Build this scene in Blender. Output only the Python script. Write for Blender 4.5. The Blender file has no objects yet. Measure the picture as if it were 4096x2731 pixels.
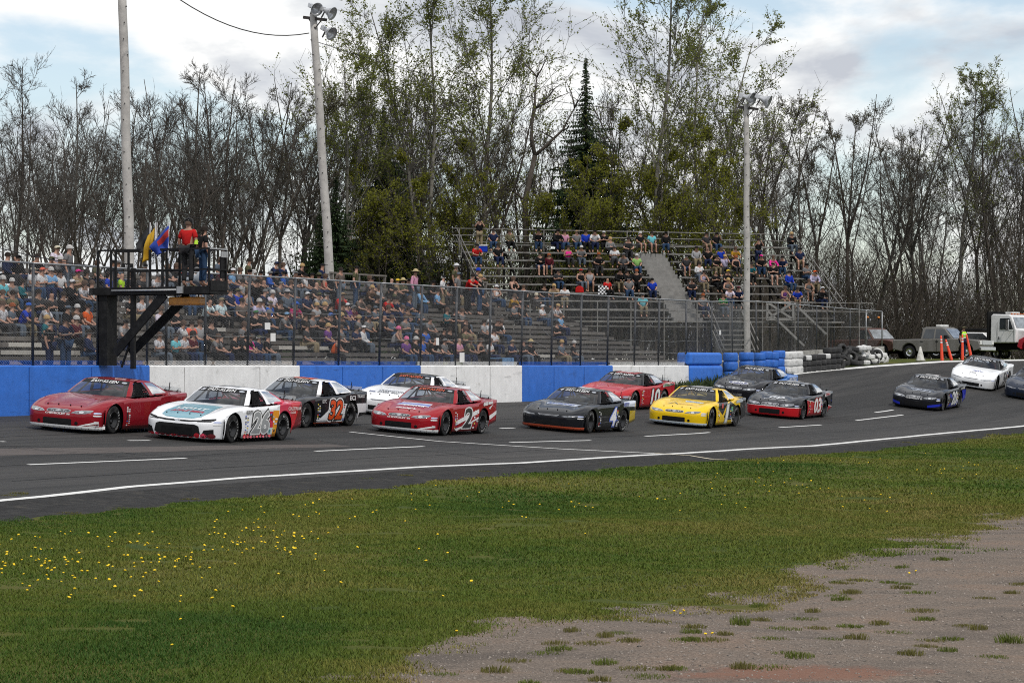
import bpy, bmesh, math, random
import numpy as np
from mathutils import Vector, Matrix
from mathutils.bvhtree import BVHTree
R = math.radians
SC = bpy.context.scene
COL = SC.collection
# ---------------------------------------------------------------- camera
FPX, CX, CY = 2700.0, 512.0, 341.0
CAMZ = 1.4
PITCH = math.atan(24.0 / FPX)
cd = bpy.data.cameras.new('camera')
cd.sensor_width = 36.0
cd.lens = FPX * 36.0 / 1024.0
cd.clip_start = 0.5
cd.clip_end = 6000
CAM = bpy.data.objects.new('camera', cd)
COL.objects.link(CAM)
CAM.location = (0, 0, CAMZ)
CAM.rotation_euler = (R(90) + PITCH, 0, 0)
SC.camera = CAM
# ---------------------------------------------------------------- sky, sun, exposure
SUN_EL, SUN_AZ = R(56), R(152)          # azimuth clockwise from +Y (the view direction)
W = bpy.data.worlds.new('World')
SC.world = W
W.use_nodes = True
nt = W.node_tree
nt.nodes.clear()
def N(t, typ, **kw):
    n = t.nodes.new(typ)
    for k, v in kw.items():
        if k.startswith('i_'):
            n.inputs[k[2:].replace('_', ' ')].default_value = v
        else:
            setattr(n, k, v)
    return n
out = N(nt, 'ShaderNodeOutputWorld')
sky = N(nt, 'ShaderNodeTexSky', sky_type='NISHITA', sun_disc=False, sun_elevation=SUN_EL, sun_rotation=SUN_AZ,
        air_density=1.0, dust_density=0.6, ozone_density=1.0)
bg1 = N(nt, 'ShaderNodeBackground')
bg1.inputs['Strength'].default_value = 0.13
nt.links.new(sky.outputs[0], bg1.inputs['Color'])
geo = N(nt, 'ShaderNodeTexCoord')
sep = N(nt, 'ShaderNodeSeparateXYZ')
nt.links.new(geo.outputs['Generated'], sep.inputs[0])
# clouds lie on a flat layer overhead: direction / height
az = N(nt, 'ShaderNodeMath', operation='ABSOLUTE'); nt.links.new(sep.outputs[2], az.inputs[0])
ad = N(nt, 'ShaderNodeMath', operation='ADD'); ad.inputs[1].default_value = 0.34; nt.links.new(az.outputs[0], ad.inputs[0])
dv = N(nt, 'ShaderNodeVectorMath', operation='DIVIDE')
cb = N(nt, 'ShaderNodeCombineXYZ')
nt.links.new(geo.outputs['Generated'], dv.inputs[0])
for k in range(3):
    nt.links.new(ad.outputs[0], cb.inputs[k])
nt.links.new(cb.outputs[0], dv.inputs[1])
def noise(t, vec, scale, detail=6, rough=0.55, loc=(0, 0, 0), dist=0.0, sc=(1, 1, 1)):
    mp = N(t, 'ShaderNodeMapping'); mp.inputs['Location'].default_value = loc; mp.inputs['Scale'].default_value = sc
    t.links.new(vec, mp.inputs['Vector'])
    n = N(t, 'ShaderNodeTexNoise'); n.inputs['Scale'].default_value = scale; n.inputs['Detail'].default_value = detail
    n.inputs['Roughness'].default_value = rough; n.inputs['Distortion'].default_value = dist
    t.links.new(mp.outputs[0], n.inputs['Vector'])
    return n.outputs['Fac']
def ramp(t, fac, stops, interp='LINEAR'):
    r = N(t, 'ShaderNodeValToRGB'); r.color_ramp.interpolation = interp
    e = r.color_ramp.elements
    while len(e) < len(stops): e.new(0.5)
    for i, (p, c) in enumerate(stops):
        e[i].position = p; e[i].color = (*c, 1) if len(c) == 3 else c
    t.links.new(fac, r.inputs['Fac'])
    return r.outputs['Color']
n1 = noise(nt, dv.outputs[0], 2.9, 7, 0.55, (3.1, 0.6, 0.0), 0.3)
mask = ramp(nt, n1, [(0.38, (0, 0, 0)), (0.52, (1, 1, 1))], 'EASE')
n1b = noise(nt, dv.outputs[0], 2.9, 7, 0.55, (3.1 + .02, 0.6 - .11, 0.0), 0.3)       # the same cloud a little lower: shades its underside
df = N(nt, 'ShaderNodeMath', operation='SUBTRACT'); nt.links.new(n1b, df.inputs[0]); nt.links.new(n1, df.inputs[1])
n2m = N(nt, 'ShaderNodeMath', operation='MULTIPLY_ADD'); n2m.inputs[1].default_value = 1.6; n2m.inputs[2].default_value = 0.0; nt.links.new(df.outputs[0], n2m.inputs[0])
n2n = noise(nt, dv.outputs[0], 3.6, 6, 0.55, (9.0, 4.0, 1.0), 0.3)
n2a = N(nt, 'ShaderNodeMath', operation='ADD'); nt.links.new(n2m.outputs[0], n2a.inputs[0]); nt.links.new(n2n, n2a.inputs[1])
n2 = n2a.outputs[0]
ccol = ramp(nt, n2, [(0.30, (0.58, 0.61, 0.67)), (0.46, (0.84, 0.86, 0.88)), (0.56, (1.05, 1.05, 1.04))])
bg2 = N(nt, 'ShaderNodeBackground'); bg2.inputs['Strength'].default_value = 1.0
nt.links.new(ccol, bg2.inputs['Color'])
mx = N(nt, 'ShaderNodeMixShader')
mk = N(nt, 'ShaderNodeMath', operation='MULTIPLY_ADD'); mk.inputs[1].default_value = 0.80; mk.inputs[2].default_value = 0.19
nt.links.new(mask, mk.inputs[0])
nt.links.new(mk.outputs[0], mx.inputs[0]); nt.links.new(bg1.outputs[0], mx.inputs[1]); nt.links.new(bg2.outputs[0], mx.inputs[2])
nt.links.new(mx.outputs[0], out.inputs['Surface'])
sl = bpy.data.lights.new('sun', 'SUN'); sl.energy = 2.5; sl.angle = R(1.5); sl.color = (1.0, 0.95, 0.88)
SUN = bpy.data.objects.new('sun', sl); COL.objects.link(SUN)
sd = Vector((math.sin(SUN_AZ) * math.cos(SUN_EL), math.cos(SUN_AZ) * math.cos(SUN_EL), math.sin(SUN_EL)))
SUN.rotation_euler = sd.to_track_quat('Z', 'Y').to_euler()
vs = SC.view_settings
vs.view_transform = 'Standard'; vs.look = 'None'; vs.gamma = 1.0; vs.exposure = 0.0; vs.use_curve_mapping = False
SC.render.engine = 'CYCLES'
SC.cycles.use_adaptive_sampling = True; SC.cycles.adaptive_threshold = 0.012
SC.cycles.max_bounces = 5; SC.cycles.diffuse_bounces = 2; SC.cycles.glossy_bounces = 3
SC.cycles.transmission_bounces = 4; SC.cycles.transparent_max_bounces = 8
SC.cycles.caustics_reflective = False; SC.cycles.caustics_refractive = False
SC.cycles.use_denoising = False; SC.cycles.filter_width = 1.05
# ---------------------------------------------------------------- helpers
def tag(o, label=None, cat=None, group=None, kind=None):
    if label: o['label'] = label
    if cat: o['category'] = cat
    if group: o['group'] = group
    if kind: o['kind'] = kind
    return o
def empty(name, M=None, label=None, cat=None, group=None):
    o = bpy.data.objects.new(name, None)
    o.empty_display_size = 0.2
    COL.objects.link(o)
    if M is not None: o.matrix_world = M
    return tag(o, label, cat, group)
def link(name, me, parent=None, M=None):
    o = bpy.data.objects.new(name, me)
    COL.objects.link(o)
    if parent is not None: o.parent = parent
    if M is not None: o.matrix_basis = M
    return o
class MB:
    def __init__(s): s.v = []; s.f = []; s.m = []
    def add(s, vs, fs, mi=0):
        n = len(s.v); s.v += [tuple(p) for p in vs]
        s.f += [tuple(i + n for i in f) for f in fs]; s.m += [mi] * len(fs)
        return s
    def box(s, c, d, rz=0.0, mi=0, M=None):
        hx, hy, hz = d[0] / 2, d[1] / 2, d[2] / 2
        ps = [Vector((x, y, z)) for x in (-hx, hx) for y in (-hy, hy) for z in (-hz, hz)]
        T = Matrix.Translation(Vector(c)) @ (M if M is not None else Matrix.Rotation(rz, 4, 'Z'))
        return s.add([T @ p for p in ps], [(0, 1, 3, 2), (4, 6, 7, 5), (0, 4, 5, 1), (2, 3, 7, 6), (0, 2, 6, 4), (1, 5, 7, 3)], mi)
    def bar(s, a, b, w, h=None, mi=0):
        h = h or w; a = Vector(a); b = Vector(b); d = b - a; L = d.length
        if L < 1e-6: return s
        q = d.to_track_quat('X', 'Z').to_matrix().to_4x4()
        return s.box((a + b) / 2, (L, w, h), mi=mi, M=q)
    def tube(s, pts, r, n=6, mi=0, caps=True):
        pts = [Vector(p) for p in pts]
        rs = r if isinstance(r, (list, tuple)) else [r] * len(pts)
        base = len(s.v); prev = None
        for i, p in enumerate(pts):
            t = (pts[min(i + 1, len(pts) - 1)] - pts[max(i - 1, 0)]).normalized()
            if prev is None: a = t.orthogonal().normalized()
            else:
                a = prev - t * prev.dot(t)
                a = a.normalized() if a.length > 1e-6 else t.orthogonal().normalized()
            prev = a; b = t.cross(a)
            for k in range(n):
                g = 2 * math.pi * k / n
                s.v.append(tuple(p + (a * math.cos(g) + b * math.sin(g)) * rs[i]))
        for i in range(len(pts) - 1):
            for k in range(n):
                k2 = (k + 1) % n
                s.f.append((base + i * n + k, base + i * n + k2, base + (i + 1) * n + k2, base + (i + 1) * n + k)); s.m.append(mi)
        if caps:
            s.f.append(tuple(base + k for k in range(n))[::-1]); s.m.append(mi)
            s.f.append(tuple(base + (len(pts) - 1) * n + k for k in range(n))); s.m.append(mi)
        return s
    def lathe(s, prof, n=20, mi=0, M=None, closed=False):
        M = M or Matrix.Identity(4); base = len(s.v); m = len(prof)
        for k in range(n):
            g = 2 * math.pi * k / n
            for (r, z) in prof:
                s.v.append(tuple(M @ Vector((r * math.cos(g), r * math.sin(g), z))))
        for k in range(n):
            k2 = (k + 1) % n
            for i in range(m if closed else m - 1):
                j = (i + 1) % m
                s.f.append((base + k * m + i, base + k2 * m + i, base + k2 * m + j, base + k * m + j)); s.m.append(mi)
        return s
    def prism(s, poly, y0, y1, mi=0, inset=None):
        """side outline (x,z) drawn out from y0 to y1"""
        n = len(poly)
        vs = [(x, y0, z) for x, z in poly] + [(x, y1, z) for x, z in poly]
        fs = [tuple(range(n)), tuple(range(2 * n - 1, n - 1, -1))] + [(i, i + n, (i + 1) % n + n, (i + 1) % n) for i in range(n)]
        return s.add(vs, fs, mi)
    def mesh(s, name, mats, smooth=False):
        me = bpy.data.meshes.new(name)
        me.from_pydata(s.v, [], s.f)
        ms = mats if isinstance(mats, (list, tuple)) else [mats]
        for m in ms: me.materials.append(m)
        if len(ms) > 1: me.polygons.foreach_set('material_index', s.m)
        if smooth: me.polygons.foreach_set('use_smooth', [True] * len(me.polygons))
        me.update()
        return me
    def build(s, name, mats, parent=None, smooth=False, M=None):
        return link(name, s.mesh(name, mats, smooth), parent, M)
def fixnorm(me):
    bm = bmesh.new(); bm.from_mesh(me); bmesh.ops.recalc_face_normals(bm, faces=bm.faces); bm.to_mesh(me); bm.free()
def bevel(o, w=0.02, seg=2, ang=40):
    m = o.modifiers.new('bevel', 'BEVEL'); m.width = w; m.segments = seg; m.limit_method = 'ANGLE'; m.angle_limit = R(ang)
    return o
def np_mesh(name, v, f, mat, smooth=False):
    me = bpy.data.meshes.new(name)
    v = np.asarray(v, np.float32); f = np.asarray(f, np.int32)
    me.vertices.add(len(v)); me.vertices.foreach_set('co', v.ravel())
    k = f.shape[1]
    me.loops.add(f.size); me.loops.foreach_set('vertex_index', f.ravel())
    me.polygons.add(len(f)); me.polygons.foreach_set('loop_start', np.arange(len(f), dtype=np.int32) * k)
    me.polygons.foreach_set('loop_total', np.full(len(f), k, np.int32))
    if smooth: me.polygons.foreach_set('use_smooth', np.ones(len(f), bool))
    if mat: me.materials.append(mat)
    me.update(calc_edges=True)
    return me
# ---------------------------------------------------------------- materials
MATS = {}
def mat(name, col, rough=0.6, metal=0.0, var=0.12, scale=6.0, bump=0.0, coat=0.0, spec=0.5, bscale=None, dirt=None, dscale=1.5, dlo=0.5, dhi=0.7, streak=0.0):
    if name in MATS: return MATS[name]
    m = bpy.data.materials.new(name); m.use_nodes = True; t = m.node_tree
    b = t.nodes['Principled BSDF']
    b.inputs['Roughness'].default_value = rough; b.inputs['Metallic'].default_value = metal
    b.inputs['Coat Weight'].default_value = coat; b.inputs['Coat Roughness'].default_value = 0.04
    b.inputs['Specular IOR Level'].default_value = spec
    tc = N(t, 'ShaderNodeTexCoord')
    f = noise(t, tc.outputs['Object'], scale, 5, 0.6)
    lo = tuple(c * (1 - var) for c in col); hi = tuple(min(1, c * (1 + var)) for c in col)
    c = ramp(t, f, [(0.3, lo), (0.7, hi)])
    if dirt:
        f2 = noise(t, tc.outputs['Object'], dscale, 7, 0.65, (5, 2, 1))
        k = ramp(t, f2, [(dlo, (0, 0, 0)), (dhi, (1, 1, 1))])
        mi = N(t, 'ShaderNodeMix', data_type='RGBA'); t.links.new(k, mi.inputs['Factor'])
        t.links.new(c, mi.inputs['A']); mi.inputs['B'].default_value = (*dirt, 1)
        c = mi.outputs['Result']
    if streak:
        k2 = ramp(t, noise(t, tc.outputs['Object'], 3.0, 5, 0.7, (1, 8, 3), sc=(1, 1, 0.07)), [(0.50, (1, 1, 1)), (0.80, (1 - streak * .45,) * 3)])
        k3 = ramp(t, noise(t, tc.outputs['Object'], 1.1, 6, 0.75, (7, 3, 3), sc=(0.35, 1, 2.2)), [(0.60, (1, 1, 1)), (0.70, (1 - streak * 1.3,) * 3)])
        for kk in (k2, k3):
            mi = N(t, 'ShaderNodeMix', data_type='RGBA', blend_type='MULTIPLY'); mi.inputs['Factor'].default_value = 1
            t.links.new(c, mi.inputs['A']); t.links.new(kk, mi.inputs['B']); c = mi.outputs['Result']
    t.links.new(c, b.inputs['Base Color'])
    if bump:
        f3 = noise(t, tc.outputs['Object'], bscale or scale * 4, 5, 0.6)
        bp = N(t, 'ShaderNodeBump'); bp.inputs['Strength'].default_value = bump; bp.inputs['Distance'].default_value = 0.02
        t.links.new(f3, bp.inputs['Height']); t.links.new(bp.outputs[0], b.inputs['Normal'])
    MATS[name] = m
    return m
def srgb(r, g, b):
    f = lambda c: (c / 255 / 12.92) if c <= 10 else ((c / 255 + 0.055) / 1.055) ** 2.4
    return (f(r), f(g), f(b))
# a scratch scene where letters and figures are turned into meshes (removed at the end)
TMP = bpy.data.scenes.new('scratch')
def to_mesh(o):
    TMP.collection.objects.link(o); vl = TMP.view_layers[0]; vl.update()
    dg = vl.depsgraph; dg.update()
    return bpy.data.meshes.new_from_object(o.evaluated_get(dg))
# ---------------------------------------------------------------- track frame
UX, UY = 0.436, 0.900         # along the straight, away from the camera
VX, VY = 0.900, -0.436        # from the wall towards the infield
WALL_D = 45.0
def sw_to_xy(s, w):
    return s * UX + (w - WALL_D) * VX, s * UY + (w - WALL_D) * VY
def xy_to_sw(x, y):
    return x * UX + y * UY, WALL_D + x * VX + y * VY
def w_out(s):
    s = np.asarray(s, float); t = np.maximum(s - 108.0, 0)
    q = t * t / 210.0
    return np.where(t > 46, 46 * 46 / 210.0 + (t - 46) * 0.44, q)
_zo = ([-1000, 94, 103, 110, 117, 123, 129, 136, 146, 160, 2000], [0, 0, .14, .43, .82, 1.14, 1.40, 1.66, 1.78, 1.8, 1.8])
_zi = ([-1000, 58, 72, 86, 100, 112, 135, 2000], [-1.07, -1.07, -1.2, -1.33, -1.26, -1.15, -1.05, -1.05])
def height(x, y):
    s, w = xy_to_sw(np.asarray(x, float), np.asarray(y, float))
    r = w - w_out(s)
    zo = np.interp(s, *_zo); zi = np.interp(s, *_zi)
    t = np.clip(r / 15.0, 0, 1.08)
    z = zo + (zi - zo) * t
    far = np.clip((-r - 2) / 22.0, 0, 1)
    z = np.where(r < 0, zo + (np.maximum(zo, 1.7) - zo) * far * far * (3 - 2 * far), z)
    inf = np.clip((r - 16.0) / 8.0, 0, 1)
    z = z + inf * (-1.30 - z) * 0.8 * (r > 16)
    und = 0.05 * np.sin(x * 0.45 + 1.3) * np.sin(y * 0.31) + 0.03 * np.sin(x * 1.1 + y * 0.7)
    z = z + und * np.clip((r - 16.5) / 4.0, 0, 1)
    return z
def zat(x, y): return float(height(x, y))
def ray(px, py):
    a = (px - CX) / FPX; b = -(py - CY) / FPX
    c, s = math.cos(PITCH), math.sin(PITCH)
    return Vector((a, c - b * s, s + b * c))      # y (depth) close to 1
def at_depth(px, py, d):
    r = ray(px, py); k = d / r.y
    return Vector((r.x * k, d, CAMZ + r.z * k))
def on_ground(px, py, dmin=15, dmax=200, off=0.0):
    r = ray(px, py); r = r / r.y
    ds = np.arange(dmin, dmax, 0.1)
    g = height(r.x * ds, ds) - (CAMZ + r.z * ds) + off
    i = np.nonzero(g > 0)[0]
    d = ds[i[0]] if len(i) else dmax
    lo, hi = d - 0.1, d
    for _ in range(14):
        m = (lo + hi) / 2
        if zat(r.x * m, m) > CAMZ + r.z * m: hi = m
        else: lo = m
    d = (lo + hi) / 2
    return Vector((r.x * d, d, zat(r.x * d, d)))
def on_wline(px, w):
    """point on the line w = const (parallel to the wall) seen in column px"""
    k = (px - CX) / FPX
    d = (WALL_D - w) / (-(VX * k + VY))
    return k * d, d
def pix(p):
    x, y, z = p[0], p[1], p[2] - CAMZ
    c, s = math.cos(PITCH), math.sin(PITCH)
    yy = c * y + s * z; zz = -s * y + c * z
    return CX + FPX * x / yy, CY - FPX * zz / yy
# ================================================================ GROUND, ROAD
rng = np.random.default_rng(7)
def lattice(ss, rs, zoff, name, material, jitter=None):
    S, Rr = np.meshgrid(ss, rs, indexing='ij')
    Wv = w_out(S) + Rr
    X, Y = sw_to_xy(S, Wv)
    Z = height(X, Y) + zoff
    v = np.stack([X, Y, Z], -1).reshape(-1, 3)
    n, m = S.shape
    i = np.arange(n - 1)[:, None] * m + np.arange(m - 1)[None, :]
    f = np.stack([i, i + m, i + m + 1, i + 1], -1).reshape(-1, 4)
    return np_mesh(name, v, f, material, True)
def infield_material():
    m = bpy.data.materials.new('infield'); m.use_nodes = True; t = m.node_tree; b = t.nodes['Principled BSDF']
    tc = N(t, 'ShaderNodeTexCoord'); P = tc.outputs['Object']
    at = N(t, 'ShaderNodeAttribute', attribute_name='grass')
    g = ramp(t, noise(t, P, 0.35, 8, 0.62), [(0.36, (0.046, 0.068, 0.010)), (0.52, (0.074, 0.086, 0.014)), (0.66, (0.105, 0.098, 0.026))])
    fine = ramp(t, noise(t, P, 26, 4, 0.7), [(0.3, (0.62, 0.62, 0.62)), (0.72, (1.25, 1.25, 1.2))])
    mg = N(t, 'ShaderNodeMix', data_type='RGBA', blend_type='MULTIPLY'); mg.inputs['Factor'].default_value = 1
    t.links.new(g, mg.inputs['A']); t.links.new(fine, mg.inputs['B'])
    d = ramp(t, noise(t, P, 0.9, 8, 0.66, (4, 7, 0), sc=(.6, 1, 1)), [(0.34, (0.110, 0.092, 0.078)), (0.50, (0.165, 0.134, 0.110)), (0.68, (0.195, 0.142, 0.108))])
    st = ramp(t, noise(t, P, 38, 3, 0.75), [(0.30, (0.42, 0.42, 0.42)), (0.52, (1.0, 1.0, 1.0)), (0.72, (1.75, 1.75, 1.75))])
    md = N(t, 'ShaderNodeMix', data_type='RGBA', blend_type='MULTIPLY'); md.inputs['Factor'].default_value = 1
    t.links.new(d, md.inputs['A']); t.links.new(st, md.inputs['B'])
    # a patch of red earth near the camera, with its own ragged shape
    rp = on_ground(800, 671)
    mpp = N(t, 'ShaderNodeMapping'); mpp.inputs['Location'].default_value = (-rp.x / 2.6, -rp.y / 1.1, 0); mpp.inputs['Scale'].default_value = (1 / 2.6, 1 / 1.1, 0); t.links.new(P, mpp.inputs['Vector'])
    ln = N(t, 'ShaderNodeVectorMath', operation='LENGTH'); t.links.new(mpp.outputs[0], ln.inputs[0])
    la = N(t, 'ShaderNodeMath', operation='ADD'); t.links.new(ln.outputs['Value'], la.inputs[0]); t.links.new(noise(t, P, 2.5, 6, .7), la.inputs[1])
    rk = ramp(t, la.outputs[0], [(.95, (.75, .75, .75)), (1.0, (.7, .7, .7)), ]); rk.node.color_ramp.elements[0].position = .75; rk.node.color_ramp.elements[1].position = 1.0; rk.node.color_ramp.elements[1].color = (0, 0, 0, 1)
    mr = N(t, 'ShaderNodeMix', data_type='RGBA'); t.links.new(rk, mr.inputs['Factor']); t.links.new(md.outputs['Result'], mr.inputs['A']); mr.inputs['B'].default_value = (.20, .098, .066, 1)
    md = mr
    br = noise(t, P, 5.0, 6, 0.7)
    mm = N(t, 'ShaderNodeMath', operation='MULTIPLY_ADD'); mm.inputs[1].default_value = 0.5; mm.inputs[2].default_value = -0.25
    t.links.new(br, mm.inputs[0])
    ad = N(t, 'ShaderNodeMath', operation='ADD'); t.links.new(mm.outputs[0], ad.inputs[0]); t.links.new(at.outputs['Fac'], ad.inputs[1])
    k = ramp(t, ad.outputs[0], [(0.44, (0, 0, 0)), (0.56, (1, 1, 1))])
    mx = N(t, 'ShaderNodeMix', data_type='RGBA'); t.links.new(k, mx.inputs['Factor'])
    t.links.new(md.outputs['Result'], mx.inputs['A']); t.links.new(mg.outputs['Result'], mx.inputs['B'])
    t.links.new(mx.outputs['Result'], b.inputs['Base Color']); b.inputs['Roughness'].default_value = 0.95
    b.inputs['Specular IOR Level'].default_value = 0.15
    bp = N(t, 'ShaderNodeBump'); bp.inputs['Strength'].default_value = 0.7; bp.inputs['Distance'].default_value = 0.03
    t.links.new(noise(t, P, 30, 4, 0.7), bp.inputs['Height']); t.links.new(bp.outputs[0], b.inputs['Normal'])
    return m
# the grass / gravel edge, walked on the ground from left to right
EDGE = [on_ground(px, py) for px, py in [(-200, 800), (170, 722), (300, 694), (400, 664), (450, 640), (545, 618), (653, 598), (740, 578), (800, 562), (880, 546), (950, 533), (1024, 522), (1200, 500)]]
EX = np.array([p.x for p in EDGE]); EY = np.array([p.y for p in EDGE])
def grass_amount(x, y):
    """about 1 on turf, 0 on gravel, soft in between (plan distance past the edge)"""
    x = np.asarray(x, float); y = np.asarray(y, float)
    e = np.interp(x, EX, EY)
    return np.clip(0.5 + (y - e) / 9.0, 0, 1)
def vnoise(x, y, sc, seed):
    g = np.random.default_rng(seed).random((64, 64))
    u, v = x / sc, y / sc
    iu, iv = np.floor(u).astype(int), np.floor(v).astype(int); fu, fv = u - iu, v - iv
    fu = fu * fu * (3 - 2 * fu); fv = fv * fv * (3 - 2 * fv)
    q = lambda a, b: g[a % 64, b % 64]
    return (q(iu, iv) * (1 - fu) * (1 - fv) + q(iu + 1, iv) * fu * (1 - fv) + q(iu, iv + 1) * (1 - fu) * fv + q(iu + 1, iv + 1) * fu * fv)
def turf(x, y):
    """> 0.5 where turf grows; ragged, with islands and bare spots"""
    ga = grass_amount(x, y)
    n = 0.42 * vnoise(x * .8, y * .55, 2.6, 3) + 0.38 * vnoise(x, y * .6, 0.95, 1) + 0.32 * vnoise(x, y * .7, 0.4, 2) - 0.56
    return ga + n * 1.25 * (0.55 + 0.45 * np.clip(2 - 2 * ga, 0, 1)) * (ga > .001)
M_INF = infield_material()
ss = np.concatenate([np.arange(-140, 0, 8), np.arange(0, 75, 0.25), np.arange(75, 130, 0.5), np.arange(130, 170, 3), np.arange(170, 420, 20)])
rs = np.concatenate([np.arange(-260, -40, 20), np.arange(-40, -4, 3), np.arange(-4, 16, 1.0), np.arange(16, 44, 0.25), np.arange(44, 48, 1.0), np.arange(48, 160, 8)])
me = lattice(ss, rs, -0.012, 'ground', M_INF)
co = np.empty(len(me.vertices) * 3, np.float32); me.vertices.foreach_get('co', co); co = co.reshape(-1, 3)
s_, w_ = xy_to_sw(co[:, 0], co[:, 1])
ga = turf(co[:, 0], co[:, 1])
r_ = w_ - w_out(s_)
ga = np.where(r_ < 0, np.where(s_ < 112, 0.25, 0.75), ga)
ga = np.where((co[:, 1] > 100) & (r_ > 15), 1, ga)
a = me.attributes.new('grass', 'FLOAT', 'POINT'); a.data.foreach_set('value', ga.astype(np.float32))
tag(link('ground', me), 'grass and gravel ground of the infield and beyond', kind='structure')
def asphalt_material():
    m = bpy.data.materials.new('asphalt'); m.use_nodes = True; t = m.node_tree; b = t.nodes['Principled BSDF']
    tc = N(t, 'ShaderNodeTexCoord'); P = tc.outputs['Object']
    rot = N(t, 'ShaderNodeMapping'); rot.inputs['Rotation'].default_value = (0, 0, -math.atan2(UY, UX)); t.links.new(P, rot.inputs['Vector'])
    Q = rot.outputs[0]
    c = ramp(t, noise(t, Q, 0.5, 6, 0.6, sc=(0.08, 1.0, 1)), [(0.32, (0.0215, 0.0208, 0.0200)), (0.5, (0.0335, 0.0320, 0.0305)), (0.7, (0.047, 0.0440, 0.0415))])
    st = ramp(t, noise(t, Q, 2.2, 6, 0.7, (3, 1, 0), sc=(0.05, 1.0, 1)), [(0.36, (0.58, 0.58, 0.58)), (0.5, (1, 1, 1)), (0.7, (1.15, 1.13, 1.1))])
    m1 = N(t, 'ShaderNodeMix', data_type='RGBA', blend_type='MULTIPLY'); m1.inputs['Factor'].default_value = 1
    t.links.new(c, m1.inputs['A']); t.links.new(st, m1.inputs['B'])
    gr = ramp(t, noise(t, P, 60, 3, 0.8), [(0.25, (0.62, 0.62, 0.62)), (0.5, (1, 1, 1)), (0.78, (1.5, 1.5, 1.5))])
    m2 = N(t, 'ShaderNodeMix', data_type='RGBA', blend_type='MULTIPLY'); m2.inputs['Factor'].default_value = 1
    t.links.new(m1.outputs['Result'], m2.inputs['A']); t.links.new(gr, m2.inputs['B'])
    # dark rubber laid down along the racing line, broken up, and single tyre streaks
    sy = N(t, 'ShaderNodeSeparateXYZ'); t.links.new(Q, sy.inputs[0])
    wob = N(t, 'ShaderNodeMath', operation='MULTIPLY_ADD'); wob.inputs[1].default_value = 5.0; t.links.new(noise(t, Q, 0.6, 4, .6, (2, 2, 0), sc=(.04, 1, 1)), wob.inputs[0]); t.links.new(sy.outputs[1], wob.inputs[2])
    rg = N(t, 'ShaderNodeMapRange'); rg.inputs['From Min'].default_value = 34; rg.inputs['From Max'].default_value = 46; t.links.new(wob.outputs[0], rg.inputs['Value'])
    gv = ramp(t, rg.outputs[0], [(.10, (1, 1, 1)), (.35, (.72, .72, .72)), (.62, (.74, .74, .74)), (.9, (1, 1, 1))])
    sk = ramp(t, noise(t, Q, 7.0, 3, .6, (5, 5, 0), sc=(.012, 1, 1)), [(.34, (.62, .62, .62)), (.42, (1, 1, 1))])
    for kk in (gv, sk):
        m3 = N(t, 'ShaderNodeMix', data_type='RGBA', blend_type='MULTIPLY'); m3.inputs['Factor'].default_value = 1
        t.links.new(m2.outputs['Result'], m3.inputs['A']); t.links.new(kk, m3.inputs['B']); m2 = m3
    # a paler, browner strip of older asphalt low on the straight
    sx = N(t, 'ShaderNodeSeparateXYZ'); t.links.new(Q, sx.inputs[0])
    t.links.new(m2.outputs['Result'], b.inputs['Base Color'])
    b.inputs['Roughness'].default_value = 0.82; b.inputs['Specular IOR Level'].default_value = 0.35
    bp = N(t, 'ShaderNodeBump'); bp.inputs['Strength'].default_value = 0.35; bp.inputs['Distance'].default_value = 0.01
    t.links.new(noise(t, P, 45, 4, 0.7), bp.inputs['Height']); t.links.new(bp.outputs[0], b.inputs['Normal'])
    return m
M_ASPH = asphalt_material()
ss2 = np.concatenate([np.arange(-80, 20, 4), np.arange(20, 170, 1.0)])
rs2 = np.arange(0, 15.01, 0.5)
tag(link('racetrack', lattice(ss2, rs2, 0.004, 'racetrack', M_ASPH)), 'grey banked asphalt racetrack', kind='structure')
# broken apron inside the white line
M_APR = mat('apron_asphalt', (0.024, 0.0235, 0.023), 0.95, var=0.45, scale=4, bump=0.8, bscale=30, spec=0.2, dirt=(0.055, 0.050, 0.043), dscale=2.5, dlo=0.55, dhi=0.72)
ss3 = np.arange(10, 150, 0.25)
def apron_edge(s): return np.interp(s, [30, 55, 75, 95, 110], [17.9, 17.7, 17.2, 16.6, 16.1]) + 0.35 * np.sin(s * 0.9) * np.sin(s * 0.37 + 1) + 0.15 * np.sin(s * 2.9)
e_in = apron_edge(ss3) + rng.normal(0, 0.07, len(ss3))
fr = np.linspace(0, 1, 5)
S = np.repeat(ss3[:, None], 5, 1); RR = 15.0 + (e_in[:, None] - 15.0) * fr[None, :]
X, Y = sw_to_xy(S, w_out(S) + RR); Z = height(X, Y) + 0.004
Z[:, -1] -= 0.03
v = np.stack([X, Y, Z], -1).reshape(-1, 3)
i = np.arange(len(ss3) - 1)[:, None] * 5 + np.arange(4)[None, :]
tag(link('track_apron', np_mesh('track_apron', v, np.stack([i, i + 5, i + 6, i + 1], -1).reshape(-1, 4), M_APR, True)), 'crumbling dark asphalt apron inside the white edge line', kind='structure')
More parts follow.
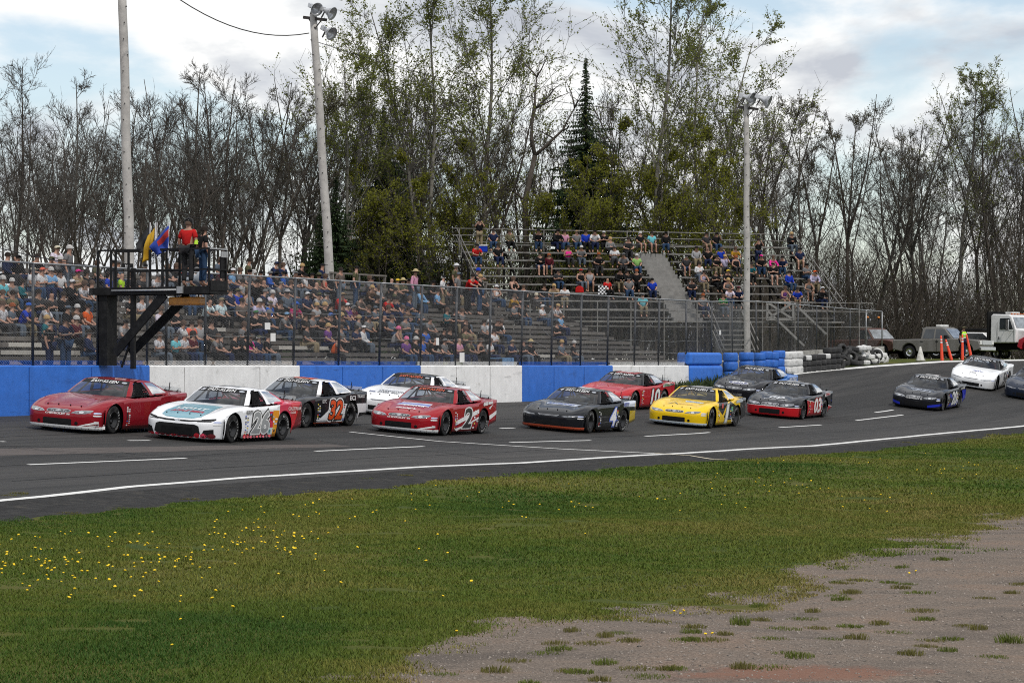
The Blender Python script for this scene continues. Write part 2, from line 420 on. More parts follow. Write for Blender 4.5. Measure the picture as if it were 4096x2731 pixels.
# ---------------------------------------------------------------- painted lines: strips laid on the road
M_LINE = mat('road_paint', (0.66, 0.66, 0.64), 0.7, var=0.1, scale=8, dirt=(0.25, 0.25, 0.25), dscale=14, dlo=0.56, dhi=0.75)
M_LINEY = mat('worn_road_paint', (0.62, 0.55, 0.40), 0.7, var=0.15, scale=9, dirt=(0.2, 0.2, 0.2), dscale=10)
def strip(pts, width, name, material=M_LINE, zoff=0.009, step=0.4, wob=0.0):
    P = [Vector((p[0], p[1], 0)) for p in pts]
    fine = []
    for a, b in zip(P[:-1], P[1:]):
        n = max(1, int((b - a).length / step))
        fine += [a.lerp(b, k / n) for k in range(n)]
    fine.append(P[-1])
    mb = MB()
    for k, p in enumerate(fine):
        d = (fine[min(k + 1, len(fine) - 1)] - fine[max(k - 1, 0)]).normalized()
        nn = Vector((-d.y, d.x, 0)) * width / 2
        j = wob * math.sin(k * 0.7) * 0.5 + wob * math.sin(k * 0.23 + 1)
        for q in (p - nn * (1 + j), p, p + nn * (1 - j)):
            mb.v.append((q.x, q.y, zat(q.x, q.y) + zoff))
    for k in range(len(fine) - 1):
        for j in (0, 1):
            mb.f.append((3 * k + j, 3 * k + j + 1, 3 * k + j + 4, 3 * k + j + 3)); mb.m.append(0)
    o = mb.build(name, material)
    tag(o, kind='structure')
    return o
gp = lambda px, py: on_ground(px, py)
inner = [gp(px, py) for px, py in [(-60, 506), (0, 500), (45, 496), (130, 486.5), (253, 476.5), (340, 471.5), (520, 462.5), (640, 455), (679, 453), (760, 448), (850, 442), (930, 434), (1024, 425.5), (1100, 418)]]
strip(inner, 0.22, 'edge_line', wob=0.15)
strip([gp(px, py) for px, py in [(350, 431.5), (440, 441), (560, 448.5), (655, 453)]], 0.16, 'start_finish_line', wob=0.2)
strip([gp(px, py) for px, py in [(655, 453), (690, 455.2), (728, 459.5)]], 0.16, 'start_finish_line', M_LINEY, zoff=0.014, wob=0.2)
for a, b in [((28, 464.3), (186, 457.8)), ((315, 450.8), (424, 446)), ((510, 442), (591, 440)), ((645, 435.8), (710, 432)), ((779, 427), (821, 424.5)), ((856, 420), (903, 414.5)),
             ((128, 440.2), (150, 440)), ((0, 441.3), (5, 441.2)), ((500, 428), (514, 427.5)), ((875, 412), (893, 409.5))]:
    strip([gp(*a), gp(*b)], 0.13, 'lane_dash', wob=0.1)
os_ = np.arange(119, 158, 1.0)
strip([sw_to_xy(s, float(w_out(s)) + 0.35) for s in os_], 0.3, 'edge_line')
# sealed seams and cracks in the asphalt
M_TAR = mat('tar_seal', (0.012, 0.012, 0.012), 0.7, var=0.2, spec=0.2)
rc = random.Random(4)
for w0, s0_, s1_ in ((4.9, 45, 108), (10.3, 40, 120), (12.6, 44, 74)):
    strip([sw_to_xy(s0_ + q * 2.0, w0 + rc.gauss(0, .05) + float(w_out(s0_ + q * 2.0))) for q in range(int((s1_ - s0_) / 2))], 0.045, 'tar_seam', M_TAR, zoff=0.0075)
for k in range(9):
    s_c = rc.uniform(48, 118); wa = rc.uniform(4, 9); pts_ = []
    for q in range(10): s_c += rc.gauss(.1, .35); pts_.append(sw_to_xy(s_c, wa + q * .62 + float(w_out(s_c))))
    strip(pts_, 0.035, 'tar_seam', M_TAR, zoff=0.0078, step=.3)
# brown older patch of asphalt on the straight
M_PATCH = mat('old_asphalt', (0.070, 0.058, 0.053), 0.9, var=0.12, scale=1.2, bump=0.3, bscale=50)
pp = [gp(-40, 448.5), gp(150, 446.5), gp(330, 443.8), gp(352, 446.2), gp(160, 451.5), gp(-40, 456)]
bm = bmesh.new(); vs_ = [bm.verts.new((p.x, p.y, 0)) for p in pp]; bm.faces.new(vs_)
bmesh.ops.triangulate(bm, faces=bm.faces); bmesh.ops.subdivide_edges(bm, edges=bm.edges, cuts=9, use_grid_fill=True)
for v_ in bm.verts: v_.co.z = zat(v_.co.x, v_.co.y) + 0.0062
me = bpy.data.meshes.new('road_patch'); bm.to_mesh(me); bm.free(); me.materials.append(M_PATCH)
tag(link('road_patch', me), kind='structure')
# ---------------------------------------------------------------- turf blades (real geometry, one mass)
M_BLADE = bpy.data.materials.new('grass_blade'); M_BLADE.use_nodes = True
t = M_BLADE.node_tree; b = t.nodes['Principled BSDF']
at = N(t, 'ShaderNodeAttribute', attribute_name='tint')
t.links.new(ramp(t, at.outputs['Fac'], [(0.0, (0.032, 0.075, 0.008)), (0.36, (0.078, 0.114, 0.013)), (0.70, (0.132, 0.135, 0.024)), (1.0, (0.21, 0.165, 0.054))]), b.inputs['Base Color'])
b.inputs['Roughness'].default_value = 0.7; b.inputs['Specular IOR Level'].default_value = 0.2
def blades(n, d0, d1, hgt, wid, seed):
    g = np.random.default_rng(seed)
    # uniform over ground inside the view cone (plus a margin)
    d = np.sqrt(g.uniform(d0 * d0, d1 * d1, n)); x = g.uniform(-0.21, 0.21, n) * d
    fade = np.clip((d - d0) / 5, 0, 1) * np.clip((d1 - d) / 6, 0, 1) if d0 > 20 else np.clip((d1 - d) / 4, 0, 1)
    kp = g.random(n) < fade; x, d = x[kp], d[kp]; n = len(x)
    s, w = xy_to_sw(x, d); r = w - w_out(s)
    ed = apron_edge(s)
    ga = turf(x, d)
    keep = (r > ed - 0.25 - 0.5 * (vnoise(x, d, 0.6, 8) > 0.72)) & (ga > 0.47 - 0.22 * g.random(n) ** 3) & ((vnoise(x, d, 1.3, 9) + vnoise(x, d, 0.5, 10)) > 0.50)
    x, d = x[keep], d[keep]; n = len(x)
    z = height(x, d) - 0.012
    big = vnoise(x, d, 3.0, 4) * 0.6 + vnoise(x, d, 1.0, 5) * 0.4
    h = hgt * g.uniform(0.5, 1.2, n) * (0.6 + 0.8 * big); ww = wid * g.uniform(0.7, 1.3, n)
    a = g.uniform(0, 2 * np.pi, n); ln = g.normal(0, 0.45, (n, 2)) * h[:, None]
    p0 = np.stack([x - np.cos(a) * ww, d - np.sin(a) * ww, z], -1); p1 = np.stack([x + np.cos(a) * ww, d + np.sin(a) * ww, z], -1)
    p2 = np.stack([x + ln[:, 0], d + ln[:, 1], z + h], -1)
    dry = vnoise(x * .6, d * .4, 2.2, 6) * 0.85 + vnoise(x, d, 0.5, 7) * 0.30 + .25 * (vnoise(x * .5, d * .3, 4.5, 16) - .5) + 0.25 * (1 - np.clip(grass_amount(x, d), 0, 1))
    tint = np.clip(dry * 1.1 - 0.22 + g.normal(0, 0.08, n), 0, 1)
    return np.stack([p0, p1, p2], 1).reshape(-1, 3), np.repeat(tint, 3)
V, T = [], []
for (n, d0, d1, h, w, sd_) in [(300000, 19, 34, 0.032, 0.0055, 11), (430000, 30, 56, 0.035, 0.008, 12), (480000, 48, 118, 0.042, 0.017, 13)]:
    v, tt = blades(n, d0, d1, h, w, sd_); V.append(v); T.append(tt)
V = np.concatenate(V); T = np.concatenate(T)
me = np_mesh('grass', V, np.arange(len(V)).reshape(-1, 3), M_BLADE)
a = me.attributes.new('tint', 'FLOAT', 'POINT'); a.data.foreach_set('value', T.astype(np.float32))
tag(link('grass', me), 'short patchy green turf of the infield beside the track', 'grass', kind='stuff')
# loose stones of the gravel
g = np.random.default_rng(21); n = 60000
d = np.sqrt(g.uniform(19 ** 2, 60 ** 2, n)); x = g.uniform(-0.05, 0.21, n) * d
k = turf(x, d) < 0.5
x, d = x[k], d[k]; n = len(x); z = height(x, d) - 0.012
sz = np.clip(g.lognormal(-4.8, 0.5, n), 0.004, 0.03)
oct_ = np.array([[1, 0, 0], [-1, 0, 0], [0, 1, 0], [0, -1, 0], [0, 0, .7], [0, 0, -.4]], float)
v = oct_[None] * sz[:, None, None] * g.uniform(0.6, 1.3, (n, 6, 1)) + np.stack([x, d, z], -1)[:, None, :]
of = np.array([[0, 2, 4], [2, 1, 4], [1, 3, 4], [3, 0, 4], [2, 0, 5], [1, 2, 5], [3, 1, 5], [0, 3, 5]])
f = (of[None] + (np.arange(n) * 6)[:, None, None]).reshape(-1, 3)
M_STONE = mat('gravel_stone', (0.20, 0.172, 0.148), 0.9, var=0.75, scale=25)
tag(link('gravel', np_mesh('gravel', v.reshape(-1, 3), f, M_STONE)), 'loose small stones on the gravel verge', 'gravel', kind='stuff')
# ================================================================ WALL, FENCE, FLAG STAND, POLES
def sw3(s, w, z): 
    x, y = sw_to_xy(s, w); return Vector((x, y, z))
def s_at(px, w=0.0):
    x, y = on_wline(px, w); return xy_to_sw(x, y)[0]
TRK = Matrix(((UX, -VX, 0, 0), (UY, -VY, 0, 0), (0, 0, 1, 0), (0, 0, 0, 1)))    # local x along the straight, local y away from the track
M_WB = mat('wall_blue', (.026, .150, .58), .6, var=.12, scale=2.5, bump=.3, bscale=12, dirt=(.012, .06, .27), dscale=2.2, dlo=.60, dhi=.78, streak=.36)
M_WW = mat('wall_white', (.82, .82, .815), .7, var=.07, scale=2.5, bump=.25, bscale=14, dirt=(.40, .39, .37), dscale=2.4, dlo=.60, dhi=.80, streak=.36)
M_CONC = mat('concrete', (.30, .29, .27), .85, var=.2, scale=4, bump=.3)
MJ = {M_WB.name: mat('joint_blue', (.010, .06, .25), .8), M_WW.name: mat('joint_grey', (.36, .355, .35), .8)}
wall = empty('barrier_wall', Matrix.Translation(sw3(60, -.18, 0)) @ TRK, 'long concrete racetrack wall painted in blue and white blocks', 'wall')
edges = [-110, 150, 218, 300.5, 421, 522.5, 613, 689]
cols = [M_WB, M_WW, M_WW, M_WB, M_WW, M_WB, M_WW]
for k, c in enumerate(cols):
    s0, s1 = s_at(edges[k]), s_at(edges[k + 1])
    mb = MB(); n = max(2, int((s1 - s0) / .6))
    rn = random.Random(k)
    prof = [(-.19, -.5), (.0 - .165, -.5), (-.17, 1.37), (-.145, 1.398), (.15, 1.40), (.17, 1.37), (.17, -.5)]
    off = [0, 0, .012, 0, .004, .0, 0.004][k]
    for i in range(n + 1):
        s = s0 + (s1 - s0) * i / n + (.008 if i == 0 else 0) - (.008 if i == n else 0)
        j = [rn.uniform(-.006, .006) for _ in range(3)]
        mb.v += [(s - 60, -.17 + off, -.5), (s - 60, -.172 + off + j[0], .7), (s - 60, -.17 + off + j[1], 1.37 + j[2]), (s - 60, -.14, 1.40 + j[2]), (s - 60, .15, 1.40 + j[2]), (s - 60, .17, 1.37), (s - 60, .17, -.5)]
    for i in range(n):
        for q in range(6):
            a = i * 7 + q; mb.f.append((a, a + 1, a + 8, a + 7)); mb.m.append(0)
    for i in (0, n): mb.f.append(tuple(i * 7 + q for q in range(7))); mb.m.append(0)
    o = mb.build('wall_panel', c, wall); fixnorm(o.data)
    nj = int((s1 - s0) / 3.1)
    for q in range(1, nj + 1):
        sj = s0 + (s1 - s0) * q / (nj + 1) - 60
        MB().box((sj, -.178 + off, .45), (.016, .012, 1.80)).build('form_joint', MJ[c.name], o)
# taller blue end block
s0, s1 = s_at(689) + .01, s_at(722.5, .3)
eb = empty('barrier_end_block', Matrix.Translation(sw3(s0, 0, .2)) @ TRK @ Matrix.Rotation(R(-4), 4, 'Z'), 'tall blue concrete block ending the painted wall beside the tyre stacks', 'concrete block')
L = s1 - s0
for z0, z1, d, nm in ((-.6, 1.20, .0, 'lower_block'), (1.205, 1.78, .02, 'upper_block')):
    mb = MB(); mb.box((L / 2, .25 + d, (z0 + z1) / 2), (L, .75 - d, z1 - z0)); o = mb.build(nm, M_WB, eb); bevel(o, .13, 4)
# plain low concrete wall under the far fence
FP = [sw3(20, -.17, 1.4), sw3(s_at(0), -.17, 1.4), sw3(s_at(689, -.17), -.17, 1.4), sw3(s0 + L + .5, -.3, 1.5), Vector((11.2, 131.0, 1.95)), Vector((15.2, 137.0, 2.2)), Vector((19.6, 143.0, 2.44))]
mb = MB()
for a, b in zip(FP[3:-1], FP[4:]):
    mb.bar((a + Vector((0, 0, -.75))), (b + Vector((0, 0, -.75))), .3, 1.45)
tag(mb.build('concrete_wall', mat('raw_concrete', (.36, .35, .33), .85, var=.2, scale=2, bump=.3, dirt=(.16, .15, .14)),), 'low bare concrete wall behind the loose black tyres', 'wall')
# ---------------------------------------------------------------- chain-link fence
M_POST = mat('fence_post', (.030, .034, .042), .55, var=.3, dirt=(.09, .09, .09), dscale=6)
M_GALV = mat('galvanised', (.30, .31, .32), .45, metal=.6, var=.2)
M_WIRE = mat('fence_wire', (.20, .205, .21), .5, metal=.4, var=.3, scale=.6)
fen = empty('chain_link_fence', Matrix.Translation(sw3(60, -.17, 1.4)), 'high chain link fence on dark posts above the racetrack wall', 'fence')
F0 = fen.location.copy()
H = 2.87
def fpath(px):
    """fence base point in image column px"""
    k = (px - CX) / FPX
    for a, b in zip(FP[:-1], FP[1:]):
        fa, fb = a.x - k * a.y, b.x - k * b.y
        if fa <= 0 <= fb: return a.lerp(b, fa / (fa - fb))
    return FP[-1]
def ftop(px, p):
    t = min(max((px - 700) / 182, 0), 1)
    return H + (1.82 - H) * t
posts = [-22, 32.6, 97.5, 113.6, 147, 166, 205, 247, 293, 338, 379, 420, 455, 489, 521, 551, 580, 607, 634, 658, 686, 711.6, 732, 756, 778, 798, 816.6, 834, 850, 866, 882]
tops = []
for px in posts:
    p = fpath(px); h = ftop(px, p)
    lean = .17 if 240 < px < 665 else 0.02
    tp = p + Vector((UX * lean, UY * lean, h)); tops.append(tp)
    mb = MB().tube([p - F0 + Vector((0, 0, -.02)), tp - F0], .044 if px < 700 else .034, 8)
    mb.build('post', M_POST if px < 860 else M_GALV, fen, True)
for a, b in zip(tops[:-1], tops[1:]):
    MB().tube([a - F0, b - F0], .028, 6).build('top_rail', M_GALV, fen, True)
for hh, i0, i1 in ((.95, 0, 21), (1.75, 6, 21)):
    mb = MB(); pts = []
    for i in range(i0, i1):
        a = fpath(posts[i]) - F0; b = fpath(posts[i + 1]) - F0
        pts += [a + Vector((0, 0, hh * (.62 if i > 14 else 1))), (a + b) / 2 + Vector((0, 0, hh * (.62 if i > 14 else 1) - .05))]
    mb.tube(pts, .009, 4); mb.build('cable', M_GALV, fen)
# the woven wire: every strand is a thin tube
seg = [0.0]; pth = FP
for a, b in zip(pth[:-1], pth[1:]): seg.append(seg[-1] + (b - a).length)
def along(t):
    t = min(max(t, 0), seg[-1])
    for i in range(len(seg) - 1):
        if t <= seg[i + 1]: return pth[i].lerp(pth[i + 1], (t - seg[i]) / (seg[i + 1] - seg[i]))
    return pth[-1]
t_start = (sw3(s_at(-25, -.17), -.17, 1.4) - pth[0]).length
t_kink = (sw3(s_at(695, -.17), -.17, 1.4) - pth[0]).length
mb = MB()
pitch = .078
tt = t_start - H
while tt < seg[-1]:
    for dirn in (1, -1):
        pts = []
        for q in range(5):
            a = tt + H * q / 4 if dirn > 0 else tt + H - H * q / 4
            if a < t_start or a > seg[-1]: continue
            base = along(a); hh = H if a < t_kink else H + (1.82 - H) * (a - t_kink) / (seg[-1] - t_kink)
            lean = .06 * q if t_start + 12 < a < t_kink else 0
            pts.append(base - F0 + Vector((UX * lean * .5, UY * lean * .5, hh * q / 4)))
        if len(pts) >= 2: mb.tube(pts, .0021, 3, caps=False)
    tt += pitch
tag(mb.build('wire_mesh', M_WIRE, fen), kind='stuff')
for k, c in enumerate(cols):       # the lowest rows of wire were painted along with the wall
    mb = MB(); s0_, s1_ = s_at(edges[k]), s_at(edges[k + 1]); s = max(s0_, 56)
    while s < s1_ - .2:
        for e in (.16, -.16):
            a = sw3(s + (0 if e > 0 else .16), -.165, 1.40) - F0; b = sw3(s + (0 if e > 0 else .16) + e, -.165, 1.40 + .15) - F0
            mb.tube([a, b], .0042, 3, caps=False)
        s += .078
    tag(mb.build('painted_wire', c, fen), kind='stuff')
# ---------------------------------------------------------------- flag stand
M_BLKP = mat('black_paint', (.009, .009, .010), .6, var=.3, dirt=(.025, .025, .025), dscale=4, spec=.2)
M_GREY = mat('grey_metal', (.35, .36, .37), .45, metal=.3)
S0 = s_at(98)
FS = Matrix.Translation(sw3(S0, 0, 0)) @ TRK
fs = empty('flag_stand', FS, 'black steel flag stand jutting out over the track from the fence', 'flag stand')
def fp(s, w, z): return Vector((s, -w, z))     # local
FZ = 3.66
def fbar(nm, a, b, w, h=None, m=M_BLKP): return MB().bar(fp(*a), fp(*b), w, h).build(nm, m, fs)
def w_at(px, s):
    lo, hi = -1.0, 5.0
    for _ in range(40):
        m_ = (lo + hi) / 2
        if pix(FS @ fp(s, m_, FZ))[0] < px: lo = m_
        else: hi = m_
    return lo
WE = w_at(209.6, 0)
wpos = [0.0] + [w_at(q, 0) for q in (111, 150, 162.5)] + [WE - .02]
MB().box(fp(.45, (WE - .3) / 2, FZ - .03), (.92, WE + .3, .05)).build('deck', M_BLKP, fs)
for s in (0, .9): fbar('beam', (s, -.3, FZ - .12), (s, WE, FZ - .12), .05, .20)
fbar('beam', (0, WE, FZ - .12), (.9, WE, FZ - .12), .05, .20)
for s in (0.0, .9):
    for w in wpos: fbar('rail_post', (s, w, FZ), (s, w, FZ + 1.07), .055)
    fbar('hand_rail', (s, -.02, FZ + 1.07), (s, 1.45 if s == 0 else WE, FZ + 1.07), .05)
    if s == 0: fbar('hand_rail', (s, 2.15, FZ + 1.07), (s, WE, FZ + 1.07), .05)
    fbar('mid_rail', (s, .45, FZ + .48), (s, WE, FZ + .48), .04)
for z in (1.07, .48): fbar('end_rail', (0, WE, FZ + z), (.9, WE, FZ + z), .04, m=M_GREY if z > 1 else M_BLKP)
fbar('kick_board', (0, WE + .03, FZ + .02), (.9, WE + .03, FZ + .02), .03, .28)
for s in (0.05, .85):
    fbar('diagonal_brace', (s, .55, 1.75), (s, 2.25 + (.3 if s > .5 else 0), FZ - .22), .06, .26)
fbar('upright', (.1, 1.15, 1.3), (.1, 1.15, FZ - .2), .12); fbar('upright', (.1, 1.15, FZ - .2), (.1, 1.15, FZ + .55), .11)
fbar('strut', (.1, .75, 1.35), (.1, 1.1, 2.2), .05)
MB().box(fp(.3, .14, 2.45), (.5, .28, 2.1)).build('cladding', M_BLKP, fs)
MB().tube([fp(-.05, .5, FZ - .10), fp(-.05, 2.75, FZ - .10)], .028, 8).build('conduit', M_GREY, fs, True)
MB().box(fp(-.06, 2.85, FZ - .10), (.08, .18, .20)).build('switch_box', M_GREY, fs)
MB().box(fp(.80, WE - .05, FZ + .55), (.30, .05, .62)).build('signal_box', M_BLKP, fs)
for q in range(3): MB().box(fp(.68 + .12 * q, WE, FZ + .92), (.10, .03, .17)).build('signal_lamp', M_GREY, fs)
la = empty('light_bar', FS @ Matrix.Translation(fp(.3, 2.85, FZ - .42)), 'amber caution light bar hanging under the flag stand', 'light bar')
M_AMB = mat('amber_plastic', (.42, .17, .02), .3, var=.25, scale=8)
o = MB().box((0, 0, 0), (.34, 1.05, .24)).build('lens_housing', M_AMB, la); bevel(o, .04)
for y in (-.4, .4): MB().bar((0, y, .12), (0, y, .40), .03).build('hanger', M_BLKP, la)
def cloth(name, corners, m, label, seed, nx=14, ny=10, amp=.05, mats=None, cond=None):
    """hanging flag: bilinear patch between four stand-space corners, with folds"""
    mb = MB(); c00, c10, c11, c01 = [fp(*c) for c in corners]
    for i in range(nx + 1):
        for j in range(ny + 1):
            u, v = i / nx, j / ny
            p = c00.lerp(c10, u).lerp(c01.lerp(c11, u), v)
            p.x += amp * math.sin(u * 9 + seed + v * 2) * (.3 + v) + .03 * math.sin(v * 7 + seed)
            mb.v.append(tuple(p))
    for i in range(nx):
        for j in range(ny):
            a = i * (ny + 1) + j; mb.f.append((a, a + ny + 1, a + ny + 2, a + 1)); mb.m.append(cond(i / nx, j / ny) if cond else 0)
    rt = empty(name, FS, label, 'flag', 'racing flags stuck upright in the flag stand rail')
    o = mb.build('cloth', mats or m, rt, True); md = o.modifiers.new('thick', 'SOLIDIFY'); md.thickness = .006
    return rt
def fl(px, py, s=0.05):
    """stand-space point seen at a pixel, on the plane s = const of the stand"""
    w = 0
    best = None
    lo, hi = -1.0, 5.0
    for _ in range(40):
        m_ = (lo + hi) / 2; P = FS @ fp(s, m_, 0)
        if pix(P)[0] < px: lo = m_
        else: hi = m_
    P = FS @ fp(s, lo, 0); r = ray(px, py)
    return (s, lo, CAMZ + r.z / r.y * P.y)
z2 = lambda x, y, s=.05: fl(90 + .10204 * x, 210 + .10204 * y, s)
MF = {n_: mat('flag_' + n_, c, .75, var=.15, scale=3) for n_, c in dict(black=(.012, .012, .013), yellow=(.50, .29, .012), blue=(.012, .045, .30), red=(.40, .02, .02), white=(.70, .70, .72), green=(.05, .30, .05)).items()}
f1 = cloth('flag', [z2(585, 130, .25), z2(440, 330, .25), z2(490, 425, .25), z2(600, 330, .25)], MF['black'], 'black racing flag furled in the stand rail, leftmost flag', 1)
f2 = cloth('flag', [z2(650, 145, .12), z2(560, 250, .12), z2(500, 520, .12), z2(590, 470, .12)], MF['yellow'], 'yellow racing flag drooping beside the blue one', 2)
f3 = cloth('flag', [z2(775, 138, .0), z2(578, 355, .0), z2(650, 455, .0), z2(772, 372, .0)], MF['blue'], 'blue racing flag with a red diagonal stripe', 3, mats=[MF['blue'], MF['red']], cond=lambda u, v: 1 if .18 < v < .42 and u < .6 else 0)
f4 = cloth('flag', [z2(600, 430, .08), z2(690, 385, .08), z2(690, 425, .08), z2(625, 475, .08)], MF['white'], 'small chequered flag corner hanging below the blue flag', 4, nx=6, ny=4, mats=[MF['white'], MF['black']], cond=lambda u, v: (int(u * 6.01) + int(v * 4.01)) % 2)
for f_, (x, s) in zip((f1, f2, f3, f4), ((588, .25), (655, .12), (772, 0), (640, .08))):
    MB().tube([fp(*z2(x, 118, s)), fp(*z2(x - 8, 470, s))], .014, 6).build('flag_pole', MF['white'], f_)
# loudspeaker horn
hz = empty('loudspeaker_horn', FS @ Matrix.Translation(fp(1.6, 2.2, FZ + .25)) @ Matrix.Rotation(R(90), 4, 'X') @ Matrix.Rotation(R(30), 4, 'Y'), 'grey loudspeaker horn behind the flag stand rail', 'loudspeaker')
MB().lathe([(.06, -.35), (.07, -.1), (.14, .1), (.30, .25), (.29, .26), (.12, .11), (.03, -.1)], 18).build('horn', mat('horn_grey', (.28, .31, .35), .5), hz, True)
MB().lathe([(.0, -.42), (.10, -.42), (.10, -.28), (.0, -.28)], 14).build('driver_unit', M_GREY, hz)
# ---------------------------------------------------------------- light poles
M_POLE = mat('weathered_pole', (.40, .385, .365), .85, var=.18, scale=2.5, bump=.35, bscale=9, dirt=(.20, .19, .18), dscale=7, dlo=.58, dhi=.72)
M_ALU = mat('lamp_aluminium', (.50, .51, .53), .30, metal=.35, var=.2, scale=3)
M_RUST = mat('dark_steel', (.035, .030, .027), .7, var=.3)
def flood(parent, loc, yaw, tilt, fsc=.70):
    h = empty('floodlight', Matrix.Translation(loc) @ Matrix.Rotation(yaw, 4, 'Z') @ Matrix.Rotation(R(90) + tilt, 4, 'X') @ Matrix.Scale(fsc, 4)); h.parent = parent
    h.matrix_parent_inverse = Matrix.Identity(4)
    o = MB().lathe([(.10, -.30), (.13, -.12), (.25, .12), (.36, .30), (.375, .30), (.37, .32), (.24, .10), (.08, -.10), (.0, -.10)], 22).build('reflector', M_ALU, h, True)
    o = MB().box((0, .02, -.40), (.22, .24, .26)).build('ballast', M_RUST if False else M_ALU, h); bevel(o, .02)
    MB().bar((.0, -.10, -.20), (0, -.45, -.25), .06).build('bracket', M_RUST, h)
def pole(px0, py0, px1, py1, d, r0, r1, label, lamps, arm=True):
    base = at_depth(px0, py0, d); top = at_depth(px1, py1, d)
    dirv = (top - base).normalized()
    g = base + dirv * ((zat(base.x, base.y) - .3 - base.z) / dirv.z)
    rt = empty('light_pole', Matrix.Translation(g), label, 'light pole', 'wooden light poles behind the fence')
    L_ = (top - g).length; n = 14; mb = MB()
    pts = [(dirv * (L_ * i / n)) + Vector((.015 * math.sin(i * 1.3), .015 * math.cos(i * 2.1), 0)) for i in range(n + 1)]
    mb.tube(pts, [r0 + (r1 - r0) * i / n for i in range(n + 1)], 12); mb.build('pole', M_POLE, rt, True)
    kn = MB(); rn = random.Random(px0)
    for k in range(16):
        q = dirv * (L_ * (.35 + .62 * k / 16)); a = rn.uniform(-2.6, -.6); kn.tube([q + Vector((math.cos(a), math.sin(a), 0)) * (r0 * .8), q + Vector((math.cos(a), math.sin(a), 0)) * (r0 * 1.03 )], .022, 6)
    kn.build('bolt_holes', M_RUST, rt)
    T = top - g
    if lamps:
        MB().bar(T + Vector((-.42, .1, -.12)), T + Vector((.56, -.3, -.28)), .08, .12).build('cross_arm', M_RUST, rt)
        MB().bar(T + Vector((-.2, .0, -.18)), T + Vector((.08, -.16, -.6)), .04).build('arm_brace', M_RUST, rt)
        MB().bar(T + Vector((.35, -.22, -.26)), T + Vector((.08, -.16, -.6)), .04).build('arm_brace', M_RUST, rt)
        for off, yaw, tilt in lamps: flood(rt, T + Vector(off), yaw, tilt, .92 if px0 > 700 else .76)
    return g + T
def pole_sign(px, py, d, lines, label):
    p = at_depth(px, py, d); rt = empty('pole_sign', Matrix.Translation(p), label, 'sign')
    o = MB().box((0, 0, 0), (.40, .02, .11 * len(lines) + .06)).build('plate', M_BLKP, rt)
    for k, t_ in enumerate(lines):
        vs, fs, hh, ww = text2d(t_, 1, .02, 0); q = .085 / hh; qx = min(q, .36 / ww); z = .055 * (len(lines) - 1) - .11 * k
        MB().add([(x * qx, -.0125, y * q + z) for x, y in vs], fs).build('lettering', vinyl(WHITE), o)
POLE_SIGNS = [(127.6, 265.5, 98.6, ['NO'], 'small black sign reading NO on the left pole'), (328, 277, 109.6, ['NO', 'SMOKING'], 'small black sign reading NO SMOKING on the middle pole')]
T1 = pole(129.5, 262, 122, -22, 99, .20, .155, 'bare grey wooden pole behind the flag stand, leftmost pole', [])
T2 = pole(329.5, 272, 313.5, 14, 110, .205, .15, 'wooden pole topped by three floodlights, middle pole', [((.05, -.25, .22), R(35), R(22)), ((.62, -.40, .05), R(62), R(25)), ((.62, -.32, -.75), R(50), R(28))])
T3 = pole(747, 344, 746.5, 104, 134, .17, .135, 'wooden pole with two floodlights beside the metal bleachers', [((.05, -.25, .30), R(55), R(18)), ((.83, -.45, .18), R(72), R(25))])
M_CABL = mat('cable_black', (.02, .02, .022), .6)
def wire(a, b, sag, name, label, r=.014):
    a, b = Vector(a), Vector(b); pts = [a.lerp(b, k / 16) - Vector((0, 0, sag * 4 * (k / 16) * (1 - k / 16))) for k in range(17)]
    o = MB().tube([p - a for p in pts], r, 5).build(name, M_CABL, None, True); o.location = a
    return tag(o, label, 'cable', 'overhead cables between the poles')
wire(at_depth(110, -60, 95), at_depth(309, 33, 110), 1.15, 'overhead_cable', 'thick overhead cable dipping down to the middle pole floodlights', .022)
wire(at_depth(318, 42, 110), at_depth(742, 97 + 15, 134), .9, 'overhead_cable', 'thin overhead cable crossing the trees between the floodlight poles')
wire(at_depth(130, 190, 99), at_depth(325, 210, 110), .9, 'overhead_cable', 'low slack cable strung between the two left poles', .012)
wire(at_depth(-10, 245, 84), at_depth(118, 268, 80), .1, 'overhead_cable', 'pale stay cable running over the left spectators to the flag stand', .015)
_u = ['', 'first', 'second', 'third', 'fourth', 'fifth', 'sixth', 'seventh', 'eighth', 'ninth']
WORDS = _u[1:] + ['tenth', 'eleventh', 'twelfth', 'thirteenth', 'fourteenth', 'fifteenth', 'sixteenth', 'seventeenth', 'eighteenth', 'nineteenth'] + [('twentieth', 'thirtieth', 'fortieth')[k // 10] if k % 10 == 0 else ('twenty', 'thirty', 'forty')[k // 10] + '-' + _u[k % 10] for k in range(30)]
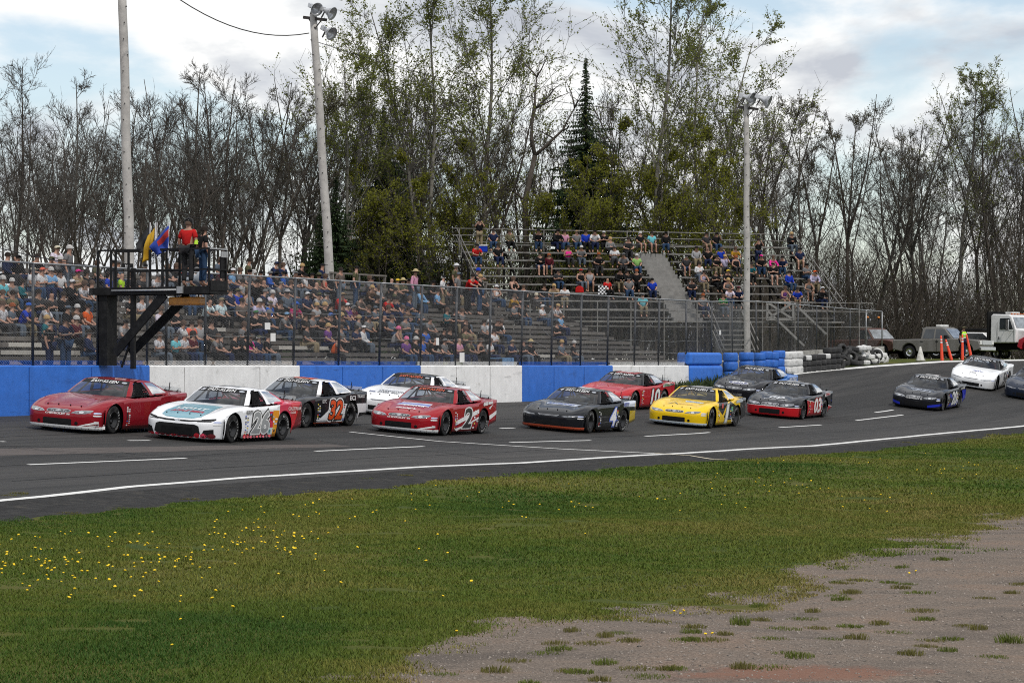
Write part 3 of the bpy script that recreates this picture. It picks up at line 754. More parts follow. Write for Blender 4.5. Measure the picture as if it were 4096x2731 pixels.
# ---------------------------------------------------------------- tyre barrier
M_TB = mat('tyre_blue', (.022, .125, .48), .6, var=.12, dirt=(.01, .05, .2), dscale=4)
M_TW = mat('tyre_white', (.58, .58, .57), .7, var=.1, dirt=(.25, .25, .24), dscale=4)
M_TK = mat('tyre_black', (.022, .022, .023), .8, var=.35, dirt=(.07, .068, .065), dscale=4)
def tyre_ring(R_, h):
    pr = [(R_ * .55, h * .08), (R_ * .62, 0), (R_ * .84, 0), (R_ * .95, h * .08), (R_, h * .26), (R_, h * .74), (R_ * .95, h * .92), (R_ * .84, h), (R_ * .62, h), (R_ * .55, h * .92)]
    return pr
TYM = {}
def tyre_me(m, R_=.35, h=.24):
    k = (m.name, R_, h)
    if k not in TYM: TYM[k] = MB().lathe(tyre_ring(R_, h), 18, closed=True).mesh('tyre', m, True)
    return TYM[k]
stacks = [(730.5, 378.5, M_TB, 3, .42, .35), (746.5, 376.5, M_TB, 3, .40, .36)] + \
         [(759.5 + 6.4 * k, 374.2 - .42 * k, M_TB, 3, .36 + .02 * (k % 2), .30) for k in range(4)] + [(786 + 5.2 * k, 372.5 - .4 * k, M_TW, 3, .35, .33) for k in range(3)] + \
         [(800 + 4.9 * k, 371 - .45 * k, [M_TK, M_TW, M_TK, M_TK, M_TK, M_TW, M_TK, M_TK][k], 3 if k < 6 else 4, .27, .33) for k in range(8)]
ordn = ['first', 'second', 'third', 'fourth', 'fifth', 'sixth', 'seventh', 'eighth', 'ninth', 'tenth', 'eleventh', 'twelfth']
cnt = {}
for px, py, m, n, h, R_ in stacks:
    p = on_ground(px, py, 90, 190); nmc = {M_TB.name: 'blue', M_TW.name: 'white', M_TK.name: 'black'}[m.name]
    cnt[nmc] = cnt.get(nmc, 0) + 1
    if nmc == 'white' and cnt['white'] > 3: lab = 'white topped tyre stack among the black ones, %s of two' % ('left' if cnt['white'] == 4 else 'right')
    else: lab = '%s painted tyre stack, %s %s stack from the wall end' % (nmc, ordn[cnt[nmc] - 1], nmc)
    rt = empty('tyre_stack', Matrix.Translation(p - Vector((0, 0, .05))), lab, 'tyre stack', 'tyre stacks along the outside of the turn')
    rn = random.Random(int(px * 7))
    for k in range(n):
        mm = m
        if nmc == 'white' and cnt['white'] > 3 and k < n - 1: mm = M_TK
        o = link('tyre', tyre_me(mm, R_, h), rt); o.location = (rn.uniform(-.03, .03), rn.uniform(-.03, .03), k * h); o.rotation_euler = (0, 0, rn.uniform(0, 6))
rn = random.Random(77)
pile = []
for k in range(44):
    t_ = rn.random() ** .8; px = 838 + 46 * t_; lev = rn.choice([0, 0, 1, 1, 2, 2, 3]) if px < 872 else rn.choice([0, 0, 1, 1])
    p = on_ground(px, 367.5 - 5.5 * t_, 90, 190); back = rn.uniform(0, 1.2)
    p += Vector((-.2 * back, .95 * back, 0)); p.z = zat(p.x, p.y)
    m = M_TW if px > 861 and rn.random() < .75 else M_TK
    o = link('loose_tyre', tyre_me(m, .33, .24)); tilt = rn.choice([0, 0, R(20), R(65), R(80)]) if lev else rn.choice([0, 0, R(75)])
    o.location = p + Vector((0, 0, lev * .23 + (.14 if tilt > 1 else 0))); o.rotation_euler = (tilt, rn.uniform(-.2, .2), rn.uniform(-.8, .8))
    pile.append((px, o, 'white' if m is M_TW else 'black'))
for c in ('white', 'black'):
    for i, (px, o, cc) in enumerate(sorted([q for q in pile if q[2] == c], key=lambda q: q[0])):
        tag(o, 'loose %s tyre in the heap at the barrier end, %s %s one from left' % (c, WORDS[i], c), 'tyre', '%s tyres heaped at the barrier end' % c)
# weeds at the foot of the wall end
M_WEED = mat('weed', (.035, .06, .015), .8, var=.4, scale=5)
def tuft_mesh(n, h, spread, seed, m, wid=.008):
    g_ = random.Random(seed); mb = MB(); mb.v.append((0, 0, -.04))
    for k in range(n):
        a = g_.uniform(0, 6.28); r_ = spread * g_.random() ** .7; x, y = r_ * math.cos(a), r_ * math.sin(a); hh = h * g_.uniform(.5, 1.1) * (1.15 - .5 * r_ / spread)
        b_ = g_.uniform(0, 6.28); lx, ly = .45 * hh * math.cos(a) + g_.gauss(0, .12) * hh, .45 * hh * math.sin(a) + g_.gauss(0, .12) * hh
        dx, dy = math.cos(b_) * wid, math.sin(b_) * wid
        mb.add([(x - dx, y - dy, -.02), (x + dx, y + dy, -.02), (x + lx * .5 + dx * .7, y + ly * .5 + dy * .7, hh * .65), (x + lx, y + ly, hh), (x + lx * .5 - dx * .7, y + ly * .5 - dy * .7, hh * .65)], [(0, 1, 2, 3, 4)]); q = len(mb.v); mb.f.append((0, q - 5, q - 4)); mb.m.append(0)      # blades meet at one root
    return mb.mesh('tuft', m)
WME = [tuft_mesh(90, .45, .55, k, M_WEED, .03) for k in range(3)]
for k, (px, py) in enumerate([(668, 391.5), (676, 390), (684, 390), (693, 388), (702, 386.5), (712, 385), (720, 383), (727, 381)]):
    p = on_ground(px, py, 90, 190); o = link('weed_clump', WME[k % 3]); o.location = p; o.rotation_euler = (0, 0, k)
    tag(o, 'dark weed clump at the wall foot, %s from the left' % ordn[k], 'weeds', 'weeds growing at the foot of the wall end')
# ================================================================ RACE CARS
# car space: x forward, y to the car's left, z up, origin on the ground midway between the axles
WB = 1.285
CS = 1.06
AR = 0.40
def cr(pts, n):
    """smooth resampling of a table of rows"""
    P = np.array(pts, float); m = len(P); out = []
    for i in range(m - 1):
        a, b, c, d = P[max(i - 1, 0)], P[i], P[i + 1], P[min(i + 2, m - 1)]
        for k in range(n):
            u = k / n
            out.append(0.5 * (2 * b + (c - a) * u + (2 * a - 5 * b + 4 * c - d) * u * u + (3 * b - a - 3 * c + d) * u ** 3))
    out.append(P[-1]); return np.array(out)
# x, z, half width, sweep of the corners, drop at the edge, fender crown
TOP = [(2.16, .085, .93, .50, 0, 0), (2.215, .11, .945, .51, 0, 0), (2.235, .20, .955, .52, 0, 0), (2.245, .32, .965, .52, 0, 0), (2.245, .42, .97, .515, .0, 0),
       (2.225, .485, .972, .50, .0, 0), (2.16, .54, .974, .46, .0, .0), (2.05, .595, .976, .40, .005, .012), (1.86, .655, .978, .29, .012, .03), (1.60, .715, .980, .14, .02, .045), (1.30, .775, .982, .02, .028, .045),
       (.98, .825, .984, 0, .03, .03), (.66, .865, .985, 0, .03, .012), (.46, .872, .985, 0, .02, .0), (.36, .80, .985, 0, -.055, 0), (.0, .79, .985, 0, -.075, 0), (-.6, .80, .985, 0, -.085, 0), (-1.2, .83, .985, 0, -.085, 0),
       (-1.45, .92, .983, 0, -.01, .0), (-1.6, .955, .98, 0, .02, .0), (-1.9, .975, .975, 0, .025, 0), (-2.2, .985, .96, -.03, .025, 0), (-2.27, .975, .955, -.05, .02, 0), (-2.30, .90, .952, -.06, 0, 0), (-2.30, .6, .95, -.06, 0, 0), (-2.27, .34, .94, -.06, 0, 0)]
TR = cr(TOP, 4)
JN = 33
JS = np.linspace(-1, 1, JN); JS = np.sign(JS) * (1 - (1 - np.abs(JS)) ** 1.35)
def top_pt(row, j):
    x, z, hw, sw, dr, cr_ = row
    aj = abs(j)
    y = j * hw
    e_ = min(max((aj - .62) / .38, 0), 1); xx = x - sw * (.22 * aj * aj + .78 * (1 - math.sqrt(max(0, 1 - e_ * e_ * .995))))
    zz = z - dr * aj ** 7 + cr_ * (math.exp(-((aj - .80) / .17) ** 2) - 0.9 * max(0, aj - .9) * 4)
    zz += 0.016 * (cr_ / .045 if cr_ else 0) * math.exp(-(aj / .42) ** 4)
    return (xx, y, zz)
def build_body_mesh():
    mb = MB(); nr = len(TR)
    G = [[top_pt(r, j) for j in JS] for r in TR]
    base = 0
    for row in G: mb.v += row
    for i in range(nr - 1):
        for k in range(JN - 1):
            a = i * JN + k
            mb.f.append((a, a + 1, a + JN + 1, a + JN)); mb.m.append(0)
    # sides: hang from the edge of the top sheet; the lower edge follows sill and wheel arches
    for sgn, kk in ((-1, 0), (1, JN - 1)):
        edge = [G[i][kk] for i in range(nr)]
        # front-most: use edge from fascia up
        i0 = max(i for i in range(nr) if edge[i][2] < .56 and edge[i][0] > 1)
        i1 = min(i for i in range(nr) if edge[i][0] < -2.2 and edge[i][2] < .93)
        ex = np.array([e[0] for e in edge[i0:i1 + 1]]); ez = np.array([e[2] for e in edge[i0:i1 + 1]]); ey = np.array([abs(e[1]) for e in edge[i0:i1 + 1]])
        o = np.argsort(ex); ex, ez, ey = ex[o], ez[o], ey[o]
        xs = sorted(set([round(float(v), 4) for v in np.linspace(ex[0], ex[-1], 90)] + [round(s_ * WB + AR * math.cos(a_), 4) for s_ in (1, -1) for a_ in np.linspace(0, math.pi, 25)]))
        rows = []
        for x in xs:
            zt = float(np.interp(x, ex, ez)); yt = float(np.interp(x, ex, ey))
            zb = 0.105
            if x < -WB - AR: zb = 0.25 + 0.10 * (-WB - AR - x) / .6
            if x > WB + AR: zb = 0.09
            for c in (WB, -WB):
                if abs(x - c) < AR: zb = max(zb, 0.345 + math.sqrt(AR * AR - (x - c) ** 2) * .99)
            col = []
            for q in range(8):
                u = q / 7
                z = zb + (zt - zb) * u
                y = yt + (0.012 * math.sin(math.pi * min(1, z / .8)) - 0.035 * max(0, (.30 - z) / .3)) * (1 - u ** 4)
                col.append((x, sgn * y, z))
            rows.append(col)
        base = len(mb.v)
        for col in rows: mb.v += col
        for i in range(len(rows) - 1):
            for q in range(7):
                a = base + i * 8 + q
                mb.f.append((a, a + 1, a + 9, a + 8)); mb.m.append(0)
    me = mb.mesh('car_body', [], True)
    bm = bmesh.new(); bm.from_mesh(me); bmesh.ops.remove_doubles(bm, verts=bm.verts, dist=0.004)
    bmesh.ops.recalc_face_normals(bm, faces=bm.faces); bm.to_mesh(me); bm.free()
    return me
BODY_ME = build_body_mesh()
BV = BVHTree.FromPolygons([v.co.copy() for v in BODY_ME.vertices], [tuple(p.vertices) for p in BODY_ME.polygons])
# greenhouse
def lerp3(a, b, t): return tuple(a[k] + (b[k] - a[k]) * t for k in range(3))
WS_B = lambda u: (.60 - .17 * abs(u) ** 2, .845 * u, .872 + .012 * abs(u))
WS_T = lambda u: (.07 - .10 * abs(u) ** 2, .645 * u, 1.255 - .022 * abs(u) ** 2)
RW_B = lambda u: (-1.56 - .08 * abs(u) ** 2, .76 * u, .955 + .01 * abs(u))
RW_T = lambda u: (-.92 - .0 * abs(u), .625 * u, 1.275 - .022 * abs(u) ** 2)
def patch(fb, ft, u0, u1, v0, v1, nu, nv, bulge=0.0, off=0.0):
    mb = MB()
    for i in range(nu + 1):
        for j in range(nv + 1):
            u = u0 + (u1 - u0) * i / nu; v = v0 + (v1 - v0) * j / nv
            p = Vector(lerp3(fb(u), ft(u), v))
            b_ = bulge * math.sin(math.pi * v) + off
            mb.v.append((p.x + (b_ * .55), p.y, p.z + b_ * .83))
    for i in range(nu):
        for j in range(nv):
            a = i * (nv + 1) + j
            mb.f.append((a, a + nv + 1, a + nv + 2, a + 1)); mb.m.append(0)
    return mb
SB = lambda t: (.43 - 2.06 * t, .845 - .02 * t - .07 * max(0, t - .6) , .884 + .035 * t + .05 * max(0, t - .55))
ST = lambda t: (-.03 - .89 * t, .645 - .02 * t, 1.233 + .03 * math.sin(math.pi * min(1, t * .9)))
def sidepatch(t0, t1, v0, v1, nu, nv, sgn, off=0.0):
    mb = MB()
    for i in range(nu + 1):
        for j in range(nv + 1):
            t = t0 + (t1 - t0) * i / nu; v = v0 + (v1 - v0) * j / nv
            p = lerp3(SB(t), ST(t), v)
            b_ = .02 * math.sin(math.pi * v)
            mb.v.append((p[0], sgn * (p[1] + b_ + off), p[2] + off * .5))
    for i in range(nu):
        for j in range(nv):
            a = i * (nv + 1) + j
            q = (a, a + nv + 1, a + nv + 2, a + 1)
            mb.f.append(q if sgn < 0 else q[::-1]); mb.m.append(0)
    return mb
def merge(name, *mbs):
    o = MB()
    for m in mbs: o.add(m.v, m.f)
    return o.mesh(name, [], True)
def roof_mb():
    mb = MB(); nx, ny = 10, 14
    for i in range(nx + 1):
        u = i / nx
        for j in range(ny + 1):
            q = -1 + 2 * j / ny
            a = Vector(WS_T(q)); b_ = Vector(RW_T(q)); p = a.lerp(b_, u)
            st = ST(u)
            p.y = q * (st[1] + .002); p.z += .028 * math.sin(math.pi * u) - .004 * abs(q) ** 6
            mb.v.append(tuple(p))
    for i in range(nx):
        for j in range(ny):
            a = i * (ny + 1) + j
            mb.f.append((a, a + 1, a + ny + 2, a + ny + 1)); mb.m.append(0)
    return mb
ROOF_ME = merge('car_roof', roof_mb())
def pillar_mesh(s_):
    me = merge('window_pillars', patch(WS_B, WS_T, s_, .93 * s_, 0, 1, 1, 8, .012), sidepatch(0, .055, 0, 1, 2, 8, s_), sidepatch(.055, .5, .90, 1, 10, 2, s_), sidepatch(.5, .58, 0, 1, 3, 8, s_), sidepatch(.58, .95, .86, 1, 8, 2, s_), sidepatch(.58, .95, 0, .10, 8, 2, s_), sidepatch(.95, 1, 0, 1, 2, 8, s_),
                  patch(RW_B, RW_T, s_, .92 * s_, 0, 1, 1, 6))
    bm = bmesh.new(); bm.from_mesh(me); bmesh.ops.remove_doubles(bm, verts=bm.verts, dist=0.03); bmesh.ops.recalc_face_normals(bm, faces=bm.faces); bm.to_mesh(me); bm.free()
    return me
PILLAR_ME = [pillar_mesh(1), pillar_mesh(-1)]
WIND_ME = merge('windshield', patch(WS_B, WS_T, -.93, .93, 0, .72, 16, 8, .012))
STRIP_ME = merge('windshield_banner', patch(WS_B, WS_T, -.93, .93, .72, 1.0, 16, 4, .012, .001))
RWIN_ME = merge('rear_window', patch(RW_B, RW_T, -.92, .92, 0, 1, 12, 6))
QW_L = merge('quarter_window', sidepatch(.58, .95, .10, .86, 8, 6, 1)); QW_R = merge('quarter_window', sidepatch(.58, .95, .10, .86, 8, 6, -1))
def net_mesh(sgn):
    mb = MB()
    for k in range(7):
        v = .06 + .80 * k / 6
        a, b_ = lerp3(SB(.19), ST(.19), v), lerp3(SB(.49), ST(.49), v)
        mb.bar((a[0], sgn * (a[1] - .03), a[2]), (b_[0], sgn * (b_[1] - .03), b_[2]), .006, .030)
    for k in range(8):
        t_ = .19 + .30 * k / 7
        a, b_ = lerp3(SB(t_), ST(t_), .06), lerp3(SB(t_), ST(t_), .86)
        mb.bar((a[0], sgn * (a[1] - .034), a[2]), (b_[0], sgn * (b_[1] - .034), b_[2]), .030, .006)
    return mb.mesh('window_net', [])
NET_ME = net_mesh(1)
def cage_mesh():
    mb = MB()
    for s_ in (-1, 1):
        mb.tube([(.42, s_ * .66, .80), (-.05, s_ * .5, 1.19), (-.62, s_ * .5, 1.22), (-.75, s_ * .62, .8)], .022, 6)
        mb.tube([(-.62, s_ * .5, 1.22), (-1.35, s_ * .45, .88)], .022, 6)
    mb.tube([(-.05, -.5, 1.19), (-.05, .5, 1.19)], .022, 6); mb.tube([(-.62, -.5, 1.22), (-.62, .5, 1.22)], .022, 6)
    mb.tube([(-.62, -.5, 1.18), (-.75, .55, .82)], .022, 6); mb.tube([(.3, .0, .82), (-.04, .0, 1.19)], .018, 6)
    return mb.mesh('roll_cage', [], True)
CAGE_ME = cage_mesh()
def seat_mesh():
    mb = MB()
    mb.prism([(-.62, .72), (-.40, .72), (-.48, .95), (-.58, 1.14), (-.66, 1.14)], .18, .58)
    mb.box((-.55, .20, 1.0), (.22, .04, .26)); mb.box((-.55, .56, 1.0), (.22, .04, .26))
    return mb.mesh('seat', [])
SEAT_ME = seat_mesh()
def under_mesh():
    mb = MB()
    mb.prism([(-2.0, .14), (1.95, .14), (1.9, .34), (1.35, .56), (.5, .68), (-1.3, .70), (-2.05, .72)], -.60, .60)
    mb.box((0, 0, .40), (1.72, 1.80, .50))
    return mb.mesh('chassis', [])
UNDER_ME = under_mesh()
TY_P = [(.20, -.115), (.30, -.135), (.335, -.13), (.345, -.105), (.345, .105), (.335, .13), (.30, .135), (.20, .115)]
TYRE_ME = MB().lathe(TY_P, 28, M=Matrix.Rotation(R(90), 4, 'X')).mesh('tyre', [], True)
RIM_ME = MB().lathe([(.001, .02), (.05, .03), (.06, .06), (.09, .06), (.10, .02), (.17, .045), (.192, .125), (.205, .13), (.207, .11), (.207, -.12), (.19, -.12), (.18, 0), (.001, 0)], 20, M=Matrix.Rotation(R(-90), 4, 'X')).mesh('rim', [], True)
def spoiler_mesh():
    mb = MB()
    n = 14
    for i in range(n + 1):
        y = -.80 + 1.6 * i / n
        xo = .05 * (abs(y) / .8) ** 3
        for p in [(-2.20 + xo, y, .965), (-2.27 + xo, y, 1.09), (-2.275 + xo, y, 1.09), (-2.207 + xo, y, .965)]: mb.v.append(p)
    for i in range(n):
        for k in range(4):
            a = i * 4 + k; b_ = i * 4 + (k + 1) % 4
            mb.f.append((a, b_, b_ + 4, a + 4)); mb.m.append(0)
    return mb.mesh('spoiler', [])
SPOIL_ME = spoiler_mesh()
def spoiler_frame():
    mb = MB()
    for y in (-.72, -.36, 0, .36, .72):
        mb.bar((-2.24, y, .98), (-2.10, y, .985), .02, .012); mb.bar((-2.23, y, 1.04), (-2.12, y, .985), .016, .012)
    mb.bar((-2.205, -.79, .985), (-2.205, .79, .985), .022, .035)
    for y in (-.5, .46): mb.bar((-2.22, y, 1.0), (-2.24, y, 1.20), .016)
    return mb.mesh('spoiler_brace', [])
SPBR_ME = spoiler_frame()
# ---------------------------------------------------------------- decals: flat print laid on the skin
def cast(o, d):
    h = BV.ray_cast(Vector(o), Vector(d).normalized(), 6)
    return h[0], h[1]
def drape(me2d, frame, off, roofz=None, maxlen=.07):
    """me2d: bmesh in the xy plane -> laid on the car. frame 'side','front','hood','roof' """
    bm = me2d
    for _ in range(4):
        long_ = [e for e in bm.edges if e.calc_length() > maxlen]
        if not long_: break
        bmesh.ops.subdivide_edges(bm, edges=long_, cuts=1); bmesh.ops.triangulate(bm, faces=[f for f in bm.faces if len(f.verts) > 4])
    for v in bm.verts:
        a, b = v.co.x, v.co.y
        if frame == 'side': p, n = cast((a, 2, b), (0, -1, 0)); nv = Vector((0, 1, 0)); q = Vector((a, .99, b))
        elif frame == 'rside': p, n = cast((a, -2, b), (0, 1, 0)); nv = Vector((0, -1, 0)); q = Vector((a, -.99, b))
        elif frame == 'front': p, n = cast((4, a, b), (-1, 0, 0)); nv = Vector((1, 0, 0)); q = Vector((2.2, a, b))
        elif frame == 'hood': p, n = cast((b, a, 3), (0, 0, -1)); nv = Vector((0, 0, 1)); q = Vector((b, a, .8))
        if p is None: p, n = q, nv
        if n.dot(nv) < 0: n = -n
        v.co = p + n * off
    return bm
def poly2d(pts):
    bm = bmesh.new(); vs = [bm.verts.new((x, y, 0)) for x, y in pts]
    f = bm.faces.new(vs); bmesh.ops.triangulate(bm, faces=[f]); return bm
TXT = {}
def text2d(s, size, bold=0.0, shear=0.0, sx=1.0):
    key = (s, bold, shear)
    if key not in TXT:
        c = bpy.data.curves.new('t', 'FONT'); c.body = s; c.size = 1.0; c.offset = bold; c.shear = shear
        c.align_x = 'CENTER'; c.align_y = 'CENTER'; c.resolution_u = 3; c.fill_mode = 'FRONT'
        o = bpy.data.objects.new('t', c); me = to_mesh(o)
        bpy.data.objects.remove(o); bpy.data.curves.remove(c)
        vv = [v.co.copy() for v in me.vertices]
        x0, x1 = min(v.x for v in vv), max(v.x for v in vv); y0, y1 = min(v.y for v in vv), max(v.y for v in vv)
        TXT[key] = ([( v.x - (x0 + x1) / 2, v.y - (y0 + y1) / 2) for v in vv], [tuple(p.vertices) for p in me.polygons], y1 - y0, x1 - x0)
        bpy.data.meshes.remove(me)
    return TXT[key]
def text_bm(s, h, cx, cy, w=None, bold=0.0, shear=0.0, flip=1, rot=0.0, grow=0.0):
    """letters of height h (and width w) centred at (cx, cy); flip = -1 runs the text towards -x"""
    vs, fs, hh, ww = text2d(s, 1, bold, shear)
    k = h / hh; kx = (w / ww) if w else k
    if grow: vs, fs, _, _ = text2d(s, 1, bold + grow, shear)
    bm = bmesh.new(); c_, s_ = math.cos(rot), math.sin(rot)
    bv = []
    for x, y in vs:
        X, Y = x * kx, y * k
        X, Y = X * c_ - Y * s_, X * s_ + Y * c_
        bv.append(bm.verts.new((cx + flip * X, cy + Y, 0)))
    for f in fs:
        try: bm.faces.new([bv[i] for i in f])
        except ValueError: pass
    return bm
def bm_obj(bm, name, material, parent, smooth=False):
    me = bpy.data.meshes.new(name); bm.to_mesh(me); bm.free(); me.materials.append(material)
    return link(name, me, parent)
def ell(cx, cy, a, b, n=20, p=2.0):
    r_ = []
    for k in range(n):
        g_ = 2 * math.pi * k / n; c_, s_ = math.cos(g_), math.sin(g_)
        r_.append((cx + a * abs(c_) ** (2 / p) * (1 if c_ > 0 else -1), cy + b * abs(s_) ** (2 / p) * (1 if s_ > 0 else -1)))
    return r_
# ---------------------------------------------------------------- car materials
def paint(name, base, regions=(), rough=0.40, metal=0.0, coat=1.0):
    """gloss paint; regions = [(colour, [(a,b,c,d), ...])]: colour where a*x+b*|y|+c*z+d > 0 for every row"""
    m = bpy.data.materials.new(name); m.use_nodes = True; t = m.node_tree; b = t.nodes['Principled BSDF']
    tc = N(t, 'ShaderNodeTexCoord'); P = tc.outputs['Object']
    ab = N(t, 'ShaderNodeVectorMath', operation='ABSOLUTE'); t.links.new(P, ab.inputs[0])
    sp = N(t, 'ShaderNodeSeparateXYZ'); t.links.new(P, sp.inputs[0]); sp2 = N(t, 'ShaderNodeSeparateXYZ'); t.links.new(ab.outputs[0], sp2.inputs[0])
    cb = N(t, 'ShaderNodeCombineXYZ'); t.links.new(sp.outputs[0], cb.inputs[0]); t.links.new(sp2.outputs[1], cb.inputs[1]); t.links.new(sp.outputs[2], cb.inputs[2])
    rgb = N(t, 'ShaderNodeRGB'); rgb.outputs[0].default_value = (*base, 1); cur = rgb.outputs[0]
    for colr, cons in regions:
        f = None
        for a_, b_, c_, d_ in cons:
            dp = N(t, 'ShaderNodeVectorMath', operation='DOT_PRODUCT'); t.links.new(cb.outputs[0], dp.inputs[0]); dp.inputs[1].default_value = (a_, b_, c_)
            gt = N(t, 'ShaderNodeMath', operation='GREATER_THAN'); t.links.new(dp.outputs['Value'], gt.inputs[0]); gt.inputs[1].default_value = -d_
            if f is None: f = gt.outputs[0]
            else:
                mu = N(t, 'ShaderNodeMath', operation='MULTIPLY'); t.links.new(f, mu.inputs[0]); t.links.new(gt.outputs[0], mu.inputs[1]); f = mu.outputs[0]
        mi = N(t, 'ShaderNodeMix', data_type='RGBA'); t.links.new(f, mi.inputs['Factor']); t.links.new(cur, mi.inputs['A']); mi.inputs['B'].default_value = (*colr, 1)
        cur = mi.outputs['Result']
    # road grime, with its own shape, and slightly wavy panels
    du = ramp(t, noise(t, P, 3.0, 6, .65, (2, 5, 1)), [(.42, (0, 0, 0)), (.75, (.06, .06, .06))])
    mi = N(t, 'ShaderNodeMix', data_type='RGBA'); t.links.new(du, mi.inputs['Factor']); t.links.new(cur, mi.inputs['A']); mi.inputs['B'].default_value = (.10, .095, .09, 1)
    t.links.new(mi.outputs['Result'], b.inputs['Base Color'])
    b.inputs['Roughness'].default_value = rough; b.inputs['Metallic'].default_value = metal
    b.inputs['Specular IOR Level'].default_value = .04
    b.inputs['Coat Weight'].default_value = coat; b.inputs['Coat Roughness'].default_value = .04; b.inputs['Coat IOR'].default_value = 1.34
    bp = N(t, 'ShaderNodeBump'); bp.inputs['Strength'].default_value = .14; bp.inputs['Distance'].default_value = .02
    t.links.new(noise(t, P, 2.2, 2, .5), bp.inputs['Height']); t.links.new(bp.outputs[0], b.inputs['Normal']); t.links.new(bp.outputs[0], b.inputs['Coat Normal'])
    return m
def glass(name, tint=(.05, .06, .07), alpha=.45, rough=.03, refl=1.0):
    m = bpy.data.materials.new(name); m.use_nodes = True; t = m.node_tree
    t.nodes.remove(t.nodes['Principled BSDF']); o = t.nodes['Material Output']
    tr = N(t, 'ShaderNodeBsdfTransparent'); tr.inputs['Color'].default_value = (*[1 - alpha * (1 - c) for c in tint], 1)
    gl = N(t, 'ShaderNodeBsdfGlossy'); gl.inputs['Roughness'].default_value = rough
    tc = N(t, 'ShaderNodeTexCoord')
    bp = N(t, 'ShaderNodeBump'); bp.inputs['Strength'].default_value = .3; bp.inputs['Distance'].default_value = .02
    t.links.new(noise(t, tc.outputs['Object'], 2.5, 2, .5), bp.inputs['Height']); t.links.new(bp.outputs[0], gl.inputs['Normal'])
    fr = N(t, 'ShaderNodeFresnel'); fr.inputs['IOR'].default_value = 1.6
    ad = N(t, 'ShaderNodeMath', operation='MULTIPLY_ADD'); ad.inputs[1].default_value = refl; ad.inputs[2].default_value = .05 * refl; t.links.new(fr.outputs[0], ad.inputs[0])
    mx_ = N(t, 'ShaderNodeMixShader'); t.links.new(ad.outputs[0], mx_.inputs[0]); t.links.new(tr.outputs[0], mx_.inputs[1]); t.links.new(gl.outputs[0], mx_.inputs[2])
    t.links.new(mx_.outputs[0], o.inputs['Surface'])
    return m
M_WS = glass('windshield_glass', (.16, .21, .28), .80, refl=.95)
M_QW = glass('clear_polycarbonate', (.70, .76, .82), .5)
M_SPC = glass('clear_spoiler', (.62, .64, .66), .6, refl=.25)
M_BLK = mat('black_trim', (.010, .010, .011), .5, var=.2, spec=.2)
M_NET = mat('net_black', (.010, .010, .011), .9, var=.3, spec=.1)
M_INT = mat('bare_interior', (.10, .10, .105), .6, var=.3, scale=3)
M_CAGE = mat('cage_paint', (.13, .13, .14), .4)
M_RUB = mat('race_rubber', (.014, .014, .015), .8, var=.4, scale=9, dirt=(.05, .048, .045), dscale=5, spec=.2)
M_RIMB = mat('rim_black', (.012, .012, .013), .3, metal=.2)
M_HEAD = mat('headlight_print', (.15, .16, .175), .12, var=.85, scale=9, coat=1)
M_LENS = mat('headlight_lens', (.50, .52, .54), .1, var=.25, scale=20, coat=1)
M_GRIL = mat('grille_print', (.06, .06, .065), .4, var=.4, scale=30)
M_CHR = mat('silver_print', (.55, .56, .58), .25, metal=.5)
WHITE = (.80, .80, .80); BLACK = (.010, .010, .012); RED = (.36, .012, .022); BLUE = (.012, .035, .42); ORANGE = (.72, .085, .012); YELLOW = (.80, .55, .01)
PM = {}
def vinyl(c):
    k = tuple(round(x, 3) for x in c)
    if k not in PM: PM[k] = mat('vinyl_%d' % len(PM), c, .35, var=.05, coat=.5)
    return PM[k]
def car_matrix(front_px, yaw_off=0.0):
    """stand the car on the banked road: front_px = pixel where the near front tyre meets the road"""
    p = on_ground(*front_px)
    hx, hy = -UX, -UY
    c_, s_ = math.cos(R(yaw_off)), math.sin(R(yaw_off))
    f = Vector((hx * c_ - hy * s_, hx * s_ + hy * c_, 0)); l = Vector((-f.y, f.x, 0))
    org = Vector((p.x, p.y, 0)) - f * WB * CS - l * .965 * CS * 1.055
    def g(a, b):
        q = org + f * a + l * b; return Vector((q.x, q.y, zat(q.x, q.y) + .005))
    F, B, Lp, Rp = g(WB, 0), g(-WB, 0), g(0, .85), g(0, -.85)
    fx = (F - B).normalized(); ly = (Lp - Rp); ly = (ly - fx * ly.dot(fx)).normalized(); up = fx.cross(ly)
    o_ = (g(WB, .85) + g(WB, -.85) + g(-WB, .85) + g(-WB, -.85)) / 4
    return Matrix(((fx.x, ly.x, up.x, o_.x), (fx.y, ly.y, up.y, o_.y), (fx.z, ly.z, up.z, o_.z), (0, 0, 0, 1))) @ Matrix.Diagonal((CS, CS * 1.055, CS, 1))
STICK = [WHITE, (.5, .5, .52), (.7, .1, .08), (.1, .15, .5), (.02, .02, .02), (.75, .6, .1), WHITE, WHITE]
M_COCK = mat('cockpit_dark', (.045, .047, .052), .7, var=.5, scale=4, spec=.2)
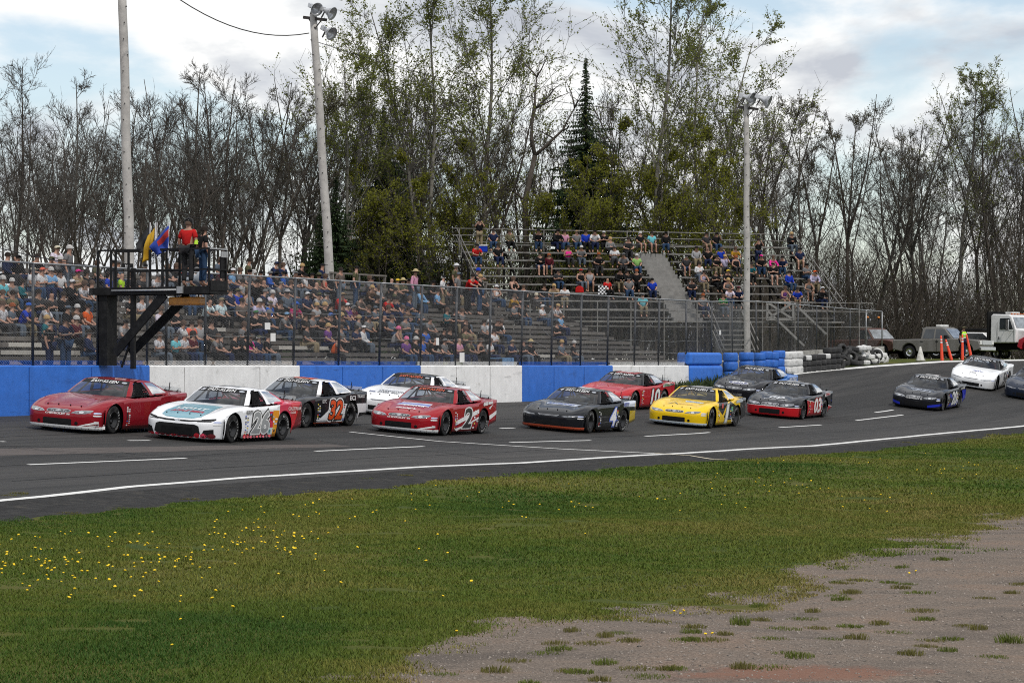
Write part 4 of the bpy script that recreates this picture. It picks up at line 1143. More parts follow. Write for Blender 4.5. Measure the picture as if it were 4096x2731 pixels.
def make_car(key, label, px, yaw, body, lip=WHITE, roof=None, nose='ss', banner=WHITE, number=None, numcol=WHITE, outline=BLACK, outline2=None,
             decals=(), spoiler='black', seed=1, stickers=True, deck=None, net=True, numx=-.15, numh=.56, numw=None, numz=.48, brand=True, cage=None, pillar=None):
    rn = random.Random(seed)
    M = car_matrix(px, yaw)
    root = empty('race_car', M, label, 'race car', 'stock cars racing down the straight')
    def part(name, me, *ms, parent=root):
        me2 = me.copy(); me2.materials.clear()
        for m_ in ms: me2.materials.append(m_)
        return link(name, me2, parent)
    bo = part('body', BODY_ME, body)
    md = bo.modifiers.new('thick', 'SOLIDIFY'); md.thickness = .004; md.offset = -1
    part('roof', ROOF_ME, roof or body); [part('window_pillars', pm_, pillar or body) for pm_ in PILLAR_ME]
    part('windshield', WIND_ME, M_WS); part('rear_window', RWIN_ME, M_QW)
    for q in (QW_L, QW_R): part('quarter_window', q, M_QW)
    bn = part('windshield_banner', STRIP_ME, M_BLK)
    part('window_net', NET_ME, M_NET); part('roll_cage', CAGE_ME, cage or M_CAGE); part('seat', SEAT_ME, M_NET); MB().add([(.44, -.80, .868), (.44, .80, .868), (-1.46, .74, .925), (-1.46, -.74, .925)], [(0, 1, 2, 3)]).build('cockpit_tray', M_COCK, root); part('chassis', UNDER_ME, M_NET)
    sp = part('spoiler', SPOIL_ME, M_SPC if spoiler == 'clear' else M_SPC); part('spoiler_brace', SPBR_ME, M_BLK, parent=sp)
    for sx in (1, -1):
        for sy in (1, -1):
            w = part('wheel', RIM_ME, M_RIMB); w.location = (sx * WB, sy * .83, .345); w.rotation_euler = (0, rn.uniform(0, 6), R(4 if sx > 0 else 0)) if sy > 0 else (0, rn.uniform(0, 6), R(180))
            part('tyre', TYRE_ME, M_RUB, parent=w)
            if sy > 0:
                mbt = MB(); bmT = bmesh.new()
                for k, ch in enumerate('HOOSIER'):
                    g_ = R(-52 + 17 * k)
                    b2 = text_bm(ch, .055, 0, 0, bold=.02)
                    for v_ in b2.verts:
                        rr = .262 + v_.co.y * -1 if False else .262 - v_.co.y
                        th = math.atan2(v_.co.x, .262) + g_
                        v_.co = Vector((-math.sin(th) * rr, .1385, -math.cos(th) * rr))
                    m3 = bpy.data.meshes.new('x'); b2.to_mesh(m3); b2.free(); bmT.from_mesh(m3); bpy.data.meshes.remove(m3)
                o_ = bm_obj(bmT, 'tyre_lettering', vinyl((.55, .55, .55)), w)
    # banner lettering follows the glass
    def on_banner(bm, name, m_):
        for v in bm.verts:
            p = Vector(lerp3(WS_B(v.co.x), WS_T(v.co.x), v.co.y)); b_ = .012 * math.sin(math.pi * v.co.y) + .008
            v.co = Vector((p.x + b_ * .55, p.y, p.z + b_ * .83))
        bm_obj(bm, name, m_, bn)
    on_banner(text_bm('EASY-KLEEN', .165, .0, .855, w=1.10, bold=.006, shear=.22), 'lettering', vinyl(banner))
    on_banner(poly2d(ell(.76, .85, .10, .06, 14)), 'sponsor_badge', vinyl((.35, .38, .42)))
    if number: on_banner(text_bm(number, .17, -.76, .85, w=.18, bold=.03, shear=.2), 'small_number', vinyl((.6, .62, .68)))
    # front
    def F(pts, name, m_, off=.004, parent=bo): return bm_obj(drape(poly2d(pts), 'front', off), name, m_, parent)
    if nose == 'ss':
        for s_ in (1, -1):
            hl = F([(s_ * y, z) for y, z in [(.34, .475), (.44, .515), (.60, .545), (.78, .556), (.83, .548), (.79, .505), (.70, .478), (.52, .466)]], 'headlight', M_HEAD, .005)
            F(ell(s_ * .60, .505, .055, .030, 14), 'lens', M_LENS, .009, hl)
            F([(s_ * y, z) for y, z in [(.345, .477), (.44, .513), (.60, .543), (.78, .554), (.83, .548), (.80, .563), (.60, .553), (.43, .523)]], 'chrome_rim', M_CHR, .008, hl)
        fr_ = F(ell(0, .515, .315, .043, 24, 3.2), 'grille', M_CHR, .004); F(ell(0, .515, .300, .033, 24, 3.2), 'mesh', M_GRIL, .007, fr_)
        F([(-.085, .505), (-.07, .525), (-.035, .525), (-.03, .536), (.045, .536), (.04, .525), (.085, .525), (.07, .505), (.035, .505), (.03, .494), (-.045, .494), (-.04, .505)], 'badge', M_CHR, .011, fr_)
        if brand: bm_obj(drape(text_bm('CHEVROLET SS', .036, 0, .445, w=.66, bold=.03), 'front', .005), 'lettering', vinyl(WHITE), bo)
        F([(-.38, .165), (-.38, .325), (-.34, .335), (.34, .335), (.38, .325), (.38, .165)], 'air_intake', M_BLK, .006)
        for s_ in (1, -1): F(ell(s_ * .50, .24, .042, .042, 14), 'brake_duct', M_BLK, .006)
    elif nose == 'slim':
        for s_ in (1, -1):
            F([(s_ * y, z) for y, z in [(.42, .478), (.80, .525), (.86, .52), (.85, .49), (.60, .455), (.42, .462)]], 'headlight', M_HEAD, .005)
        fr_ = F([(-.34, .50), (.34, .50), (.26, .468), (-.26, .468)], 'grille', M_CHR, .004); F([(-.31, .494), (.31, .494), (.25, .475), (-.25, .475)], 'mesh', M_GRIL, .007, fr_)
        F([(-.38, .165), (-.38, .315), (.38, .315), (.38, .165)], 'air_intake', M_BLK, .006)
        for s_ in (1, -1): F(ell(s_ * .48, .24, .042, .042, 14), 'brake_duct', M_BLK, .006)
    elif nose == 'camaro':
        F([(-.62, .505), (-.30, .475), (.30, .475), (.62, .505), (.62, .535), (.30, .512), (-.30, .512), (-.62, .535)], 'grille', M_BLK, .005)
        for s_ in (1, -1):
            hl = F([(s_ * y, z) for y, z in [(.50, .485), (.60, .545), (.86, .582), (.875, .55), (.80, .498)]], 'headlight', M_BLK, .006)
            F([(s_ * y, z) for y, z in [(.52, .492), (.78, .508), (.83, .54), (.80, .515), (.60, .497)]], 'lens', M_LENS, .010, hl)
            F([(s_ * y, z) for y, z in [(.60, .12), (.68, .30), (.86, .33), (.86, .12)]], 'brake_duct', M_BLK, .006)
        F([(-.085, .487), (-.07, .507), (-.035, .507), (-.03, .518), (.045, .518), (.04, .507), (.085, .507), (.07, .487), (.035, .487), (.03, .476), (-.045, .476), (-.04, .487)], 'badge', M_CHR, .010)
        ai = F([(-.60, .20), (-.56, .385), (-.46, .42), (.46, .42), (.56, .385), (.60, .20), (.48, .125), (-.48, .125)], 'air_intake', M_BLK, .006)
        F([(-.40, .16), (-.40, .34), (.40, .34), (.40, .16)], 'mesh', M_NET, .009, ai)
    if lip is not None:
        lp = MB(); n_ = 36
        for i in range(n_ + 1):
            a_ = -1 + 2 * i / n_
            for r_ in (TR[0], TR[2], TR[4], TR[6], TR[7]):
                p = top_pt(r_, a_); nn = Vector((1, math.copysign(max(0, abs(a_) - .5) * 3.0, a_), -.1 if r_ is TR[0] else 0)).normalized() * .014
                lp.v.append((p[0] + nn.x, p[1] + nn.y, p[2] + nn.z))
        for i in range(n_):
            for q in range(4): lp.f.append((5 * i + q, 5 * i + 5 + q, 5 * i + 6 + q, 5 * i + 1 + q)); lp.m.append(0)
        lo_ = lp.build('front_lip', vinyl(lip), root, True)
        rv = MB()
        for i in range(14):
            a_ = -.96 + 1.92 * i / 13; p = top_pt(TR[4], a_)
            rv.box((p[0] + .018, p[1] + .014 * a_, p[2] + .02), (.014, .014, .014))
        rv.build('rivets', M_BLK, lo_)
    for y in (-.45, -.16, .16, .45):
        p, n_ = cast((1.93, y, 3), (0, 0, -1))
        MB().box(p + Vector((0, 0, .012)), (.025, .025, .03)).build('bonnet_pin', M_BLK, bo)
    # number on the door and roof
    if number:
        kw = dict(shear=.18)
        nw = numw or (.86 if len(number) > 1 else .44)
        for side, fl in (('side', -1), ('rside', 1)):
            if outline2: bm_obj(drape(text_bm(number, numh, numx, numz, w=nw, bold=.03, grow=.10, flip=fl, **kw), side, .007), 'number_shadow', vinyl(outline2), bo)
            bm_obj(drape(text_bm(number, numh, numx, numz, w=nw, bold=.03, grow=.05, flip=fl, **kw), side, .011), 'number_outline', vinyl(outline), bo)
            bm_obj(drape(text_bm(number, numh, numx, numz, w=nw, bold=.03, flip=fl, **kw), side, .015), 'number', vinyl(numcol), bo)
        bt = text_bm(number, .62, 0, 0, w=.62, bold=.04)
        for v in bt.verts:
            x_, y_ = -.45 - v.co.x * .9, v.co.y * .9
            u_ = (x_ - .04) / (-.96); z_ = 1.255 + .02 * u_ + .030 * math.sin(math.pi * min(max(u_, 0), 1)) - .022 * (abs(y_) / .58) ** 2 + .010
            v.co = Vector((x_, y_, z_))
        bm_obj(bt, 'roof_number', vinyl(numcol if roof is None else outline if sum(numcol) < .3 and False else numcol), root)
    # contingency stickers behind the front wheel
    if stickers:
        for q in range(10):
            for c2 in range(2):
                if rn.random() < .18: continue
                z = .64 - q * .048; x = .70 + (.10 if c2 else 0) - .085
                hw_, hh_ = rn.uniform(.03, .044), rn.uniform(.012, .020)
                bm_obj(drape(poly2d(ell(x, z, hw_, hh_, 10, rn.choice([2, 2, 5]))), 'side', .006), 'sticker', vinyl(rn.choice(STICK)), bo)
    if stickers and number:
        for q in range(9):
            x, z = -.86 + rn.uniform(0, .34), .20 + .058 * q
            if abs(x - numx) < (nw / 2 + .05): x = numx - nw / 2 - .10
            if math.hypot(x + WB, z - .345) < AR + .06: continue
            bm_obj(drape(poly2d(ell(x, z, rn.uniform(.04, .08), rn.uniform(.016, .028), 10, rn.choice([2, 5, 5]))), 'side', .006), 'sticker', vinyl(rn.choice(STICK)), bo)
    for cx_, cz_, cc in ((1.66, .50, (.45, .5, .7)), (1.66, .44, WHITE)):
        bm_obj(drape(poly2d(ell(.90, cz_, .055, .018, 12, 3)), 'front', .007), 'sticker', vinyl(cc), bo)
    for d in decals:
        kind = d[0]
        if kind == 'p':      # polygon: frame, points, colour, level
            bm_obj(drape(poly2d(d[2]), d[1], .006 + .002 * (d[4] if len(d) > 4 else 0)), 'stripe', vinyl(d[3]), bo)
            if d[1] == 'side' and len(d) < 6:
                bm_obj(drape(poly2d(d[2]), 'rside', .004 + .002 * (d[4] if len(d) > 4 else 0)), 'stripe', vinyl(d[3]), bo)
        elif kind == 't':    # text: frame, string, (cx, cy), height, width, colour, level, shear, rot
            fr, s, (cx_, cy_), h_, w_, c_ = d[1:7]; lv = d[7] if len(d) > 7 else 3; shr = d[8] if len(d) > 8 else 0.0; rt = d[9] if len(d) > 9 else 0.0
            bm = text_bm(s, h_, cx_ if fr != 'hood' else cx_, cy_ if fr != 'hood' else 0, w=w_, bold=.03, shear=shr, flip=-1 if fr == 'side' else 1, rot=rt)
            if fr == 'hood':
                for v in bm.verts: v.co.y = cy_ - v.co.y
            bm_obj(drape(bm, fr, .006 + .003 * lv), 'lettering', vinyl(c_), bo)
    return root, M
# ---------------------------------------------------------------- the field
CARS = []
wht = paint('paint_white', (.80, .80, .81))
rblk = paint('paint_black_roof', (.016, .016, .018))
red_p = paint('paint_deep_red', (.24, .008, .016), rough=.28)
silver = (.55, .55, .56)
CARS.append(make_car('a', 'dark red stock car with white front lip, leading beside the blue wall', (113, 433.5), 3.0, red_p, lip=WHITE, number=None, seed=3, decals=[
    ('p', 'side', [(1.72, .20), (1.72, .12), (1.95, .12)], WHITE),
    ('p', 'front', [(.52, .17), (.97, .32), (.97, .26), (.60, .17)], WHITE), ('p', 'front', [(.66, .165), (.97, .235), (.97, .20), (.74, .165)], silver)]))
w26 = paint('paint_white_26', (.80, .81, .83), [((.62, .05, .10), [(-1, 0, 0, -1.02), (-1, 0, .9, -1.55)]), ((.50, .02, .03), [(-1, 0, 0, -1.62)]), ((.16, .01, .015), [(-1, 0, -.6, -1.58)]), ((.75, .30, .02), [(-1, 0, 0, -.68), (1, 0, 0, 1.0), (0, 0, -1, .76), (0, .5, 0, -.45)]),
                ((.55, .03, .06), [(-1, 0, 0, -.50), (1, 0, 0, .68), (0, 0, -1, .74), (0, 0, 1, -.34), (0, .5, 0, -.45)])])
apple = [(.55, .02, .04), (.38, .01, .02), (.60, .05, .10), (.12, .01, .015)]
ap = []
ra = random.Random(5)
for k in range(9): ap.append(('p', 'side', ell(.72 - k * .16, .155, .075, .055, 10), apple[k % 4], k % 2, 1))
for k in range(12): ap.append(('p', 'front', ell(-.82 + k * .149, .135 + (.03 if k > 8 else 0), .07, .028 + (.03 if k > 8 else 0), 10), apple[k % 4], k % 2))
hood = [(.95, -.50), (1.35, -.52), (1.75, -.56), (2.02, -.52), (2.12, -.36), (2.16, 0), (2.12, .36), (2.02, .52), (1.75, .56), (1.35, .52), (.95, .50)]
CARS.append(make_car('b', 'white stock car with pale blue hood panel and grey number 26', (232, 442.5), 2.5, w26, lip=None, nose='camaro', number='26', numcol=(.30, .31, .32), outline=WHITE, outline2=BLACK, seed=4, numx=-0.02, numh=0.54, numw=0.86, decals=[
    ('p', 'hood', [(y, x) for x, y in hood], (.16, .33, .40)),
    ('t', 'hood', 'LIGHT', (0, 1.50), .17, .80, (.78, .84, .86), 3, .0), ('t', 'hood', 'APPLE BEER', (0, 1.74), .13, .86, (.45, .02, .05), 3, .15),
    ('t', 'side', 'VELOCITY', (.55, .735), .09, .34, (.03, .03, .03)), ('t', 'side', 'COLDSTREAM', (-1.80, .80), .085, .70, (.75, .6, .6)), ('t', 'side', 'CLEAR', (-1.72, .70), .06, .30, (.75, .6, .6)),
    ('p', 'side', ell(-.62, .60, .05, .09, 14), (.10, .05, .01), 1, 1), ('p', 'side', [(-.42, .34), (-.62, .34), (-.64, .17), (-.40, .17)], (.55, .66, .68), 1, 1), ('p', 'side', ell(-.52, .25, .05, .05, 8), (.08, .25, .28), 2, 1)] + ap))
blk32 = paint('paint_black_32', (.014, .014, .016), [((.74, .74, .76), [(-.493, 0, -1, .521), (0, 0, -1, .64), (-1, 0, 0, .80)]), ((.72, .10, .02), [(0, 0, -1, .14), (1, 0, 0, .8), (-1, 0, 0, .9)]), ((.014, .014, .016), [(-1, 0, 0, -1.75), (0, 0, -1, .38)])])
rf32 = paint('paint_roof_32', (.016, .016, .018), [((.75, .12, .03), [(0, -1, 0, .30), (-1, 0, 0, -.15), (1, .6, 0, .62)]), ((.78, .78, .78), [(0, 1, 0, -.34)])])
CARS.append(make_car('c', 'black and white stock car with orange number 32', (306, 427.5), 1.5, blk32, lip=None, roof=rf32, pillar=wht, number='32', numcol=ORANGE, outline=(.02, .02, .02), outline2=WHITE, seed=6, numx=-0.3, numh=0.54, numw=0.8, decals=[
    ('t', 'side', 'ECI', (-1.30, .80), .13, .34, WHITE), ('t', 'side', 'TRUCKS', (-1.80, .84), .08, .46, WHITE), ('t', 'side', 'HUGHES', (-.25, .17), .07, .30, BLACK), ('t', 'side', 'IGYC', (.38, .72), .10, .24, (.6, .6, .6))]))
CARS.append(make_car('d', 'plain white stock car with black roof partly hidden by the red one', (422, 418), 2.5, wht, lip=WHITE, roof=rblk, banner=(.60, .10, .03), number=None, seed=7, nose='slim', decals=[
    ('t', 'hood', 'LIVINGSTON', (.05, 1.52), .12, .82, (.06, .07, .08)), ('t', 'hood', 'STEEL INC', (.02, 1.70), .12, .70, (.06, .07, .08)), ('p', 'hood', [(-.62, 1.60), (-.46, 1.60), (-.40, 1.72), (-.62, 1.72)], (.10, .12, .22))]))
red2 = paint('paint_red_2', (.30, .009, .016))
CARS.append(make_car('e', 'bright red stock car with black number 2 and white stripes', (445, 435.5), 3.0, red2, lip=WHITE, banner=(.62, .10, .03), number='2', numcol=(.02, .02, .022), outline=(.75, .75, .75), seed=8, numx=-0.1, numh=0.56, numw=0.62, decals=[
    ('p', 'side', [(.70, .40), (.70, .28), (-.90, .60), (-.90, .72)], WHITE), ('p', 'side', [(.72, .18), (.55, .12), (-.55, .42), (-.90, .50), (-.90, .44)], WHITE), ('p', 'side', [(-1.66, .52), (-2.24, .66), (-2.24, .56), (-1.70, .40)], WHITE), ('p', 'side', [(-1.62, .74), (-1.95, .86), (-1.70, .70)], WHITE),
    ('p', 'side', [(-1.20, .90), (-1.20, .80), (-1.52, .82), (-1.52, .93)], (.75, .72, .72), 2), ('p', 'side', [(-1.55, .92), (-1.55, .84), (-1.88, .86), (-1.88, .94)], WHITE, 2),
    ('p', 'hood', [(-.40, 1.10), (.44, 1.02), (.50, 1.42), (-.44, 1.42)], (.70, .72, .80)), ('p', 'hood', [(-.42, 1.20), (.44, 1.16), (.50, 1.34), (-.44, 1.34)], (.08, .12, .45), 1),
    ('t', 'hood', 'CENTER', (.10, 1.48), .10, .62, WHITE), ('t', 'hood', "Paisley's", (0, 1.78), .14, .58, WHITE, 3, .25),
    ('p', 'front', [(.50, .165), (.97, .30), (.97, .24), (.62, .165)], WHITE)]))
blk4 = paint('paint_black_4', (.010, .011, .014), [((.62, .66, .74), [(-1, 0, 0, -1.20), (0, 0, 1, -.78), (0, 1, 0, -.9)]), ((.45, .32, .02), [(-1, 0, 0, -1.72), (0, 0, -1, .66), (0, 1, 0, -.9)])])
CARS.append(make_car('f', 'black stock car with white number 4 and orange front lip', (590, 432.8), 1.0, blk4, lip=(.45, .075, .03), number='4', numcol=(.80, .80, .82), outline=(.10, .16, .55), outline2=None, seed=9, numx=-0.36, numh=0.56, numw=0.5, nose='slim', spoiler='clear', decals=[
    ('t', 'side', 'PETTY', (-1.42, .85), .12, .42, (.06, .09, .40)), ('p', 'hood', [(-.50, 1.15), (.55, 1.05), (.50, 1.40), (-.42, 1.40)], (.40, .44, .52)), ('t', 'hood', 'RACELAND', (0, 1.26), .16, .80, (.10, .14, .40))]))
red10 = paint('paint_red_10', (.42, .016, .022))
rf10 = paint('paint_roof_10', (.42, .016, .022), [(BLACK, [(0, 1, 0, -.40)]), (WHITE, [(0, -1, 0, .16), (-1, 0, 0, -.5)])])
CARS.append(make_car('g', 'red stock car with white number 10 running close to the white wall', (634, 410), -1.5, red10, lip=None, roof=rf10, pillar=rblk, number='10', numcol=WHITE, outline=BLACK, seed=10, numx=-0.42, numh=0.56, numw=0.8, nose='none', decals=[
    ('p', 'side', [(-1.10, .80), (-1.10, .92), (-2.10, .97), (-2.10, .88)], (.62, .70, .62)), ('t', 'side', 'POWER', (-1.45, .87), .08, .50, (.03, .20, .05)), ('t', 'side', 'STROKE', (-1.90, .90), .07, .38, (.05, .05, .06)), ('t', 'side', 'Snap-on', (.62, .70), .06, .2, WHITE)]))
yel = paint('paint_yellow', (.80, .52, .008), [(BLACK, [(-1, 0, 0, .72), (0, 1, 0, -.9), (-.45, 0, 1, -.30), (.25, 0, -1, 1.0)]), ((.80, .52, .008), [(.9, 0, 1, -.50), (-.9, 0, -1, .66), (0, 1, 0, -.9)]), ((.80, .52, .008), [(0, 0, -1, .24), (-1, 0, 0, .75), (1, 0, 0, .8)]), (BLACK, [(-1, 0, 0, -1.55), (0, 1, 0, -.85), (0, 0, 1, -.40)])])
CARS.append(make_car('h', 'yellow and black stock car with white number 1', (711, 428), 2.5, yel, lip=(.62, .68, .72), roof=paint('paint_roof_1', (.02, .02, .02), [((.45, .45, .46), [(0, -1, 0, .3), (-1, 0, 0, -.1)]), ((.80, .52, .008), [(0, 1, 0, -.46)])]), number='1', numcol=WHITE, outline=(.35, .38, .36), seed=12, numx=-0.16, numh=0.6, numw=0.36, brand=False, decals=[
    ('p', 'hood', [(-.02, 1.0), (.62, 1.06), (.60, 1.22), (.02, 1.26)], (.62, .70, .74)), ('t', 'hood', 'Clearwater', (.28, 1.14), .10, .44, (.08, .22, .40), 4), ('p', 'hood', [(-.42, 1.66), (-.24, 1.42), (-.06, 1.66), (-.11, 1.66), (-.24, 1.50), (-.37, 1.66)], (.05, .06, .03)), ('t', 'hood', 'McLaughlin', (.18, 1.60), .07, .50, (.55, .28, .01), 3),
    ('p', 'side', [(.42, .82), (.42, .66), (.24, .66), (.24, .82)], (.55, .05, .05), 1), ('p', 'side', [(-.60, .70), (-.60, .54), (-.78, .54), (-.78, .70)], (.10, .35, .20), 1), ('p', 'side', [(-1.10, .80), (-1.10, .90), (-1.80, .95), (-1.80, .84)], (.50, .56, .60), 1)]))
gsr = paint('paint_black_blue', (.010, .010, .013), [((.03, .16, .50), [(-1, 0, 0, -1.0)]), ((.03, .16, .50), [(-1, 0, 0, .10), (0, 0, 1, -.74), (0, 1, 0, -.93)])])
CARS.append(make_car('i', 'black stock car with blue tail and white oval on the hood beside blue tyres', (765, 402), -1.0, gsr, lip=None, number=None, seed=13, spoiler='clear', stickers=False, brand=False, roof=paint('paint_black_gloss', (.012, .012, .014)), decals=[
    ('p', 'hood', ell(0, 1.72, .40, .17, 24), (.75, .75, .78)), ('p', 'hood', ell(0, 1.72, .37, .145, 24), (.07, .08, .20), 1), ('t', 'hood', 'GSR', (0, 1.70), .17, .52, WHITE, 4, .2), ('t', 'side', 'HATFIELD', (-1.62, .85), .14, .92, (.75, .77, .8), 3, .15)]))
b03 = paint('paint_black_red', (.012, .013, .017), [((.46, .012, .018), [(0, 0, -1, .425), (1, 0, 0, -1.0)]), ((.75, .75, .75), [(0, 0, 1, -.425), (0, 0, -1, .44), (1, 0, 0, -1.0)]), ((.46, .012, .018), [(-1, 0, 0, 1.0), (.10, 0, -1, .60), (-.0, 1, 0, -.5), (1, 0, 0, 2.25)]), ((.75, .75, .75), [(-1, 0, 0, 1.0), (.10, 0, -1, .625), (-.10, 0, 1, -.60), (0, 1, 0, -.9)])])
CARS.append(make_car('j', 'black over red stock car with white number 03', (803, 419), 2.0, b03, lip=None, number='03', numcol=WHITE, outline=(.40, .02, .02), seed=14, spoiler='clear', numx=-0.28, numh=0.56, numw=0.86, roof=paint('paint_black_gloss2', (.014, .014, .017)), decals=[
    ('t', 'hood', 'GD', (.06, 1.60), .26, .56, (.70, .71, .73), 3, .2), ('p', 'hood', [(-.35, 1.80), (.48, 1.80), (.48, 1.87), (-.35, 1.87)], (.50, .51, .53)), ('t', 'hood', 'PERFORMANCE', (.06, 1.835), .05, .72, (.05, .05, .06), 4), ('p', 'side', [(-1.15, .78), (-1.15, .92), (-1.85, .96), (-1.85, .84)], (.68, .60, .62), 1), ('t', 'side', 'RPM', (-1.5, .87), .08, .4, (.5, .05, .06), 4)]))
b20 = paint('paint_black_20', (.012, .013, .017), [((.02, .035, .48), [(-1, 0, 0, -1.50), (0, 0, -1, .74)]), ((.02, .035, .48), [(-1, 0, 0, .75), (-.30, 0, -1, .36), (1, 0, 0, .70)]), ((.02, .035, .48), [(-.25, 0, 1, -.44), (.25, 0, -1, .58), (-1, 0, 0, .45), (0, 1, 0, -.9)]), ((.02, .035, .48), [(0, 1, 0, -.55), (1, 0, 0, -1.5), (0, .22, -1, .10), (0, -.22, 1, .0)])])
CARS.append(make_car('k', 'black and blue stock car with white number 20 far right', (943, 410.5), 2.0, b20, lip=None, number='20', numcol=WHITE, outline=(.10, .12, .16), seed=15, numx=-0.22, numh=0.56, numw=0.86, roof=paint('paint_black_gloss3', (.014, .014, .017)), decals=[
    ('t', 'side', 'carwise', (-1.55, .84), .11, .60, WHITE, 3), ('t', 'hood', 'HOME & AUTO', (.05, 1.42), .10, .80, (.45, .50, .60)), ('t', 'hood', 'MAINTENANCE', (.10, 1.60), .09, .76, (.45, .50, .60))]))
CARS.append(make_car('l', 'white stock car with black number 54 rounding the banked turn', (996, 390.3), 4.0, paint('paint_white_54', (.80, .81, .82)), lip=None, roof=rblk, pillar=rblk, number='54', numcol=(.02, .02, .022), outline=(.70, .70, .72), seed=16, numx=-0.28, numh=0.54, numw=0.84, nose='slim', stickers=True, cage=vinyl((.40, .02, .02)), decals=[
    ('t', 'hood', 'AJW', (.10, 1.45), .16, .50, (.08, .10, .35), 3, .2), ('t', 'hood', 'USR', (-.05, 1.72), .09, .28, (.05, .05, .06), 3, .2)]))
CARS.append(make_car('m', 'dark navy stock car cut off by the right edge', (1051, 402), 4.0, paint('paint_navy', (.012, .018, .035)), lip=None, number=None, seed=17, nose='slim', stickers=False, decals=[]))

# ================================================================ BLEACHERS
M_WOOD = [mat('grey_plank_%d' % k, c, .85, var=.25, scale=5, bump=.3, bscale=22, dirt=(.05, .045, .04), dscale=3, dlo=.55, dhi=.75) for k, c in enumerate([(.105, .094, .084), (.135, .122, .108), (.085, .077, .070)])]
M_NEWW = mat('pale_plank', (.42, .40, .36), .8, var=.12, scale=5)
M_DKW = mat('dark_timber', (.035, .031, .028), .9, var=.3, spec=.15)
NR = 8
def row_w(r): return -2.6 - .85 * r
def row_z(r): return 1.66 + .42 * r
SA, SBE = 55.0, 116.0
tb = empty('timber_bleachers', Matrix.Translation(sw3(60, -2.5, .3)) @ TRK, 'long weathered timber bleachers behind the fence', 'bleachers')
TI = tb.matrix_world.inverted()
rn = random.Random(2)
def plank(s0, s1, w, z, dw, dz, m, parent=tb, TI_=TI, name='plank'):
    mb = MB(); mb.box(((s0 + s1) / 2 - 60, -(w + 2.5), z - .3), (s1 - s0 - .012, dw, dz)); return mb.build(name, m, parent)
for r in range(NR):
    end = SBE - 1.0 * r - (1.4 if r > 5 else 0)
    for kind in range(2):
        s = SA + rn.uniform(-2, 0)
        while s < end - .6:
            e = min(end, s + rn.choice([3.6, 4.8, 4.8]))
            m = M_NEWW if rn.random() < .07 else rn.choice(M_WOOD)
            if kind == 0: plank(s, e, row_w(r), row_z(r) - .065 + rn.uniform(-.008, .008), .30, .13, m)
            else: plank(s, e, row_w(r) + .42, row_z(r) - .29 + rn.uniform(-.008, .008), .34, .13, m)
            s = e
for k in range(14):      # sloping stringers and uprights
    s = 57 + k * 4.3
    mb = MB(); mb.bar((s - 60, -(row_w(0) + .5 + 2.5), row_z(0) - .75), (s - 60, -(row_w(NR - 1) - .2 + 2.5), row_z(NR - 1) - .50), .09, .22); mb.build('stringer', M_DKW, tb)
    for r in (1, 3, 5, 7):
        MB().bar((s - 60, -(row_w(r) + 2.5), -.3), (s - 60, -(row_w(r) + 2.5), row_z(r) - .55), .12).build('upright', M_DKW, tb)
for k in range(13):      # walkway boards along the front
    s = SA + 4.7 * k; plank(s, s + 4.65, -1.35, 1.02, 1.3, .08, rn.choice(M_WOOD), name='walkway_board')
# guard rail and small landing on top of the back row
for (p0, p1) in ((331, 386), (452, 487)):
    a, b = s_at(p0, row_w(7) - .6), s_at(p1, row_w(7) - .6); zt = row_z(7) + .55
    plank(a, b, row_w(7) - .62, zt, .14, .07, M_WOOD[1], name='guard_rail'); plank(a, b, row_w(7) - .62, zt - .35, .05, .12, M_WOOD[1], name='guard_rail')
    for q in (a + .1, (a + b) / 2, b - .1): MB().box((q - 60, -(row_w(7) - .62 + 2.5), zt - .3 - .55), (.10, .10, 1.15)).build('guard_post', M_WOOD[1], tb)
plank(s_at(331, row_w(7)) , s_at(490, row_w(7) - .8), row_w(7) - 1.0, row_z(7) - .40, 1.3, .08, M_WOOD[2], name='landing')
# ---------------------------------------------------------------- metal bleachers further round the turn
ANG = math.atan2(.242, .970)
ML = Matrix.Translation((-2.7, 142.0, 0)) @ Matrix.Rotation(ANG, 4, 'Z')        # local x along rows, -y towards the track
M_STEEL = mat('bleacher_steel', (.17, .165, .155), .55, var=.3, scale=4, dirt=(.07, .045, .03), dscale=5)
M_DST = mat('dark_frame', (.022, .020, .019), .8, var=.3, spec=.15)
M_STEP = mat('grey_steps', (.20, .195, .185), .85, var=.2, scale=4, bump=.2)
NM = 9; LEN = 18.45; ST0, ST1 = 9.6, 11.15
def mrow(k): return -.75 * (NM - 1 - k), 7.78 - .44 * (NM - 1 - k)      # local y, seat z
mbz = empty('metal_bleachers', ML, 'raised steel bleachers with a central stairway in front of the trees', 'bleachers')
for k in range(NM):
    y, z = mrow(k)
    for (x0, x1) in ((0, ST0 - .03), (ST1 + .03, LEN)):
        if k < 2 and x0 > 0: x1 = LEN
        n = 3
        for q in range(n):
            a, b = x0 + (x1 - x0) * q / n, x0 + (x1 - x0) * (q + 1) / n
            MB().box(((a + b) / 2, y, z - .025), (b - a - .015, .26, .05)).build('seat_plank', M_STEEL, mbz)
            MB().box(((a + b) / 2, y - .34, z - .42), (b - a - .015, .26, .045)).build('foot_plank', M_STEEL, mbz)
for q in range(9):
    x = .05 + q * (LEN - .1) / 8
    y0, z0 = mrow(0); y1, z1 = mrow(NM - 1)
    MB().bar((x, y0 - .5, z0 - .55), (x, y1 + .1, z1 - .25), .07, .16).build('rake_beam', M_DST, mbz)
    for k in (0, 2, 4, 6, 8):
        y, z = mrow(k); MB().bar((x, y, 1.2), (x, y, z - .2), .09).build('leg', M_DST, mbz)
    MB().bar((x, y0, 1.5), (x, mrow(4)[0], mrow(4)[1] - .6), .05).build('cross_brace', M_DST, mbz)
